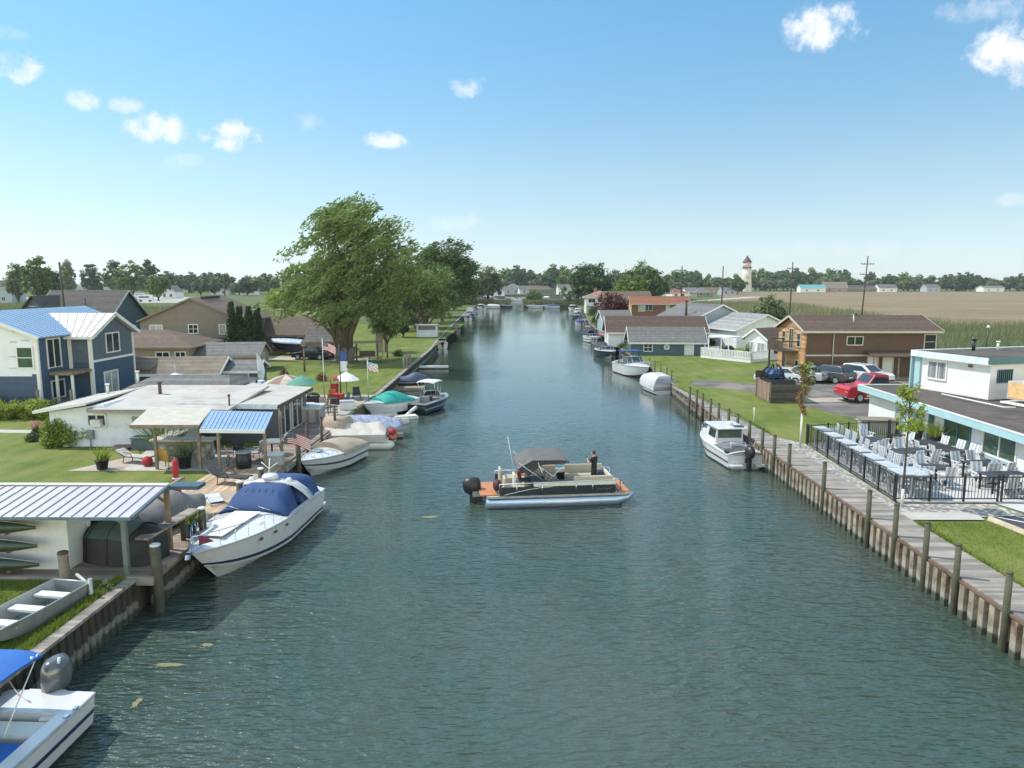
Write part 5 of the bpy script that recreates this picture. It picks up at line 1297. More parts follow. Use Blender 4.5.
# cars
def car(label, pos, rz, paint, L=4.7, Wd=1.85, Hh=1.68, kind='suv', z=GZ + .02):
    r = T('parked_car', label, 'car', (pos[0], pos[1], z), rz, 'cars parked by the brown building'); r.scale = (1, 1, 1.12 if kind == 'pickup' else 1)
    m = MB(); h2 = Wd / 2; l = L / 2; kb = {'pickup': 1.14, 'suv': 1.06}.get(kind, .96)
    prof = [(-l, .45), (-l + .02, .85), (-l + .12, .98), (l * .38, 1.0), (l - .25, .95 if kind != 'sedan' else .86), (l - .03, .80 if kind != 'sedan' else .7), (l, .45), (l - .06, .28), (-l + .08, .28)]; prof = [(y, z_ * kb) for y, z_ in prof]
    rings = []
    for k, s in ((-1, .93), (-.96, 1), (0, 1), (.96, 1), (1, .93)): rings.append([(y * (1 if abs(k) < 1 else .985), k * h2, .62 + (zz - .62) * s) for y, zz in prof])
    rings = [[(k, y, zz) for y, k, zz in rg] for rg in rings]
    m.loft(rings, True, True, 0, False)
    rf = -l + (.25 if kind == 'suv' else .9)
    cab = [(rf, .96, 0), (rf + (.25 if kind == 'suv' else .5), Hh - .06, .13), (rf + .6, Hh, .15), (l * .12, Hh - .02, .15), (l * .52, .99, 0)]
    if kind == 'pickup': cab = [(-l * .30, .96, 0), (-l * .27, Hh - .05, .13), (-l * .2, Hh, .15), (l * .16, Hh - .02, .15), (l * .42, .99, 0)]
    cab = [(y, max(z_, .97 * kb) if z_ < 1.1 else z_, i_) for y, z_, i_ in cab]
    m.loft([[(-h2 + .08 + i, y, zz) for y, zz, i in cab], [(h2 - .08 - i, y, zz) for y, zz, i in cab]], True, True)
    b = m.build('body', paint, r, bevel=.05)
    g = MB(); n = len(cab)
    for sg in (-1, 1):
        X = lambda i: sg * (h2 - .06 - i)
        q = [(X(i * .95), y, zz) for y, zz, i in cab]; cy = sum(p[1] for p in q) / n; cz = 1.28
        q = [(x, cy + (y - cy) * .86, cz + (zz - cz) * .74) for x, y, zz in q]; g.prism(q if sg < 0 else q[::-1], (sg * .012, 0, 0))
    g.build('side_window', glassd, r)
    y0, z0, _ = cab[-1]; y1, z1, _ = cab[-2]; v = Vector((0, z0 - z1, 0)); 
    nn = Vector((0, (z1 - z0), (y0 - y1))).normalized() * .015
    MB().prism([Vector((-h2 + .22, y0 - .1, z0 + .05)) + nn, Vector((h2 - .22, y0 - .1, z0 + .05)) + nn, Vector((h2 - .34, y1 + .06, z1 - .05)) + nn, Vector((-h2 + .34, y1 + .06, z1 - .05)) + nn], nn).build('windscreen', glassd, r)
    y0, z0, _ = cab[0]; y1, z1, _ = cab[1]; MB().prism([(-h2 + .25, y0 - .015, z0 + .12), (h2 - .25, y0 - .015, z0 + .12), (h2 - .34, y1 - .03, z1 - .05), (-h2 + .34, y1 - .03, z1 - .05)], (0, -.012, 0)).build('rear_window', glassd, r)
    if kind == 'pickup': MB().bx(-h2 + .12, h2 - .12, -l + .12, -l * .31, 1.12, 1.15).build('bed', black, r)
    for sx in (-1, 1):
        MB().bx(sx * h2 * .72 - .18, sx * h2 * .72 + .18, l - .1, l - .015, .62, .75).build('headlight', glassl, r)
        MB().bx(sx * h2 * .86 - .1, sx * h2 * .86 + .1, -l - .012, -l + .05, .7, .92).build('tail_light', red, r)
        MB().bx(sx * (h2 + .09) - .09, sx * (h2 + .09) + .09, l * .3, l * .3 + .1, .98, 1.1).build('mirror', paint, r)
        for sy in (-.62, .62):
            w = MB().tube([(sx * (h2 - .2), sy * l, .34), (sx * (h2 + .015), sy * l, .34)], .34, 18).build('wheel', rubber, r)
            MB().tube([(sx * (h2 + .016), sy * l, .34), (sx * (h2 + .03), sy * l, .34)], .21, 12).build('rim', alu, w)
    MB().bx(-h2 + .1, h2 - .1, l - .05, l + .02, .34, .5).build('bumper', chrome if kind == 'pickup' else black, r); MB().bx(-.5, .5, l - .06, l - .02, .56, .76).build('grille', black, r)
    if kind == 'pickup':
        for sx in (-1, 1): MB().bx(sx * (h2 + .012) - .012, sx * (h2 + .012) + .012, -l * .42, l * .42, .42, .54).build('side_stripe', white, r)
    MB().bx(-.26, .26, -l - .014, -l + .02, .55, .67).build('number_plate', white, r)
    return r
car('red pickup truck parked nose to the lawn in front of the white building', (27.0, 54.4), R(97), redp, 5.2, 1.95, 1.86, 'pickup')
car('white crossover parked facing the viewer by the porch', (31.3, 64.6), R(205), whitep, 4.6, 1.85, 1.65)
car('dark grey hatchback parked tail first beside the white crossover', (28.2, 65.0), R(30), darkp, 4.4, 1.8, 1.6)
car('silver sedan parked next to the balcony of the brown building', (26.1, 65.6), R(40), silverp, 4.5, 1.8, 1.45, 'sedan')
car('white sedan parked behind the dumpster enclosure', (23.6, 64.3), R(60), whitep, 4.4, 1.78, 1.42, 'sedan')

# dumpster enclosure, saplings
en = T('dumpster_enclosure', 'square brown plank enclosure with a dark bin behind the lawn', 'enclosure', (18.8, 53.3, GZ), R(-3))
encm = M('brown plank fence', (.20, .135, .10), .8, var=.15, kind='planks', per=.16, axis='Y'); encd = M('shaded plank fence', (.07, .062, .052), .8, var=.2, kind='planks', per=.2, axis='Z')  # front panel: same brown planks, with the camera side's shade put into the colour
MB().bx(0, .06, 0, 3.6, .05, 1.45).build('side_panel', encm, en); MB().bx(.07, 2.55, -.03, .03, .05, 1.4).build('front_panel', encd, en); MB().bx(2.5, 2.56, .05, 3.6, .05, 1.4).build('side_panel', encm, en)
for x, y in ((.0, 0), (2.55, 0), (0, 3.6), (2.55, 3.6)): MB().bx(x - .07, x + .07, y - .07, y + .07, 0, 1.55).build('post', wood, en)
c = T('dumpster', 'dark bin with an angled rim standing inside the plank enclosure', 'bin', (20.0, 55.2, GZ)); MB().bx(-.95, .95, -1.2, 1.2, .1, 1.5).bx(-1.0, 1.0, -1.25, 1.25, 1.503, 1.58).build('body', M('dark green bin', (.04, .045, .04), .6), c); MB().bx(-.9, .9, -1.15, 0, 1.583, 1.65).build('lid', black, c)
c = T('tarp_bundle', 'blue tarp bundle wrapped in dark netting heaped on the bin', 'tarp', (19.6, 55.0, GZ + 1.62)); MB().ball((0.1, 0, .4), (.62, .5, .42), 9, 0, False).ball((-.3, .1, .55), (.4, .35, .4), 8, 0, False).build('tarp', M('bright blue tarp', (.03, .07, .20), .5, var=.5, bump=.5), c)
m = MB()
for k in range(7): a = k * .9; m.tube([(.9 * math.cos(a), .7 * math.sin(a), 0), (.8 * math.cos(a + .3), .62 * math.sin(a + .3), .6), (.3 * math.cos(a + .6), .3 * math.sin(a + .6), 1.15)], .06, 6)
m.build('netting', darktarp, c); 
MB().bx(-1.1, 1.1, .75, .85, 0, .55).build('backboard', dkwood, c)
def sapling(label, p, h, lm, n, spread, tm, wrap=None, seed=1, cr=.16, leaf=.12, lo=.42):
    r = T('young_tree', label, 'tree', (p[0], p[1], GZ), 0, 'staked young trees'); g_ = np.random.default_rng(seed)
    MB().tube([(0, 0, -.1), (.02, 0, h * .5), (0, .02, h * .95)], [.05, .04, .012], 8).build('trunk', tm, r)
    if wrap: MB().tube([(0, 0, 0), (.012, 0, wrap)], .058, 8).build('trunk_wrap', M('white tree wrap', (.55, .53, .50), .8), r)
    z = h * (lo + (.98 - lo) * g_.random(n)); sp = spread * (1.05 - np.abs(z / h - (lo + 1) / 2) * 1.6); th_ = g_.random(n) * 6.28; q = np.sqrt(g_.random(n))
    link('crown', leaf_mesh('crown', np.column_stack([sp * q * np.cos(th_), sp * q * np.sin(th_), z]), np.full((n, 3), cr), 26, leaf, lm, seed), r)
    m = MB()
    for k in range(9): zz = h * (lo + .005 + .05 * k * (1 - lo) / .58); m.tube([(0, 0, zz), (spread * .8 * math.cos(k * 2.4), spread * .8 * math.sin(k * 2.4), zz + h * .12)], [.018, .006], 5)
    m.build('branch', tm, r); return r
p = G(800, 448); q_ = sapling('thin young tree with rusty lower leaves at the lawn edge by the dumpster enclosure', p, 4.65, leafBr, 34, .36, bark, 1.9, 3)
g_ = np.random.default_rng(9); link('crown', leaf_mesh('crown', np.column_stack([g_.normal(.05, .16, 26), g_.normal(0, .16, 26), g_.uniform(3.2, 4.8, 26)]), np.full((26, 3), .16), 26, .12, leafE, 8), q_)
p = G(907, 505); sapling('thin young tree with drooping yellow green leaves at the railing corner', (p.x - .35, p.y - .25), 5.0, leafE, 32, .5, dkwood, .75, 5, .18, .14, .64)
pf = G(858, 495)
sg_ = T('utility_stake', 'thin white survey stake standing in the lawn next to the boardwalk', 'stake', (14.95, 45.0, GZ)); MB().tube([(0, 0, 0), (0, 0, 1.1)], .02, 6).build('stake', white, sg_); MB().bx(-.01, .01, 0, .2, .9, 1.05).build('flag', leafE and M('yellow ribbon', (.6, .5, .1), .6), sg_)

# houses beyond the lawn
b1 = house('boathouse', 'long slate blue building with a white door and a round white ornament', (18.6, 91.3), R(-2), 9.0, 4.4, 1.75, 'gx', 1.55, slateblue, shgrey, white, [('F', -2.4, .55, .95, .85, 'win4'), ('F', 2.65, .05, 1.0, 1.7, 'door', whitep)], .35)
MB().lathe([(.36, 0), (.36, .05)], n=16).lathe([(.22, .05), (.22, .07)], n=12, mi=1).build('wall_ornament', [white, paleblue], b1, (-.1, -2.21, 1.05)).rotation_euler = (R(90), 0, 0)
house('boathouse', 'long building with a white gable and dark brown roof behind the slate blue one', (19.5, 103.5), R(-2), 13.5, 6, 2.2, 'gx', 1.9, white, shchoc, white, [('L', 0, 1.0, .8, 1.0, 'hung'), ('F', -3, .8, 1.2, 1.0, 'win')], .4)
h5 = house('house', 'pale blue grey house with a wide grey roof and a stove pipe', (28.8, 113.5), R(18), 11.5, 10.5, 3.1, 'gy', 2.5, paleblue, shgrey, white, [('F', -.6, .8, 1.5, 1.3, 'win'), ('F', 1.9, .8, 1.5, 1.3, 'win')], .5)
MB().bx(-5.75, 2.0, -6.6, -5.252, 2.35, 2.5).build('porch_roof', shgrey, h5); vent(h5, -4, -2.0, 4.0, 6.2, dkwood, .18)
house('house', 'white house with a sunlit silver roof behind the white deck cottage', (33.2, 104), R(16), 9.0, 8.0, 2.6, 'gy', 1.9, wsiding, M('silver shingle roof', (.22, .22, .21), .8, kind='shingle', per=.2), white, [('F', -1, .8, 1.4, 1.2, 'win')], .4)
dc = house('cottage', 'white gabled cottage with a white railed deck and a flat awning', (29.6, 85.6), R(35), 4.4, 3.1, 2.5, 'gx', 1.05, white, shchoc, white, [('L', -.7, .4, .75, 1.6, 'win', glassl), ('L', .8, .6, .95, 1.35, 'win', glassl), ('F', -.4, .7, 1.0, 1.2, 'hung')], .3)
MB().bx(-5.6, -2.21, -2.0, 5.2, 0, .35).build('deck', white, dc); m = MB()
for a, b2 in (((-5.6, -2.0), (-5.6, 5.2)), ((-5.6, -2.0), (-2.3, -2.0)), ((-5.6, 5.2), (-2.3, 5.2))):
    L_ = math.hypot(b2[0] - a[0], b2[1] - a[1]); m.beam((*a, 1.2), (*b2, 1.2), .07, .07); n_ = int(L_ / .22)
    for k in range(n_ + 1): f_ = k / n_; x = a[0] + (b2[0] - a[0]) * f_; y = a[1] + (b2[1] - a[1]) * f_; m.bx(x - .05, x + .05, y - .05, y + .05, .36, 1.17)
m.build('deck_rail', white, dc); MB().bx(-4.8, -2.2, 1.75, 4.9, 2.5, 2.62).build('awning', white, dc)
for x, y in ((-4.7, 1.85), (-4.7, 4.8), (-2.4, 4.8)): MB().bx(x - .05, x + .05, y - .05, y + .05, .35, 2.5).build('awning_post', white, dc)
shrub('columnar_shrub', 'small upright green shrub in front of the white cottage awning', (26.6, 83.6), .55, .5, 2.1, leafB, 900, .16, 3, 'shrub')
shrub('round_bush', 'dark round bush at the corner of the pale blue grey house', (27.8, 104.5), 1.0, .9, 1.1, leafC, 900, .2, 4, 'bush')
c = T('barbecue_grill', 'covered black grill on the white cottage deck', 'grill', (24.9, 85.2, GZ + .36)); MB().bx(-.6, .6, -.3, .3, .05, 1.0).ball((0, 0, 1.0), (.55, .3, .25), 10).build('cover', black, c); MB().bx(-.8, .8, -.28, .28, .0, .05).build('base', blackm, c)
for i in range(3): shrub('round_bush', ['yellow green bush at the white corner of the slate blue boathouse', 'bright green bush on the canal edge before the pale shed', 'yellow green bush under the purple tree'][i], ((14.6, 92.5), (15.6, 118), (18.5, 148))[i], 1.0, .8, (1.7, 1.6, 2.6)[i], leafE, 900, .22, 30 + i, 'bush', 'bushes at the right canal edge')
hs = house('shed', 'pale grey gabled boathouse at the water in front of the purple tree', (17.9, 134.5), R(4), 5.2, 6.0, 2.2, 'gx', 1.6, paleblue, shgrey, white, [('F', 0, .6, 1.0, 1.0, 'win')], .3, 'shed')
c = T('dock', 'red brown raised dock in front of the pale grey boathouse', 'dock', (15.2, 124, GZ)); MB().bx(-1.8, 1.6, -2.5, 2.5, 0, .15).build('boards', M('brick red deck', (.30, .13, .10), .8), c)
for x, y in ((-1.7, -2.4), (-1.7, 2.4), (-1.7, 0)): MB().tube([(x, y, -2.4), (x, y, .9)], .1, 6).build('post', dkwood, c)
rh = house('house', 'rust brown boarded house with a red roof and an orange end wall', (33.2, 172.0), R(-4), 13, 8, 4.2, 'gx', 1.5, rustwall, shred, cream, [('F', -4.2, 2.4, 1.4, 1.5, 'hung', glassl), ('F', -2.6, 2.6, 1.5, 1.3, 'win'), ('F', 1.8, 2.3, .8, 1.5, 'hung', glassl), ('F', 5.0, 2.3, 1.3, 1.4, 'win', glassl)], .5)
MB().prism([(-6.56, -4.0, 0), (-6.56, 4.0, 0), (-6.56, 4.0, 4.18), (-6.56, 0, 5.65), (-6.56, -4.0, 4.18)][::-1], (.05, 0, 0)).build('end_cladding', M('orange tan boards', (.42, .24, .13), .8), rh)
wh = house('house', 'tall white house with glazed balcony and a brown hip roof at the right canal bend', (24.3, 216), R(-2), 8.6, 9, 4.7, 'hip', 2.0, white, M('pinkish brown roof', (.24, .145, .105), .9, kind='shingle', per=.2), white, [('F', -2.6, 2.7, 1.9, 1.6, 'slide'), ('F', .6, 2.7, 1.9, 1.6, 'slide'), ('F', -2, .2, 1.8, 1.8, 'slide'), ('L', 0, 2.8, 2, 1.4, 'win')], .6)
bl = MB().bx(-4.3, 3.4, -6.0, -4.51, 2.3, 2.5).bx(-4.3, 3.4, -6.0, -5.9, 2.5, 3.3).build('balcony', white, wh); chimney(wh, -1.2, 1.2, 5.8, 7.4, M('brown brick chimney', (.22, .16, .12), .9), w=.9)
house('house', 'brown roofed low house behind the purple tree', (29, 196), R(3), 12, 9, 4.0, 'gx', 2.6, tansid, shbrown, tansid, [('F', 0, 1.5, 2, 1.4, 'win')], .5)

# waterside clutter on the far right bank
for i, (x, y, lb) in enumerate(((13.0, 111, 'small grey dock with crooked posts past the black boat'), (13.8, 130, 'low dock with posts in front of the pale grey boathouse'), (15.6, 156, 'narrow dock with posts beyond the pale grey boathouse'), (17.2, 186, 'far dock with posts below the purple tree'))):
    d = T('dock', lb, 'dock', (x, y, 0), R(rnd.uniform(-6, 6)), 'small docks on the far right bank'); MB().bx(-1.3, 1.2, -2.2, 2.2, .62, .75).build('boards', greyboard, d)
    for px_, py_ in ((-1.25, -2.1), (-1.25, 0), (-1.25, 2.1)): MB().tube([(px_, py_, -1.5), (px_ + rnd.uniform(-.1, .1), py_, 1.5 + rnd.uniform(0, .5))], .1, 6).build('post', dkwood, d)
for i, (x, y, h_, lf_, lb) in enumerate(((15.0, 109, 1.5, leafB, 'green bush behind the small grey dock'), (16.4, 144, 2.2, leafA, 'tall green bush beyond the pale grey boathouse'), (17.6, 163, 2.0, leafC, 'dark bush by the narrow far dock'), (20.2, 199, 2.6, leafB, 'green bush left of the tall white house'), (14.9, 99.0, 1.2, leafF, 'grey green bush between the two long boathouses'))):
    shrub('waterside_bush', lb, (x, y), 1.3, 1.1, h_, lf_, 900, .28, 130 + i, 'bush', 'bushes at the right canal edge')
# =================== BOATS ===================
def boat(name, label, pos, rz, h, mats, cock, floor=.25, group=None, cat='boat', z=0, **k):
    r = T(name, label, cat, (pos[0], pos[1], z), R(rz), group)
    h.shell(r, mats, cock, floor, **k); return r
nonskid = M('cream non skid deck', (.60, .575, .53), .7, var=.05)
# --- the large white cruiser under navy canvas ---
h = Hull(8.7, 2.85, 1.1, 1.42, .45, .42, 2.5, 22)
cr = boat('cabin_cruiser', 'large white cruiser with navy canvas over its cockpit, moored at the left deck', (-10.12, 26.3), 175.5, h, [gel, navygel, gel], (.05, .5), .45, crown=.22, stripe=(.10, .22))
m = MB(); P = [(.49, .0, .98), (.475, .14, .97), (.435, .46, .92), (.395, .64, .89), (.35, .71, .87), (.315, .72, .86)]
def ring(t, zz, k, n=10):
    hb = h.hb(t) * k; base = h.sh(t) + .04
    return [(-hb, h.y(t), base)] + [(hb * (-1 + 2 * j / n) * .97, h.y(t) + .0, base + .05 + (zz + .14) * (1 - abs(-1 + 2 * j / n) ** 7) ) for j in range(n + 1)] + [(hb, h.y(t), base)]
m.loft([ring(t, z, k) for t, z, k in P], False, True, 0, True)
for j in range(7):      # seams of the front panel
    x = -.75 + j * .25; m.tube([(x * 1.2, h.y(.455) + .05, h.sh(.46) + .42), (x, h.y(.397) + .03, h.sh(.4) + .92)], .012, 4)
m.build('windshield_canvas', navycanvas, cr)
m = MB(); P = [(.27, .72, .87), (.18, .70, .88), (.09, .62, .9), (.05, .5, .92)]; m.loft([ring(t, z, k) for t, z, k in P], False, True, 0, True); m.build('cockpit_canvas', navycanvas, cr)
m = MB(); ta = .29; hb = h.hb(ta); arch = [(-hb * .98, h.y(ta) - .9, h.sh(ta)), (-hb * .92, h.y(ta) - .3, h.sh(ta) + .5), (-hb * .72, h.y(ta), h.sh(ta) + .86), (0, h.y(ta) + .05, h.sh(ta) + 1.0), (hb * .72, h.y(ta), h.sh(ta) + .86), (hb * .92, h.y(ta) - .3, h.sh(ta) + .5), (hb * .98, h.y(ta) - .9, h.sh(ta))]
m.loft([[(x * kx, y + dy, z + dz) for x, y, z in arch] for kx, dy, dz in ((1, .22, -.02), (1, .2, .06), (1, -.25, .06), (.97, -.25, -.04))], False, False, 0, True); ar = m.build('radar_arch', gel, cr)
MB().lathe([(.28, 0), (.32, .05), (.32, .13), (.25, .2), (.05, .22)], (0, h.y(ta), h.sh(ta) + 1.04), 16).build('radar_dome', gel, ar)
for x in (-.75, .8): MB().lathe([(.12, 0), (.13, .1), (.08, .16)], (x, h.y(ta) - .05, h.sh(ta) + .92), 12).build('antenna_dome', gel, ar)
MB().tube([(.2, h.y(ta) - .3, h.sh(ta) + 1.0), (.2, h.y(ta) - .5, h.sh(ta) + 1.75)], .02, 6).tube([(.2, h.y(ta) - .4, h.sh(ta) + 1.35), (-.15, h.y(ta) - .45, h.sh(ta) + 1.6)], .018, 6).tube([(.2, h.y(ta) - .4, h.sh(ta) + 1.35), (.55, h.y(ta) - .45, h.sh(ta) + 1.6)], .018, 6).build('antenna', white, ar)
ro = h.rail(cr, .54, .985, .52, posts=7)
for x in (-.62, .62): MB().tube([(x - .1, h.y(.49), h.sh(.49) + .25), (x + .42, h.y(.478), h.sh(.48) + .34)], .018, 5).build('wiper', alu, cr)
MB().prism([(-.5, h.y(.53), 0), (.5, h.y(.53), 0), (.4, h.y(.85), 0), (-.4, h.y(.85), 0)], (0, 0, .02)).build('deck_pad', nonskid, cr, (0, 0, 1.49))
d_ = [c for c in cr.children if c.name.startswith('deck_pad')][0]; d_.rotation_euler = (R(1.0), 0, 0)
for x in (-.7, .7): MB().lathe([(.24, 0), (.24, .03), (.2, .04)], (x, h.y(.63), h.sh(.63) + .1), 16).build('hatch', nonskid, cr)
MB().bx(-.07, .07, h.y(.93), h.y(1.02), h.sh(1) + .02, h.sh(1) + .1).box((0, h.y(1.02), h.sh(1) - .06), (.16, .04, .16), 0, R(25)).build('anchor', chrome, cr)
MB().tube([(0, h.y(.93), h.sh(.93) + .06), (0, h.y(.94), h.sh(.93) + .52)], .012, 5).prism([(0, h.y(.935), h.sh(.93) + .12), (0, h.y(.935), h.sh(.93) + .5), (-.4, h.y(.91), h.sh(.93) + .18)], (.01, .01, 0)).build('pennant', M('plum pennant', (.17, .03, .06), .8), cr)
for t in (.50, .60, .70):
    for sg in (-1, 1): MB().ball((sg * (h.hb(t) * .985), h.y(t), h.sh(t) * .78), (.03, .15, .05), 10).build('porthole', glassd, cr)
for t in (.15, .35, .62): MB().tube([(h.hb(t) + .1, h.y(t), .25), (h.hb(t) + .1, h.y(t), .8)], .1, 8).build('fender', white, cr)
MB().bx(-1.2, 1.2, -4.85, -4.26, .22, .34).build('swim_platform', gel, cr, bevel=.04)

# --- pontoon boat under way with two people ---
pt = T('pontoon_boat', 'black and beige pontoon boat with a grey canopy crossing the canal', 'boat', (1.62, 32.55, 0), R(-83))
pt.scale = (.96, .96, .96)
tubm = M('blue silver pontoon metal', (.40, .47, .56), .3, .7, var=.05)
for x in (-.95, .95):
    m = MB(); m.tube([(x, -3.35, .22), (x, -3.3, .22), (x, 2.9, .22), (x, 3.45, .32), (x, 3.8, .48)], [.2, .31, .31, .22, .05], 14); m.build('pontoon_tube', tubm, pt)
MB().bx(-1.25, 1.25, -3.3, 3.55, .5, .6).build('deck', M('grey pontoon deck', (.34, .33, .31), .7), pt)
MB().bx(-1.1, 1.1, -3.6, -2.8, .602, .66).build('teak_platform', teak, pt); MB().bx(-1.15, 1.15, 3.0, 3.5, .602, .66).build('teak_platform', teak, pt)
fen = MB(); up_ = MB(); rl = MB()
for x in (-1.24, 1.24):
    s = 1 if x > 0 else -1
    fen.bx(min(x, x - s * .05), max(x, x - s * .05), -2.7, 2.75, .62, 1.02)
    up_.bx(min(x, x - s * .07), max(x, x - s * .07), -1.1, 2.75, 1.022, 1.22)
    rl.tube([(x, -2.75, .64), (x, -2.7, 1.18), (x, -1.2, 1.2), (x, 2.7, 1.25), (x * .86, 3.05, 1.22), (x * .8, 3.1, .65)], .025, 6)
    for y in (-1.9, -.7, .9, 1.7): rl.tube([(x + s * .012, y, .62), (x + s * .012, y, 1.2)], .018, 6)
    sw = [(x + s * .014, -2.5 + 2.3 * f, .66 + .34 * math.sin(f * 1.5)) for f in [k / 10 for k in range(11)]]; rl.tube(sw, .02, 5)
fen.bx(-1.2, 1.2, 2.76, 2.81, .62, 1.0); up_.bx(-1.2, 1.2, 2.76, 2.83, 1.002, 1.2)
fen.build('side_panel', blackgel, pt); up_.build('upper_panel', gelc, pt); rl.build('rail', chrome, pt)
lt = MB()
for k in range(7): lt.tube([(1.262, 1.95 + k * .09, .78 + .05 * (k % 2)), (1.262, 1.99 + k * .09, .88 - .04 * (k % 3))], .01, 4)
lt.build('script_mark', alu, pt)
for x, y, w_, d, bk in ((-.82, -1.9, .7, 1.3, (0, -1)), (.85, -2.0, .6, 1.0, (0, -1)), (.88, 1.75, .6, 1.9, (1, 0)), (-.88, 1.75, .6, 1.9, (-1, 0)), (-.85, -.3, .6, 1.2, (-1, 0))): seat(pt, x, y, .6, w_, d, beigev, bk, .42)
MB().bx(.15, 1.1, -1.2, -.5, .6, 1.25).build('console', M('dark console', (.05, .05, .05), .5), pt, bevel=.04)
MB().prism([(.2, -.55, 1.25), (1.05, -.55, 1.25), (1.0, -.45, 1.6), (.25, -.45, 1.6)], (0, .02, 0)).build('windscreen', glassd, pt)
seat(pt, .5, -1.75, .6, .55, .5, gelc, (0, -1), .5, 'helm_seat'); seat(pt, -.3, -1.15, .6, .55, .5, gelc, (0, -1), .5, 'helm_seat')
b = MB(); b.grid(lambda a, f: (-1.2 + 2.4 * a, -1.85 + 2.4 * f, 2.26 + .12 * (1 - (2 * a - 1) ** 4) - (.75 * max(0, .28 - f) / .28 if f < .28 else 0) * .55 - .1 * max(0, f - .85) / .15), 10, 14, 0, True, (0, 0, .05)); bo = b.build('bimini_top', greycanvas, pt)
m = MB()
for x in (-1.2, 1.2):
    m.prism([(x, -1.85, 1.86), (x, -1.18, 2.26), (x, .54, 2.21), (x, .54, 2.08), (x, -.7, 2.03), (x, -1.25, 1.62), (x, -1.4, 1.62)], (.03 if x < 0 else -.03, 0, 0))
m.build('valance', M('dark canopy valance', (.04, .04, .042), .8), bo); f = MB()
for x in (-1.2, 1.2):
    for ya in (-1.8, -.9, .5): f.tube([(x, -.5, 1.2), (x, ya, 2.16)], .018, 6)
    f.tube([(x, .2, 1.2), (x, -.9, 2.0)], .016, 6)
f.build('frame', chrome, bo); MB().tube([(.7, -1.9, 1.2), (.6, -2.25, 3.3)], .012, 5).build('antenna', white, pt)
outboard(pt, -3.85, .42, 0, 1.45, black)
MB().bx(-.3, .3, -3.9, -3.3, .35, .6).build('motor_bracket', alud, pt)
MB().ball((.55, -2.75, .95), (.3, .22, .3), 10).build('seat_cover', M('maroon black cushion', (.05, .015, .02), .7), pt)
MB().ball((-.2, 2.35, 1.12), (.42, .28, .22), 12).build('bow_bag', black, pt)

def person(label, loc, rz, J, shirt_m, trou_m, hairm, shirt_z, pants_z, cap=None, sleeve=None, shoes=black):
    """J: dict of joint positions; one continuous skinned body with clothes by height"""
    r = T('person', label, 'person', loc, R(rz))
    o = ['pel', 'sp', 'ch', 'nk', 'hd0', 'shL', 'elL', 'wrL', 'shR', 'elR', 'wrR', 'hpL', 'knL', 'anL', 'toL', 'hpR', 'knR', 'anR', 'toR']
    ed = [(0, 1), (1, 2), (2, 3), (3, 4), (2, 5), (5, 6), (6, 7), (2, 8), (8, 9), (9, 10), (0, 11), (11, 12), (12, 13), (13, 14), (0, 15), (15, 16), (16, 17), (17, 18)]
    rad = [.125, .115, .13, .055, .05, .065, .045, .032, .065, .045, .032, .09, .06, .042, .035, .09, .06, .042, .035]
    js = [J[k] for k in o]; wr = [Vector(J['wrL']), Vector(J['wrR'])]; el = [Vector(J['elL']), Vector(J['elR'])]; sl = .06 if sleeve is None else sleeve
    an = [Vector(J['anL']), Vector(J['anR'])]
    def cut(c):
        c = Vector(c)
        for e_, w_, s_ in ((el[0], wr[0], Vector(J['shL'])), (el[1], wr[1], Vector(J['shR']))):
            d1 = (c - w_).length; d2 = (c - e_).length
            if min(d1, d2) < .13 and (c - s_).length > .14 and abs(c.x) > .1: return 0
        if c.z > J['nk'][2] - .01: return 0
        for a in an:
            if (c - a).length < .16 and c.z < a.z + .06: return 3
        if c.z > shirt_z: return 1
        return 2 if c.z > pants_z else 0
    b = body(r, js, ed, rad, skin, cut, [skin, shirt_m, trou_m, shoes])
    hc = Vector(J['hd']); hd = MB()
    hd.ball(hc, (.078, .098, .118), 14); hd.ball(hc + Vector((0, .05, -.06)), (.052, .05, .05), 10); hd.ball(hc + Vector((0, .1, -.015)), (.014, .022, .022), 8)
    for s in (-1, 1): hd.ball(hc + Vector((s * .08, -.005, -.01)), (.014, .026, .034), 8); hd.ball(hc + Vector((s * .032, .088, .012)), (.014, .01, .009), 8, 1)
    hd.ball(hc + Vector((0, .092, -.062)), (.026, .01, .007), 8, 2); hd = hd.build('head', [skin, black, M('lip colour', (.33, .13, .1), .6)], r)
    hr = MB(); hr.ball(hc + Vector((0, -.018, .028)), (.088, .098, .105), 14); hr.build('hair', hairm, hd)
    if cap: c_ = MB().ball(hc + Vector((0, -.005, .06)), (.094, .11, .075), 12).ball(hc + Vector((0, .12, .06)), (.07, .08, .012), 10); c_.build('cap', cap, hd)
    for w_, e_ in zip(wr, el):
        d = (w_ - e_).normalized(); q = d.cross(Vector((0, 0, 1))).normalized() if abs(d.z) < .95 else Vector((1, 0, 0)); up = q.cross(d).normalized(); m = MB()
        m.tube([w_ - d * .03, w_ + d * .03, w_ + d * .085], [.028, .036, .034], 8)
        for k in range(4):
            a = w_ + d * .08 + q * (-.028 + .019 * k); L_ = (.062, .072, .068, .052)[k]
            m.tube([a, a + d * L_ * .55 - up * .012, a + d * L_ * .85 - up * .045], [.0095, .009, .007], 6)
        m.tube([w_ + d * .02 + q * .03, w_ + d * .055 + q * .062 - up * .012, w_ + d * .085 + q * .06 - up * .03], [.011, .010, .008], 6); m.build('hand', skin, r)
    return r
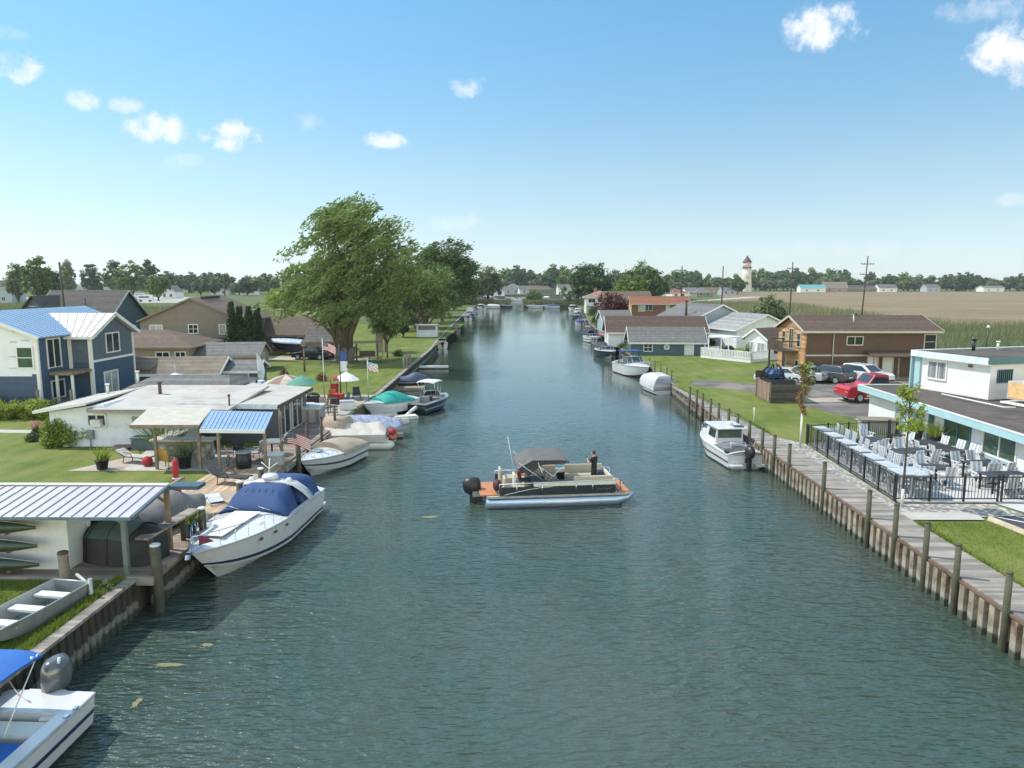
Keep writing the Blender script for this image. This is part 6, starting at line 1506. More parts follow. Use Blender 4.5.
# standing at the bow, in black, holding a phone up with both hands
J = dict(pel=(0, 0, .92), sp=(0, .0, 1.08), ch=(0, .0, 1.32), nk=(0, .02, 1.47), hd0=(0, .035, 1.54), hd=(0, .05, 1.62), shL=(-.17, 0, 1.39), elL=(-.22, .14, 1.14), wrL=(-.08, .33, 1.27), shR=(.17, 0, 1.39), elR=(.22, .14, 1.14), wrR=(.08, .33, 1.27),
         hpL=(-.09, 0, .86), knL=(-.1, .03, .48), anL=(-.1, 0, .08), toL=(-.11, .14, .04), hpR=(.09, 0, .86), knR=(.11, .0, .48), anR=(.12, -.04, .08), toR=(.14, .1, .04))
c_, s_ = math.cos(R(-83)), math.sin(R(-83))
def onpt(x, y, z): return (1.62 + .96 * (c_ * x - s_ * y), 32.55 + .96 * (s_ * x + c_ * y), z * .96)
hairb = M('dark brown hair', (.03, .02, .014), .6)
person('person in a black tee and shorts standing at the bow of the pontoon boat', onpt(.15, 2.0, .6), 45, J, M('black tee shirt', (.012, .012, .014), .85), M('black shorts', (.016, .016, .018), .85), hairb, .9, .45)
tag(MB().bx(-.04, .04, -.006, .006, -.08, .08).build('mobile_phone', black, None, Vector(onpt(.15, 2.0, .6)) + Matrix.Rotation(R(45), 3, 'Z') @ Vector((0, .42, 1.30))), 'small black phone held up by the person standing at the bow', 'phone')
# helmsman seated under the canopy
J2 = dict(pel=(0, -.02, .54), sp=(0, -.03, .72), ch=(0, -.01, .94), nk=(0, .02, 1.09), hd0=(0, .03, 1.15), hd=(0, .05, 1.23), shL=(-.19, 0, 1.01), elL=(-.26, .13, .78), wrL=(-.15, .36, .86), shR=(.19, 0, 1.01), elR=(.27, .12, .78), wrR=(.15, .36, .86),
          hpL=(-.1, .05, .52), knL=(-.13, .44, .54), anL=(-.13, .46, .12), toL=(-.14, .6, .06), hpR=(.1, .05, .52), knR=(.13, .44, .54), anR=(.14, .46, .12), toR=(.15, .6, .06))
person('person in a dark red shirt and cap seated at the helm under the grey canopy', onpt(.5, -1.68, .62), -83, J2, M('dark red shirt', (.13, .02, .02), .85), M('dark shorts', (.03, .035, .05), .85), hairb, .62, .46, cap=black)
w_ = MB(); w_.tube([(.5 + .17 * math.cos(a), -1.27, 1.22 + .17 * math.sin(a)) for a in [2 * math.pi * k / 14 for k in range(15)]], .014, 6); w_.tube([(.5, -1.27, 1.22), (.5, -1.2, 1.1)], .02, 6); w_.build('steering_wheel', black, pt)

# --- near boat cut by the lower left corner ---
h = Hull(6.2, 2.35, .85, 1.05, .3, .5, 2.2)
nb = boat('motor_boat', 'white motor boat with a royal blue bimini and a grey outboard, near left corner', (-10.75, 12.0), 178, h, [gel, navygel, gel], (.14, .72), .3, gw=.3, crown=.02)
outboard(nb, -3.3, .78, -.05, 1.35, M('pewter outboard cowl', (.10, .11, .12), .25, .3, coat=.5))
bimini(nb, -.35, 1.45, -2.6, .3, 2.1, bluecanvas, .1, True, .9, lm=white)
MB().bx(-1.0, 1.0, -2.1, -1.55, .3, .78).bx(-1.0, -.45, -2.6, -2.12, .3, .82).build('bench', gelc, nb, bevel=.05)
MB().bx(-.95, .95, -1.3, -.1, .3, .85).build('seat_cover', bluecanvas, nb, bevel=.1)
MB().bx(-.4, .45, -3.15, -2.9, .78, .86).build('motor_well', gelc, nb); m = MB()
for k in range(4): m.tube([(-.9 + .6 * k, -2.3, 1.98), (-.9 + .6 * k, -2.34, 2.1)], .03, 6)
m.build('rod_holder', white, nb)
for y in (-2.5, -2.2): MB().bx(-1.13, -1.05, y, y + .12, .87, .9).build('cleat', chrome, nb)
# --- jon boat on the grass ---
jb = T('rowing_boat', 'flat bottomed aluminium rowing boat with three bench seats lying on the grass', 'boat', (-12.95, 17.9, GZ + .02), R(172))
jb.scale = (.92, .92, .92)
rings = []
for i in range(9):
    t = i / 8; y = -1.75 + 3.5 * t; k = 1 - .25 * max(0, (t - .5) / .5) ** 2; zb = .28 * max(0, (t - .6) / .4) ** 2; rings.append([(-.66 * k, y, .5 + .03 * t), (-.56 * k, y, zb), (.56 * k, y, zb), (.66 * k, y, .5 + .03 * t)])
m = MB(); m.loft(rings, False, False); m.loft([[(x * .97, y, z + .015) for x, y, z in rg][::-1] for rg in rings], False, False, 1)
for i in (0, 8): m.add(rings[i] + [(x, y + (.03 if i == 0 else -.03), z) for x, y, z in rings[i]], [(0, 1, 2, 3), (7, 6, 5, 4)])
m.build('hull', [alud, M('pale boat inside', (.36, .36, .33), .6, var=.2)], jb); g_ = MB()
for s in (0, 3): g_.tube([rg[s] for rg in rings], .025, 6)
g_.tube([rings[0][0], rings[0][3]], .025, 6); g_.tube([rings[8][0], rings[8][3]], .025, 6); g_.build('gunwale', alu, jb)
for y in (-1.0, -.05, .85): MB().bx(-.57, .57, y - .16, y + .16, .33, .40).build('bench', white, jb)
tag(MB().tube([(-12.75, 19.75, GZ + .55), (-12.1, 19.3, GZ + .42)], .05, 8).tube([(-12.1, 19.3, -.0), (-12.1, 19.3, GZ + .62)], .06, 8).build('mooring_rail', M('galvanised pipe', (.34, .37, .36), .5, .4)), 'galvanised pipe rail above the rowing boat', 'rail')
shrub('weed_tuft', 'small grey weed tuft on the seawall behind the rowing boat', (-11.95, 19.75), .25, .22, .35, leafF, 260, .08, 77, 'weed')

# --- white cuddy with tan cover ---
h = Hull(5.6, 2.25, .85, 1.05, .3, .38, 2.2)
b2 = boat('cuddy_boat', 'white cuddy boat with a tan cover and two small portholes, at the brown deck', (-10.35, 38.3), 165, h, [gel, M('black rub stripe', (.06, .06, .07), .4), gel], (.06, .5), .3, crown=.25)
h.cover(b2, tancanvas, .0, .53, lambda f: .2 + .32 * math.sin(min(1, f * 1.2) * 1.9)); MB().box((0, h.y(.7), h.sh(.7) + .26), (.5, .45, .04), 0, R(-5)).build('hatch', M('grey hatch', (.3, .31, .33), .3), b2)
for t in (.42, .52, .62): MB().ball((h.hb(t) * .99, h.y(t), h.sh(t) * .8), (.03, .16, .07), 8).build('porthole', glassd, b2)
h.rail(b2, .6, .97, .35, posts=5); MB().tube([(0, h.y(.86), h.sh(.86) + .2), (0, h.y(.86), h.sh(.86) + .6)], .02, 5).build('bow_light', black, b2)
# --- pontoon under white tarp, boat under blue grey tarp behind ---
b3 = T('covered_pontoon', 'cream pontoon boat under an off white tarp with orange red gear at its end', 'boat', (-9.95, 43.4, 0), R(-84))
for x in (-.75, .75): MB().tube([(x, -2.3, .22), (x, 2.1, .22), (x, 2.35, .3)], [.3, .3, .1], 12).build('pontoon_tube', gelc, b3)
MB().bx(-1.1, 1.1, -2.3, 2.0, .5, .62).build('deck', gelc, b3)
m = MB(); rr = []
for i in range(11):
    f = i / 10; y = -2.25 + 4.1 * f; hh = .75 + .35 * math.sin(f * 3.0) + .2 * (f > .7) * math.sin((f - .7) * 10); rr.append([(-1.15, y, .6), (-1.12, y, .95), (-.6, y, .66 + hh * .5 + .06 * math.sin(i * 3.1)), (0, y, .62 + hh * .82 + .07 * math.sin(i * 2.3)), (.6, y, .66 + hh * .48 + .06 * math.cos(i * 2.7)), (1.12, y, .95), (1.15, y, .6)])
m.loft(rr, False, True, 0, False); m.build('tarp', whitecanvas, b3)
MB().ball((0, 2.2, .6), (.62, .36, .24), 9, 0, False).ball((-.4, 2.25, .75), (.3, .25, .2), 7, 0, False).build('life_jackets', M('orange red vests', (.42, .12, .06), .8, var=.4), b3); MB().ball((.2, 2.2, .95), (.3, .25, .22), 8).build('red_bag', redcanvas, b3)
h = Hull(5.2, 2.1, .75, .95, .3)
b4 = boat('covered_boat', 'low boat under a blue grey striped tarp between the white boats', (-10.2, 46.0), 104, h, [M('tan boat side', (.30, .25, .19), .6), gelc, gelbot], (.1, .5), .3)
h.cover(b4, M('blue grey tarp', (.24, .27, .36), .6, var=.5, scale=4, bump=.4), -.0, .9, lambda f: .35 + .3 * math.sin(f * 2.8), sag=.0)
m = MB(); rr = [[(x * 1.0, y, z) for x, z in ((-.8, 0), (-.75, .5), (-.4, .8), (0, .88), (.4, .8), (.75, .5), (.8, 0))] for y in (-.7, 0, .7)]; m.loft(rr, False, True, 0, True); c = T('arched_cover', 'arched tan dock cover at the stern of the blue grey tarped boat', 'cover', (-11.15, 43.7, GZ - .1), R(80)); m.build('cover', tancanvas, c); MB().bx(-.85, .85, -.75, .75, -.9, -.0).build('base', dkwood, c)
# --- white bowrider with teal cover ---
h = Hull(5.2, 2.1, .85, 1.05, .3, .4, 2.1)
b5 = boat('motor_boat', 'white speed boat with a teal cover on a lift beside the flag pole', (-9.9, 53.9), 147, h, [gel, M('grey hull band', (.45, .46, .47), .4), gel], (.08, .66), .3, crown=.12, z=.25)
h.cover(b5, tealcanvas, .12, .72, lambda f: .12 + .55 * math.sin(min(1, f * 1.1) * 2.9)); MB().bx(-.5, .5, -3.1, -2.61, .25, .37).build('swim_platform', gel, b5)
c = T('boat_lift', 'cream float bunks under the teal covered speed boat', 'boat lift', (-10.3, 51.2, 0), R(118))
for x in (-1.3, 1.3): MB().tube([(x, -2.0, .1), (x, 1.9, .1), (x, 2.2, .15)], [.28, .28, .1], 10).build('float', gelc, c)
# --- dark aluminium fishing boat with white bimini ---
h = Hull(5.6, 2.2, .85, .95, .3, .5, 2.3)
b6 = boat('fishing_boat', 'black open fishing boat with a white bimini and a raised grey motor', (-7.0, 56.8), -20, h, [blackgel, alu, blackgel], (.05, .8), .35, deckm=alu, innerm=alud, gw=.2, crown=.03)
bimini(b6, -.75, .75, -.9, .75, 2.3, white, .08, True, .8); MB().bx(-.55, .1, -.5, .1, .35, 1.0).build('console', black, b6); seat(b6, .1, -.95, .35, .8, .5, M('grey vinyl', (.2, .2, .21), .6), (0, -1))
seat(b6, 0, 1.2, .35, .9, .5, M('grey vinyl', (.2, .2, .21), .6)); windshield(b6, h, .62, .4, .2, .7, side=.05)
m = MB().tube([(.2, -2.75, .6), (.1, -3.5, .4), (0, -4.3, .15)], [.16, .13, .05], 10); m.build('outboard_motor', white, b6); MB().tube([(0, 2.3, .95), (0, 2.35, 1.35)], .02, 5).build('bow_light', black, b6)
c = T('jet_ski_float', 'small pale jet ski float with a ladder beside the black fishing boat', 'float', (-8.35, 52.6, 0), R(-70)); MB().tube([(-.25, -.9, .08), (-.25, .9, .08)], .14, 8).tube([(.25, -.9, .08), (.25, .9, .08)], .14, 8).build('float', white, c); MB().bx(-.4, .4, -.8, .8, .2, .26).build('deck', gelc, c)
# --- jet ski on floating dock, white float, small far boats ---
c = T('floating_dock', 'brown floating dock holding the dark jet ski', 'dock', (-10.4, 67.0, 0), R(-80)); MB().bx(-1.3, .6, -1.4, 1.6, .05, .3).build('boards', M('tan brown dock boards', (.25, .19, .14), .8), c); MB().bx(-1.32, .62, -1.42, 1.62, -.1, .05).build('float', dkwood, c)
h = Hull(3.3, 1.2, .5, .62, .1, .45); c = boat('personal_watercraft', 'dark blue and silver jet ski on the brown floating dock', (-10.1, 68.4), -82, h, [navygel, silvercanvas, black], (.15, .5), .35, cat='jet ski', z=.32)
h.cover(c, M('slate blue cover', (.05, .07, .12), .6), .05, .95, lambda f: .3 + .35 * math.exp(-((f - .6) / .2) ** 2), 'cover')
c = T('floating_dock', 'long narrow cream float sticking out from the left seawall', 'dock', (-10.1, 84.2, 0), R(-88)); MB().bx(-.42, .42, -1.9, 1.9, .1, .32).build('float', gelc, c, bevel=.08); MB().bx(-.36, .36, -1.85, 1.85, .323, .35).build('top', white, c)
def small(label, pos, rz, L=5.5, B=2.1, col=None, ctop=None, bim=None, motor=True, fb=.8, z=0):
    hh = Hull(L, B, fb, fb + .2, .3, .42, 2.1, 10)
    r = boat('small_boat', label, pos, rz, hh, [col or gel, navygel, gel], (.08, .55), .3, 'small boats along the canal', z=z)
    if ctop: hh.cover(r, ctop, .0, .7, lambda f: .25 + .3 * math.sin(f * 2.6))
    else: windshield(r, hh, .58, .42, .3); seat(r, 0, hh.y(.25), .3, B * .6, .5, beigev, (0, -1))
    if bim: bimini(r, -B * .4, B * .4, hh.y(.15), hh.y(.55), 2.1, bim, .1, True, .8)
    if motor: outboard(r, -L / 2 - .25, fb * .75, 0, 1.1)
    return r
small('small white boat tied below the white garden shed', (-11.9, 112), 10, 4.2, 1.7)
small('dark blue boat with a black cover past the garden shed, left bank', (-13.0, 150), 5, 5.5, 2.2, navygel, darktarp)
for i, (y, lb, co, ct_) in enumerate(((196, 'white boat with a grey cover, first of the far left boats', gel, silvercanvas), (212, 'black boat with a white top, second of the far left boats', blackgel, None), (232, 'white boat with a white bimini, third of the far left boats', gel, None), (252, 'small white runabout farthest along the left bank', gel, None))):
    small(lb, (-13.8 - i * .5, y), (8, 170, -30, 20)[i], 6.5, 2.4, co, ct_, white if i in (1, 2) else None, True, 1.0)
# --- right side boats ---
h = Hull(7.4, 2.6, .95, 1.2, .35, .45, 2.1, 20)
cb = boat('cabin_boat', 'white cabin fishing boat with a black outboard, moored at the right boardwalk', (12.0, 41.3), 6, h, [gel, M('dark red waterline', (.10, .03, .03), .5), gel], (.03, .34), .35, crown=.2)
m = MB(); pr = [(-.98, 0), (-.9, .75), (-.82, 1.1), (.82, 1.1), (.9, .75), (.98, 0)]
y0, y1 = h.y(.36), h.y(.72); m.loft([[(x, y0, .95 + z) for x, z in pr], [(x, h.y(.6), 1.0 + z) for x, z in pr], [(x * .8, y1, 1.1 + z * .25) for x, z in pr]], False, True); cbn = m.build('cabin', gel, cb)
MB().bx(-1.02, 1.02, y0 - .55, h.y(.62) + .1, 2.12, 2.2).build('cabin_roof', gel, cbn, bevel=.05); MB().lathe([(.22, 0), (.24, .12), (.1, .2)], (.2, y0 + .6, 2.2), 14).build('radar_dome', gel, cbn); MB().bx(.25, .85, y0 - .3, y0 + .15, 2.2, 2.27).build('solar_panel', M('dark panel', (.03, .035, .06), .3), cbn); MB().tube([(-.6, y0, 2.2), (-.6, y0 - .2, 3.0)], .015, 5).build('antenna', white, cbn)
MB().bx(-.8, .8, y0 - .035, y0 - .01, 1.45, 2.0).build('rear_window', glassg, cbn)
for s in (-1, 1): MB().prism([(s * .955, y0 + .15, 1.45), (s * .955, h.y(.6) - .5, 1.45), (s * .90, h.y(.6) - .6, 1.95), (s * .90, y0 + .15, 1.95)], (s * .02, 0, 0)).build('side_window', glassd, cbn)
MB().bx(-.75, .75, -2.9, -2.5, .35, .72).build('bench', gelc, cb, bevel=.05); MB().bx(-.7, .7, -1.9, -1.3, .35, .95).build('bait_station', M('grey top', (.2, .2, .21), .5), cb); outboard(cb, -4.0, .8, .1, 1.4); MB().bx(-1.1, -.35, -4.2, -3.7, .25, .35).build('swim_platform', gel, cb); MB().bx(.5, 1.1, -4.2, -3.7, .25, .35).build('swim_platform', gel, cb); m = MB()
for x in (-.5, .5): m.tube([(x, -2.6, 1.0), (x, -2.4, 1.4), (x * .9, -2.0, 1.42)], .025, 6)
m.tube([(-.5, -2.4, 1.4), (.5, -2.4, 1.4)], .025, 6); m.build('rod_rack', chrome, cb); h.rail(cb, .55, .97, .5, posts=6); MB().bx(-1.18, -1.02, -3.5, -3.1, .98, 1.1).build('cleat_box', black, cb)
cb.scale = (.86, .86, .86)
h = Hull(7.6, 2.6, 1.1, 1.4, .4, .4, 2.1)
wc = boat('cabin_cruiser', 'white cruiser with a wraparound windshield moored by the slate blue building', (12.75, 78.0), 194, h, [gel, gel, M('maroon bottom', (.07, .02, .02), .5)], (.06, .48), .4, crown=.3)
windshield(wc, h, .56, .75, .7, .85, glassd, .2); MB().bx(-1.15, 1.15, h.y(.2), h.y(.42), 2.55, 2.63).tube([(-1.2, h.y(.25), 1.1), (-1.1, h.y(.3), 2.6), (1.1, h.y(.3), 2.6), (1.2, h.y(.25), 1.1)], .06, 6).build('targa_top', navycanvas, wc); h.rail(wc, .55, .98, .5, posts=6); seat(wc, 0, h.y(.2), .4, 2.0, .6, beigev, (0, -1)); MB().ball((-.2, h.y(.7), h.sh(.7) + .28), (.3, .3, .04), 10).build('hatch', M('grey hatch', (.3, .31, .33), .3), wc)
h = Hull(6.0, 2.2, .7, .9, .3, .5, 2.4)
cv = boat('covered_boat', 'boat wrapped in a boxy silver white cover at the right lawn seawall', (12.85, 67.4), 8, h, [gel, M('purple blue stripe', (.06, .05, .16), .4), gel], (.08, .6), .3)
h.cover(cv, M('pale lilac white cover', (.43, .415, .43), .7, var=.12, scale=1.5, bump=.4), .0, .8, lambda f: .95 - .5 * max(0, f - .55) / .45, ex=5, skirt=.35)
MB().prism([(-.85, h.y(0) - .06, 1.0), (.85, h.y(0) - .06, 1.0), (.8, h.y(0) - .04, 1.45), (-.8, h.y(0) - .04, 1.45)], (0, -.01, 0)).build('rear_panel', M('lilac grey window', (.26, .26, .33), .5), cv)
for i, (y, x, rz, lb, co, bm_, ct_) in enumerate(((97, 12.0, 188, 'black boat with a tall outboard behind the white cruiser', blackgel, None, None), (104, 12.2, 10, 'white boat on a lift behind the black boat, right bank', gel, None, darktarp), (122, 12.8, 190, 'white boat with a black bimini before the pale grey boathouse', gel, darktarp, None), (140, 13.6, 5, 'dark covered boat beyond the pale grey boathouse', navygel, None, darktarp),
        (172, 14.6, 5, 'white boat with a blue cover below the tall white house', gel, None, navycanvas), (205, 17.0, 190, 'black boat with a white top at the far right bend', blackgel, white, None), (228, 18.8, 0, 'white pleasure boat farthest along the right bank', gel, white, None))):
    small(lb, (x, y), rz, 6.2, 2.3, co, ct_, bm_, True, .95)
# =================== TREES, MARSH, HORIZON ===================
tree('big_willow', 'huge spreading green tree on the left lawn, tallest of all', (-19.7, 81.5), [(.8, 0, 13.2, 6.2, 5.5, 4.4), (-3.3, 0, 9.2, 5.0, 5, 3.8), (3.9, 0, 10, 4.6, 5, 4.6), (0, -1, 7.2, 6.2, 5, 3.2), (1.6, 0, 15.9, 4.2, 4, 2.3), (-6.2, 0, 6.6, 2.6, 3, 2.3), (4.9, 0, 5.9, 3.2, 3.5, 2.2), (-.5, 0, 15, 3.6, 3, 2.4)], .44, leafA, 430, 70, .48, .75, .36, 3, bark, limbs=22, stems=3, bias=(.72, .1, .5), spray=2.3, aspect=.32)
tree('lawn_tree', 'mid green tree behind the white garden shed', (-16.2, 128), [(.3, 0, 8.6, 5.6, 5, 4.4), (2.2, -1, 6, 4.2, 4, 3.2), (-2.8, 0, 7, 4, 4, 3.4)], .35, leafA, 190, 60, .42, 1.0, .3, 5)
tree('lawn_tree', 'tall dark maple towering over the left bank, right of the huge tree', (-17.5, 166), [(1, 0, 12.5, 7.0, 6, 5.8), (-2.5, 0, 10, 5.5, 6, 5), (4.2, 0, 10.5, 4.4, 5, 4.2), (1, 0, 7, 6, 5, 3.4)], .5, leafC, 300, 60, .7, 1.2, .25, 6, bias=(.75, .1, .45), spray=2.2, aspect=.36)
tree('lawn_tree', 'broad green tree behind the tall dark maple', (-23, 190), [(0, 0, 9, 8, 7, 6), (4, 0, 7, 5, 5, 4.5)], .45, leafB, 200, 50, .7, 1.4, .2, 71)
tree('lawn_tree', 'rounded dark green tree left of the tall dark maple', (-27, 160), [(0, 0, 8, 7, 7, 5.6), (-4, 0, 6, 5, 5, 4)], .45, leafC, 190, 50, .6, 1.3, .2, 72)
tree('lawn_tree', 'light green tree between the maple and the white garden shed', (-20.5, 143), [(0, 0, 7.5, 6, 6, 5), (3, 0, 5, 3.6, 4, 3.2)], .4, leafA, 190, 50, .55, 1.2, .2, 73)
tree('lawn_tree', 'far green tree over the far left boats', (-21, 238), [(0, 0, 8, 6.5, 6, 5.5), (3, 0, 6, 4, 4, 4)], .4, leafB, 130, 50, .8, 1.5, .2, 74)
tree('lawn_tree', 'dark tree on the shore just left of the canal gap', (-24, 300), [(0, 0, 8, 7, 6, 6), (5, 0, 5.5, 5, 4, 4)], .4, leafC, 130, 50, .9, 1.6, .2, 75)
tree('lawn_tree', 'small bushy tree on the right spit end', (7, 310), [(0, 0, 3.2, 3.6, 3, 2.4)], .2, leafB, 60, 40, .7, 1.1, .2, 76)
tree('lawn_tree', 'dark green tree behind the tall white house', (40, 232), [(0, 0, 8, 8, 7, 5.5), (-5, 0, 6.5, 5, 5, 4.5)], .45, leafC, 170, 50, .8, 1.5, .2, 77)
tree('lawn_tree', 'bright green tree behind the brown roofed low house', (34, 214), [(0, 0, 6.5, 5, 5, 4.5)], .35, leafB, 120, 50, .7, 1.2, .2, 78)
tree('lawn_tree', 'dark narrow evergreen left of the white garden shed', (-19.0, 119), [(0, 0, 4, 1.9, 1.9, 3.4), (0, 0, 7, 1.3, 1.3, 3)], .2, leafD, 90, 60, .3, .6, .15, 7)
tree('lawn_tree', 'yellow green tree in the gap behind the huge tree', (-27, 135), [(0, 0, 6.5, 4.5, 4, 3.8), (2.5, 0, 4.5, 3, 3, 2.5)], .3, leafB, 130, 50, .45, 1.0, .25, 8)
tree('lawn_tree', 'small round lawn tree with a thin trunk right of the huge tree', (-15.6, 85.5), [(0, 0, 3.9, 1.7, 1.6, 1.5)], .11, leafB, 60, 45, .25, .55, .6, 9)
tree('lawn_tree', 'second small lawn tree behind the thin trunked one', (-17.2, 93), [(0, 0, 3.8, 1.9, 1.7, 1.6)], .1, leafC, 60, 45, .25, .55, .6, 10)
tree('lawn_tree', 'loose pale green tree on the spit at the end of the canal', (-12.5, 308), [(0, 0, 10.5, 5.5, 5, 5.5), (-3, 0, 7, 4, 4, 3.6), (3, 0, 7.5, 4, 4, 4)], .5, leafF, 130, 45, .8, 1.5, .3, 11)
tree('lawn_tree', 'wide dark tree at the right end of the canal', (29.5, 292), [(-1, 0, 9.0, 9.5, 8, 6), (-6, 0, 5.5, 6, 5, 4.5), (-4, 0, 12, 5.5, 6, 4.5), (5, 0, 9, 5.5, 6, 4.8), (1.5, 0, 14, 4.5, 4, 3)], .7, leafC, 240, 50, .9, 1.8, .2, 12)
tree('lawn_tree', 'leaning bright green tree behind the rust brown house', (46, 284), [(0, 0, 8, 7, 7, 6), (3, 0, 13, 4.5, 5, 4), (-3.5, 0, 7, 4.5, 5, 4.5)], .6, leafB, 190, 50, .9, 1.7, .2, 13)
tree('purple_tree', 'round purple leaved tree by the tall white house', (23.4, 183), [(0, 0, 3.4, 4.2, 4, 2.9), (2, 0, 2.8, 2.8, 3, 2.2)], .3, leafR, 120, 50, .5, .9, .2, 14)
tree('field_tree', 'grey green bushy tree standing alone at the edge of the tan field', (50.5, 146), [(0, 0, 2.8, 3.6, 3, 2.4), (.4, 0, 5, 2.2, 2, 1.9), (-2, 0, 2.4, 2, 2, 1.8)], .25, leafF, 110, 50, .45, .85, .2, 15)
tree('field_tree', 'round light green tree in the meadow behind the taupe house', (-76, 235), [(0, 0, 4.4, 6, 5, 3.2), (-3, 0, 3.2, 4, 4, 2.4)], .3, leafE, 110, 50, .7, 1.2, .2, 16)
for i, (px, Y, tp, rp, lm, lb) in enumerate(((18, 290, 262, 12, leafF, 'pale tree with gaps at the far left edge of the meadow'), (38, 270, 253, 15, leafB, 'tallest ragged tree of the far left meadow group'), (52, 300, 268, 10, leafC, 'small dark tree at the right of the far left meadow group'), (68, 420, 259, 8, leafF, 'grey topped tree behind the left wooden pole'), (91, 460, 262, 11, leafC, 'dark round tree in the far car park'), (116, 400, 257, 12, leafC, 'dark tree left of the wide bright tree across the car park'),
        (132, 380, 259, 17, leafB, 'wide bright tree in front of the far car park'), (150, 400, 258, 12, leafC, 'dark spreading tree right of the wide bright one'), (158, 360, 272, 12, leafB, 'low dense tree at the right end of the far car park'))):
    c = PY(px, 291, Y); zt = PY(px, tp, Y).z - GZ; r_ = rp * Y / F
    tree('meadow_tree', lb, (c.x, c.y), [(0, 0, zt * .58, r_ * .85, r_ * .8, zt * .36), (-r_ * .45, 0, zt * .45, r_ * .55, r_ * .6, zt * .26), (r_ * .4, 0, zt * .5, r_ * .6, r_ * .6, zt * .28), (r_ * .1, 0, zt * .78, r_ * .5, r_ * .5, zt * .2)], .4, lm, 110, 40, 1.0, 1.35, .3, 40 + i, group='trees round the far left car park')
# horizon trees: a few kinds, many copies
protos = []
for i, (lm, lobes) in enumerate(((leafC, [(0, 0, 6, 5, 5, 4.4), (-2.5, 0, 5, 3.4, 3, 3.2), (3, 0, 5, 3.4, 3, 3)]), (leafB, [(0, 0, 6.5, 4.2, 4, 5), (2, 0, 5, 3.6, 3, 3.6)]), (leafF, [(0, 0, 5, 5.6, 5, 3.6), (-3, 0, 5.5, 3, 3, 3), (3.4, 0, 4.6, 3, 3, 3)]), (leafC, [(0, 0, 6.6, 3.4, 3.4, 5.2), (1.5, 0, 4, 3.4, 3, 3)]))):
    t_ = tree('horizon_tree', '', (0, -400), lobes, .35, lm, 75, 26, 1.5, 1.35, .15, 60 + i, group='trees along the horizon'); protos.append([t_, False])
R2 = random.Random(11)
def horizon(px, Y, hpx, lb):
    i = R2.randrange(4); t_, used = protos[i]; p = PY(px, 291, Y); s_ = hpx * Y / F / 10.8; loc = (p.x, p.y, GZ); rz = R2.uniform(0, 6.28); sx = s_ * R2.uniform(.9, 1.35)
    if used: copy_tree(t_, loc, rz, lb, (sx, sx, s_))
    else: t_.location = loc; t_.rotation_euler = (0, 0, rz); t_.scale = (sx, sx, s_); t_['label'] = lb; protos[i][1] = True
for a, b, n, Y0, Y1, h0, h1, lb in ((165, 275, 16, 480, 700, 14, 20, 'hazy horizon tree left of the huge tree'), (0, 165, 12, 620, 900, 10, 16, 'hazy horizon tree behind the far left car park'), (280, 480, 14, 500, 800, 14, 20, 'hazy horizon tree behind the huge tree'),
        (486, 570, 13, 640, 760, 17, 24, 'hazy tree on the far shore straight above the canal'), (600, 740, 26, 560, 780, 13, 21, 'hazy horizon tree between the canal and the stone tower'), (752, 850, 20, 760, 900, 15, 21, 'hazy horizon tree just right of the stone tower'), (850, 1030, 26, 760, 880, 10, 18, 'hazy horizon tree beyond the tan field')):
    for k in range(n): horizon(a + (b - a) * (k + R2.random()) / n, R2.uniform(Y0, Y1), R2.uniform(h0, h1), lb)

# stone tower with a pointed roof
tw = T('stone_tower', 'tall pale stone tower with a dark pointed roof on the horizon', 'tower', (*PY(746, 291, 650).xy, GZ))
stn = M('pale tower stone', (.50, .46, .40), .85, var=.1, scale=.3)
MB().lathe([(5.2, 0), (5.0, 1.5), (4.0, 14), (3.7, 22.0)], n=20).build('shaft', stn, tw); MB().lathe([(4.4, 22.0), (4.4, 22.7), (3.9, 22.75)], n=20).build('gallery', M('brown gallery', (.16, .1, .08), .8), tw)
MB().lathe([(3.5, 22.75), (3.6, 27)], n=20).build('lantern_room', stn, tw); MB().lathe([(4.3, 27), (3.9, 27.6), (.2, 33)], n=20).build('roof', M('dark slate cone', (.06, .04, .045), .7), tw)
for k, z in ((0, 6), (0, 13), (0, 24)): MB().bx(-.5, .5, -4.9 + z * .052, -4.2 + z * .03, z, z + 1.8).build('window', glassd, tw)
# utility poles
def upole(label, px, py, ptop, lean=0, arms=2, Y=None):
    p = G(px, py) if Y is None else Vector((PY(px, py, Y).x, Y, GZ)); h_ = PY(px, ptop, p.y).z - GZ
    r = T('utility_pole', label, 'utility pole', (p.x, p.y, GZ), 0, 'wooden utility poles'); k = max(.115, p.y * .0009)
    MB().tube([(0, 0, -.3), (lean, 0, h_)], [k * 1.1, k * .85], 8).build('pole', pole_m, r)
    for a in range(arms):
        z = h_ * (.88 - a * .155); MB().box((lean * z / h_, -k, z), (h_ * .2, k * .9, k * 1.1)).build('crossarm', pole_m, r); m = MB()
        for s in (-1, -.55, .55, 1): m.tube([(lean * z / h_ + s * h_ * .095, -k, z + k * .5), (lean * z / h_ + s * h_ * .095, -k, z + k * 2.0)], k * .4, 6)
        m.build('insulator', M('grey insulator', (.2, .2, .2), .4), r)
    return r
upole('tall utility pole with two crossarms behind the brown building, rightmost', 861, 322, 256, .6)
upole('utility pole with two crossarms behind the brown building end', 789.5, 318, 262, .1)
upole('plain utility pole with no crossarm near the pale blue grey house', 721.5, 309, 266, 0, 0)
upole('small far utility pole left of the stone tower', 681, 303, 266, 0, 1)
upole('dark wooden pole rising behind the navy house', 69, 345, 262, -.3, 0, 78)
upole('short leaning pole by the four cedars', 226, 320, 276, .1, 0, 170)
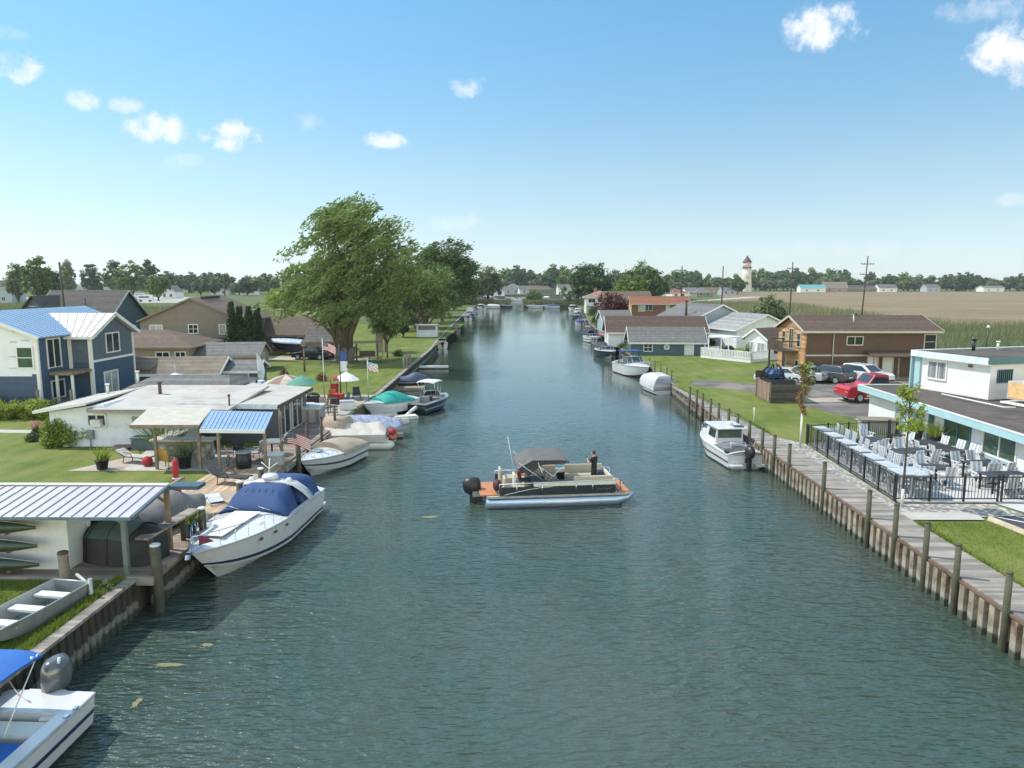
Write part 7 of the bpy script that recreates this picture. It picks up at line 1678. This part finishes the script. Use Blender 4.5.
lp = T('lamp_post', 'thin black post with a white lamp beyond the restaurant roof', 'lamp', (*PY(985, 352, 70).xy, GZ)); MB().tube([(0, 0, 0), (.1, 0, 4.6)], .06, 6).build('pole', blackm, lp); MB().ball((.1, 0, 4.7), .16, 8).build('lamp', white, lp)

# marsh reeds, meadow and dry field: nobody could count them
def reeds(name, polys, n, h_, w_, mat, seed=1, cat=None):
    pts = np.vstack([scatter(p, int(n), seed + i) for i, p in enumerate(polys)])
    g_ = np.random.default_rng(seed); k = np.sin(pts[:, 0] * .13 + 2 * np.sin(pts[:, 1] * .07)) + np.sin(pts[:, 1] * .21 + pts[:, 0] * .05); pts = pts[k + g_.normal(size=len(pts)) * .8 > -.6]
    return tag(link(name, blades(name, pts, GZ, h_, w_, mat, seed)), kind='stuff')
reeds('marsh_reeds', [[(41, 88), (64, 82), (150, 100), (210, 152), (60, 152), (45, 110)]], 95000, 1.5, .08, reedm, 3)
reeds('marsh_reeds', [[(40, 152), (90, 150), (118, 330), (60, 330), (34, 200)]], 32000, 1.3, .15, reedm, 5)
reeds('meadow_grass', [[(-60, 112), (-100, 112), (-230, 230), (-190, 300), (-70, 215), (-48, 120)]], 42000, 1.4, .2, reedm, 7)
reeds('meadow_grass', [[(-60, 215), (-30, 180), (-22, 290), (-60, 292)], [(-3.6, 297), (-60, 297), (-60, 321), (-3.6, 321)], [(2.4, 297), (60, 297), (60, 321), (2.4, 321)]], 16000, 1.6, .3, reedm, 9)
reeds('lawn_grass', [[(-12.1, 15.5), (-12.1, 20.5), (-16.5, 20.6), (-14.5, 15.5)]], 26000, .07, .016, grassb, 13)
reeds('lawn_grass', [[(14.95, 15), (14.95, 26.1), (18.0, 26.1), (18.4, 15)]], 30000, .07, .018, grassb, 15)

# far houses on both shores and beyond the field
ws = white
far_h = [(505, 600, 14, 7, 3.2, 'gx', 3, paleblue, shgrey, 'pale grey far shore house left above the canal gap'), (528, 610, 16, 8, 3.4, 'gx', 3.2, ws, shgrey, 'white far shore house with a grey roof right above the canal gap'), (550, 640, 15, 8, 3, 'gx', 2.6, tansid, shbrown, 'tan far shore house with a brown roof beside the wide dark tree'), (484, 640, 13, 8, 3, 'gx', 2.8, taupe, shdark, 'grey far shore house under the loose pale green tree'),
    (655, 480, 12, 8, 3, 'gx', 2.6, ws, shgrey, 'far white house left of the small utility pole'), (668, 500, 10, 8, 3, 'gx', 2.4, paleblue, shdark, 'far grey house beside the small utility pole'), (693, 520, 14, 9, 3, 'gx', 2.6, ws, shgrey, 'far white house right of the small utility pole'), (709, 540, 12, 8, 3, 'gx', 2.6, tansid, shbrown, 'far tan house left of the plain utility pole'), (727, 560, 12, 8, 3, 'gx', 2.6, paleblue, shgrey, 'far grey house left of the stone tower'),
    (811, 720, 24, 12, 4, 'gx', 3.2, ws, M('teal metal far roof', (.10, .26, .26), .6), 'far building with a teal roof at the edge of the tan field'), (834, 730, 22, 10, 5, 'gx', 5, tansid, shtan, 'far tan barn right of the teal roofed building'), (862, 740, 34, 10, 4, 'gx', 2.4, taupe, shdark, 'far long low building behind the tallest pole'), (885, 735, 20, 9, 4, 'gx', 3.5, ws, shgrey, 'far white building in the middle of the tan field edge'),
    (494, 470, 12, 8, 3.2, 'gy', 2.6, ws, shdark, 'white gabled house by the basin left of the canal gap'), (540, 590, 20, 9, 4, 'hip', 2.6, taupe, shbrown, 'long brown roofed far house right of the canal gap'), (566, 575, 14, 8, 5, 'gx', 2.6, ws, shgrey, 'tall white far house partly behind the wide dark tree'), (513, 640, 12, 8, 5.5, 'gy', 2.6, paleblue, shgrey, 'tall pale blue far house straight above the canal gap'), (642, 455, 12, 8, 4, 'gy', 2.6, tansid, shdark, 'far tan gabled house behind the leaning bright tree'), (677, 430, 10, 8, 3, 'hip', 2.2, ws, shred, 'far white house with a red roof near the meadow road'), (702, 470, 11, 8, 3, 'hip', 2.2, taupe, shgrey, 'far grey hip roofed house near the meadow road'), (930, 750, 16, 9, 4, 'gx', 3.4, paleblue, shgrey, 'far pale house with a pointed roof beyond the tan field'), (990, 760, 26, 9, 4, 'gx', 2, ws, shgrey, 'far long white building at the right edge of the tan field'),
    (4, 330, 14, 9, 7, 'gx', 3, paleblue, shdark, 'far grey house at the left edge behind the meadow'), (172, 420, 9, 8, 4, 'gy', 3.4, ws, paleblue and shgrey, 'far white cottage with a pointed gable behind the meadow'), (222, 560, 14, 8, 4, 'gx', 3, ws, shgrey, 'far white house on the horizon left of the cedars'), (249, 560, 16, 8, 4, 'gx', 3, ws, shtan, 'far pale house on the horizon above the cedars')]
for px, Y, W_, D_, H_, rt, rs_, wm_2, rm_, lb in far_h:
    p = PY(px, 291, Y); house('far_house', lb, (p.x, p.y), R2.uniform(-.3, .3), W_, D_, H_, rt, rs_, wm_2, rm_, ws, [('F', -W_ * .25, 1, 1.6, 1.6, 'win'), ('F', W_ * .2, 1, 1.6, 1.6, 'win')], .5, 'house', 'houses on the horizon')
# parked campers and boats in the far left car park
cp = T('parked_camper', 'white camper parked in the far left car park', 'camper', (0, 0, 0), 0, 'campers in the far left car park')
MB().prism([(-3.2, -1.2, .6), (3.2, -1.2, .6), (3.2, -1.2, 2.6), (2.6, -1.2, 3.1), (-3.2, -1.2, 3.1)], (0, 2.4, 0)).build('body', white, cp); MB().bx(-2.2, 1.8, -1.23, -1.205, 1.8, 2.4).build('window', glassd, cp)
for x in (-1.8, 2.0): MB().tube([(x, -1.25, .45), (x, 1.25, .45)], .45, 12).build('wheel', rubber, cp)
for k in range(16):
    p = PY(62 + k * 5.4 + R2.uniform(-2, 2), 291, R2.uniform(330, 440)); rz = R2.uniform(-1.2, 1.2)
    if k == 0: cp.location = (p.x, p.y, GZ); cp.rotation_euler = (0, 0, rz)
    else: copy_tree(cp, (p.x, p.y, GZ), rz, None, R2.uniform(.7, 1.1))
flat('parking_lot', [(-280, 330), (-150, 330), (-190, 455), (-330, 455)], conc, .012)
flat('road', [(48, 300), (54, 300), (160, 470), (150, 472)], conc, .014)
# spit: dark timber wall in front of the far reeds
seawall('seawall', 'low dark timber wall of the spit closing the left half of the canal end', [(-17, 295.9), (-3.4, 295.9)], GZ, dkwood, wood, 1.0, .2, 1, .4); seawall('seawall', 'low dark timber wall of the spit closing the right half of the canal end', [(2.2, 295.9), (24, 295.9)], GZ, dkwood, wood, 1.0, .2, 1, .4)
for i, (px, Y, lb) in enumerate(((517, 400, 'far white boat in the basin seen through the canal gap'), (527, 430, 'far white boat right of the one in the canal gap'), (508, 440, 'far white boat left of the one in the canal gap'), (560, 380, 'far dark boat in the basin before the wide dark tree'))):
    p = PY(px, 296, Y); small(lb, (p.x, p.y), 60 + 40 * i, 8.5, 3, navygel if i == 3 else gel, None, white if i == 1 else None, False, 1.3)

# mooring ropes
rope = M('faded mooring rope', (.42, .40, .35), .9)
for a, b, lb in (((-11.28, 28.2, 1.75), (-10.95, 26.9, 1.25), 'pale mooring rope from the white capped piling to the large white cruiser'), ((-11.16, 24.45, 1.7), (-10.5, 23.3, 1.55), 'pale mooring rope from the blue pot piling to the bow of the cruiser'), ((13.28, 39.2, 1.7), (12.75, 38.7, 1.0), 'pale mooring rope at the stern of the white cabin boat'), ((13.28, 45.3, 1.7), (12.2, 44.0, 1.15), 'pale mooring rope at the bow of the white cabin boat'), ((-11.2, 37.4, 1.7), (-10.6, 36.2, 1.1), 'pale mooring rope at the bow of the tan covered boat'), ((-11.65, 15.2, 1.2), (-10.7, 14.6, .9), 'pale mooring rope from the grey seawall to the near left motor boat')):
    A, B = Vector(a), Vector(b); tag(MB().tube([A.lerp(B, k / 6) + Vector((0, 0, -.16 * math.sin(math.pi * k / 6))) for k in range(7)], .014, 5).build('mooring_rope', rope), lb, 'rope', 'mooring ropes')
reeds('lawn_edge_grass', [[(14.76, 15), (14.98, 15), (15.0, 26), (14.8, 26)], [(14.76, 42), (15.1, 42), (14.9, 48), (13.6, 62), (13.45, 62)], [(-12.05, 12), (-11.85, 12), (-11.85, 20.6), (-12.1, 20.6)]], 9000, .16, .03, grassb, 23)

# the busy far end of the canal
for i, (x, y, rz, co, ct_, lb) in enumerate(((-14.2, 272, 20, gel, None, 'white boat just before the left half of the spit'), (-10.5, 288, 80, gel, whitecanvas, 'white covered boat lying along the left spit wall'), (-6.2, 291, 95, navygel, None, 'dark boat lying along the left spit wall near the gap'), (6.5, 290, 85, gel, None, 'white boat lying along the right spit wall near the gap'), (13, 288, 92, gel, navycanvas, 'blue covered boat along the right spit wall'), (19.5, 262, 10, gel, None, 'white boat before the right half of the spit'), (20.0, 246, -5, blackgel, None, 'black boat below the wide dark tree'), (-30, 420, 70, gel, None, 'far white boat in the basin, left of the gap'), (18, 460, 110, gel, white, 'far white boat in the basin, right of the gap'))):
    small(lb, (x, y), rz, 7.0, 2.6, co, ct_, white if i in (0, 5) else None, True, 1.1)
for i, (x, y, W_, D_, H_, wm_2, rm_, lb) in enumerate(((-31, 318, 10, 8, 3.2, ws, shgrey, 'white house on the left spit behind the dark tree'), (30, 330, 11, 8, 3.4, paleblue, shdark, 'grey house behind the wide dark tree'), (-44, 300, 10, 8, 3.2, tansid, shbrown, 'tan house far left of the canal gap'), (16, 306, 5, 4, 2.2, taupe, shdark, 'small dark boathouse on the right spit'), (-8, 304, 4, 4, 2.2, bluegrey, shgrey, 'small blue grey boathouse on the left spit'))):
    house('far_house', lb, (x, y), .1 * i - .2, W_, D_, H_, 'gx', 2.2 if W_ > 6 else 1.2, wm_2, rm_, ws, [('F', -W_ * .22, .8, 1.3, 1.2, 'win'), ('F', W_ * .2, .8, 1.3, 1.2, 'win')], .4, 'house', 'houses at the end of the canal')
# =================== CLUTTER ON THE LEFT BANK ===================
def at(px, py, z=GZ): p = G(px, py, z); return p
c = T('hot_tub', 'grey square hot tub with a pale lid on the brown deck', 'hot tub', (-13.75, 45.9, GZ + .06), R(4)); MB().bx(-1.05, 1.05, -.95, .95, 0, .85).build('cabinet', M('grey tub panel', (.30, .28, .255), .7, kind='planks', per=.2, axis='X'), c); MB().bx(-1.1, 1.1, -1.0, 1.0, .853, .98).build('lid', M('pale tub lid', (.50, .49, .46), .7), c, bevel=.04)
def umbrella(label, pos, rad, h_, mats, n=8, tilt=0):
    u = T('patio_umbrella', label, 'umbrella', (pos[0], pos[1], GZ), 0); m = MB(); k = n * 2
    for i in range(k):
        a0, a1 = 2 * math.pi * i / k, 2 * math.pi * (i + 1) / k
        for (r0, z0), (r1, z1) in (((.03, h_), (rad * .55, h_ - .28)), ((rad * .55, h_ - .28), (rad, h_ - .62))):
            q = [(r0 * math.cos(a0), r0 * math.sin(a0), z0), (r0 * math.cos(a1), r0 * math.sin(a1), z0), (r1 * math.cos(a1), r1 * math.sin(a1), z1), (r1 * math.cos(a0), r1 * math.sin(a0), z1)]
            m.add(q + [(x, y, z - .02) for x, y, z in q], [(3, 2, 1, 0), (4, 5, 6, 7), (2, 3, 7, 6)], (i // 2) % len(mats))
    m.build('canopy', mats, u); MB().tube([(0, 0, 0), (0, 0, h_ + .1)], .03, 6).lathe([(.28, 0), (.26, .08), (.05, .1)], n=10).build('pole', wood, u); return u
p = PY(287, 400, 52.5); umbrella('brown and cream striped umbrella behind the white roof wing', (p.x, 52.5), 1.6, 2.25, [M('cream stripe canvas', (.42, .36, .29), .85), M('brown stripe canvas', (.22, .14, .11), .85)])
p = PY(303, 400, 51.5); umbrella('sea green umbrella beside the striped one', (p.x, 51.5), 1.1, 2.3, [greencanvas])
p = PY(347, 400, 55.5); umbrella('rumpled white umbrella near the flag poles', (p.x, 55.5), 1.0, 2.05, [M('white umbrella canvas', (.62, .62, .64), .85)])
c = T('canopy_chair', 'red folding chair with a small red shade beside the white umbrella', 'chair', (*PY(334, 400, 55).xy, GZ)); MB().box((0, 0, .45), (.6, .55, .05)).build('seat', red, c); MB().box((0, .3, .8), (.6, .05, .7), 0, R(-12)).build('backrest', red, c); MB().grid(lambda a, b: (-.5 + a, -.6 + 1.1 * b, 1.55 + .2 * math.sin(a * 3.14)), 6, 4, 0, True, (0, 0, .03)).build('shade', redcanvas, c)
for x in (-.28, .28): MB().tube([(x, -.3, 0), (x, .3, 1.5)], .02, 6).build('frame', blackm, c)
flat('driveway', [(-17.5, 47.6), (-11.7, 47.6), (-11.5, 57), (-18.3, 57)], M('pale trampled gravel', (.34, .29, .23), .95, var=.25, scale=1.2, bump=.4), .016)
def pole(label, pos, h_, mat=None, r_=.04, cat='flag'):
    f = T('flag_pole', label, cat, (pos[0], pos[1], GZ)); MB().tube([(0, 0, -.1), (0, 0, h_)], [r_, r_ * .7], 8).ball((0, 0, h_ + .05), .06, 8).build('pole', mat or alu, f); return f
p = PY(324.5, 400, 52); f = pole('white flag pole with an american flag by the deck clutter', (p.x, 52), PY(324, 341, 52).z - GZ + .1); flag_us(f, (.03, 0, PY(324, 342, 52).z - GZ), .95, .6, R(-12), .35)
p = PY(368.5, 400, 54); f = pole('flag pole with a pale blue, white and orange flag near the teal covered boat', (p.x, 54), PY(368, 361, 54).z - GZ + .1); m = MB(); zt = PY(368, 362, 54).z - GZ
def ff(a, b): return (.03 + .75 * a, .06 * math.sin(a * 7), zt - .62 + .62 * b - .16 * a)
for i in range(8):
    for j in range(6): m.add([ff(i / 8, j / 6), ff((i + 1) / 8, j / 6), ff((i + 1) / 8, (j + 1) / 6), ff(i / 8, (j + 1) / 6)], [(0, 1, 2, 3)], 0 if j > 3 and i < 6 else (1 if (i + j) % 3 else 2))
m.build('flag', [M('pale blue flag', (.25, .5, .62), .8), white, M('orange flag', (.6, .2, .08), .8)], f)
p = PY(341, 400, 53); f = pole('dark pole with a hanging blue and white banner', (p.x, 53), 4.4, blackm, .05); m = MB()
for j in range(6): m.bx(.04, .5 + .06 * (j % 2), -.02, .0, 3.9 - j * .25 - .25, 3.9 - j * .25, 0 if j < 3 else 1)
m.build('banner', [M('banner blue', (.04, .08, .22), .8), M('banner white', (.6, .6, .62), .8)], f)
p = PY(305, 379, 72); f = pole('rough brown totem post with a bird house on the left lawn', (p.x, 72), 2.6, M('rusty brown post', (.16, .09, .055), .85, var=.4), .11, 'post'); MB().bx(-.2, .2, -.2, .2, 2.6, 3.0).prism([(-.28, -.25, 3.0), (.28, -.25, 3.0), (0, -.25, 3.25)], (0, .5, 0)).build('bird_house', wood, f)
p = PY(258.5, 385, 60); f = pole('white feather banner beside the lavender grey garage', (p.x, 60), 2.9, white, .04, 'banner'); MB().grid(lambda a, b: (.05 + .55 * a * math.sin(.5 + 2.4 * b), .04 * math.sin(a * 5), .5 + 2.4 * b), 5, 10, 0, True, (0, .02, 0)).build('banner', M('white feather banner cloth', (.60, .63, .67), .8), f)
c = T('rain_barrel', 'pale blue barrel below the white feather banner', 'barrel', (*PY(262, 392, 58.5).xy, GZ)); MB().lathe([(.3, 0), (.36, .45), (.3, .9)], n=14).build('barrel', M('pale blue plastic', (.22, .30, .45), .5), c); MB().lathe([(.31, .9), (.31, .95), (.1, .97)], n=14).build('lid', white, c)
for i, (px, py, mt, lb) in enumerate(((240, 384, leafE, 'yellow flowering bush at the corner of the lavender grey garage'), (248, 381, leafB, 'green bush right of the lavender grey garage'), (322, 381, leafBr, 'rusty red bush on the left lawn behind the sea green umbrella'), (284, 379, leafR, 'dark red bush beside the driveway lawn'))):
    q = at(px, py); shrub('garden_bush', lb, (q.x, q.y), .6, .5, (.9, 1.0, .8, 1.1)[i], mt, 900, .12, 90 + i, 'bush', 'garden bushes behind the cottage')
c = T('cooler', 'white cooler box on the deck near the flag poles', 'cooler', (-12.1, 50.2, GZ + .03), R(12)); MB().bx(-.5, .5, -.3, .3, 0, .55).build('body', white, c, bevel=.03); MB().bx(-.52, .52, -.32, .32, .553, .65).build('lid', whiteplast, c, bevel=.03)
c = T('barbecue_grill', 'black gas grill among the deck clutter', 'grill', (-14.6, 50.6, GZ + .03), R(30)); MB().bx(-.5, .5, -.28, .28, .0, .8).build('cabinet', blackm, c); MB().ball((0, 0, .85), (.5, .3, .3), 12).build('lid', black, c); MB().bx(-.9, -.52, -.25, .25, .78, .82).build('shelf', alu, c); MB().tube([(-.3, -.32, .95), (.3, -.32, .95)], .02, 6).build('handle', alu, c)
ac = [((-13.4, 49.2), 40, dkwood, tancanvas, 'brown wooden chair facing the canal beside the hot tub'), ((-12.6, 51.6), -60, blackm, M('navy sling', (.02, .03, .08), .8), 'navy sling chair behind the white cooler'), ((-15.4, 49.3), 160, alu, silvercanvas, 'grey chair under the sea green umbrella'), ((-16.6, 50.5), 80, alu, whitecanvas, 'white cushioned chair under the striped umbrella'), ((-14.0, 53.4), 200, dkwood, teak, 'orange wooden chair beside the red shade chair'), ((-12.3, 54.2), 20, blackm, dslng, 'black chair nearest the seawall by the teal covered boat')]
for (x, y), rz, a, b, lb in ac: armchair(lb, (x, y, GZ + .02), R(rz), a, b, 'chairs in the deck clutter')
c = T('patio_table', 'wooden picnic style table in the middle of the deck clutter', 'table', (-14.9, 48.2, GZ + .02), R(8)); MB().bx(-1.0, 1.0, -.45, .45, .70, .76).build('tabletop', M('pale table top', (.46, .42, .36), .7), c)
for x in (-.8, .8): MB().bx(x - .05, x + .05, -.4, .4, 0, .698).build('leg', wood, c)
c = T('bicycle_rack', 'tangle of dark metal chairs stacked behind the hot tub', 'chair stack', (-12.6, 48.1, GZ + .03), R(20)); m = MB()
for k in range(5): m.tube([(-.3, -.3, .2 * k), (-.3, .3, .2 * k + .3), (.3, .3, .2 * k + .3), (.3, -.3, .2 * k), (-.3, -.3, .2 * k)], .022, 6)
m.build('frame', blackm, c); MB().bx(-.3, .3, -.3, .3, 1.1, 1.14).build('seat', dslng, c)
c = T('storage_box', 'stack of crates and red bins by the dark deck poles', 'storage', (-13.3, 52.6, GZ + .03), R(-14)); MB().bx(-.5, .5, -.35, .35, 0, .4).build('crate', dkwood, c); MB().bx(-.4, .35, -.3, .3, .403, .75).build('bin', redcanvas, c)
c = T('trailer', 'boat on a trailer under a pale blue cover in front of the ranch house', 'boat trailer', (-28.6, 89.8, GZ), R(80)); hh = Hull(5.6, 2.0, .9, 1.1, .2, .45); hu = Hull.shell(hh, c, [M('black boat side', (.02, .025, .04), .4), navygel, black], (.1, .5), .4); hh.cover(c, M('ice blue cover', (.34, .40, .48), .6), .0, .95, lambda f: .25 + .15 * math.sin(f * 3)); MB().bx(-.9, .9, -2.2, 1.8, -.05, .05).build('frame', dkwood, c)
c.location.z = GZ + .6
for x in (-.9, .9): MB().tube([(x - .1, -.8, -.25), (x + .1, -.8, -.25)], .34, 14).build('wheel', rubber, c)
car('black low car parked beside the small tan shed', (-24.2, 84.0), R(82), blackgel, 4.4, 1.8, 1.4, 'sedan')
c = T('garden_swing', 'dark wooden arbour swing under the huge tree', 'swing', (-17.4, 82.6, GZ), R(10))
for x in (-1.2, 1.2):
    for y in (-.6, .6): MB().bx(x - .07, x + .07, y - .07, y + .07, 0, 2.1).build('post', dkwood, c)
MB().bx(-1.5, 1.5, -.9, .9, 2.1, 2.22).build('roof', wood, c); MB().bx(-.9, .9, -.25, .25, .5, .58).box((0, .28, .85), (1.8, .06, .55), 0, R(-10)).build('seat', dkwood, c)
c = T('notice_board', 'weathered tan board panel standing on the lawn behind the swing', 'board', (-16.9, 87.6, GZ)); MB().bx(-.45, .45, -.04, .04, .5, 2.9).build('panel', M('faded tan pink panel', (.34, .27, .23), .8), c); MB().bx(-.4, -.3, -.03, .03, 0, .5).bx(.3, .4, -.03, .03, 0, .5).build('leg', wood, c)
c = T('picnic_table', 'wooden picnic table beside the trunk of the huge tree', 'picnic table', (-16.0, 80.2, GZ), R(15)); MB().bx(-.9, .9, -.38, .38, .72, .77).build('tabletop', wood, c)
for s in (-1, 1): MB().bx(-.9, .9, s * .7 - .13, s * .7 + .13, .43, .47).build('bench', wood, c); MB().beam((s * .6, -.7, .0), (s * .6, .3, .72), .06, .06).beam((s * .6, .7, .0), (s * .6, -.3, .72), .06, .06).build('leg', dkwood, c)
shrub('round_bush', 'dark round bush alone on the left lawn near the canal', (-14.7, 87.8), .75, .7, 1.05, leafC, 1100, .16, 55, 'bush')
tag(MB().lathe([(1.7, 0.0), (1.6, .05), (.7, .1)], (-19.7, 81.5, GZ + .01), 20).build('mulch_ring', M('brown mulch', (.09, .06, .04), .95)), kind='stuff')
for i, (x, y) in enumerate(((-12.3, 74.8), (-12.2, 76.0), (-12.3, 77.3), (-12.2, 78.6))): piling('grey dock post on the left bank railing, %s from the jet ski' % ORD[i], x + .35, y, 2.5, .1, wood, 'dock posts by the left lawn', wood)
c = T('dock_rail', 'grey wooden rail joining the dock posts on the left lawn edge', 'rail', (-12.05, 76.7, GZ)); MB().bx(-.05, .05, -2.0, 2.0, .9, 1.0).build('rail', greyboard, c); MB().bx(-.04, .04, -2.0, 2.0, .45, .53).build('lower_rail', greyboard, c)
# lily / weed mats floating near the left bank
wd = M('yellow weed mat', (.17, .165, .085), .9, var=.3, scale=6)
for i, (px, py, rx, ry) in enumerate(((170, 665, .42, .1), (137, 703, .1, .3), (207, 645, .2, .1), (430, 517, .4, .14))):
    q = G(px, py, .012); m = MB(); g_ = random.Random(i); n = 22; ring_ = [(rx * (.65 + .5 * g_.random()) * math.cos(2 * math.pi * k / n), ry * (.65 + .5 * g_.random()) * math.sin(2 * math.pi * k / n)) for k in range(n)]
    m.loft([[(x, y, .0) for x, y in ring_], [(x * .8, y * .8, .02) for x, y in ring_]], True, True); tag(m.build('floating_weed', wd, None, q), kind='stuff')
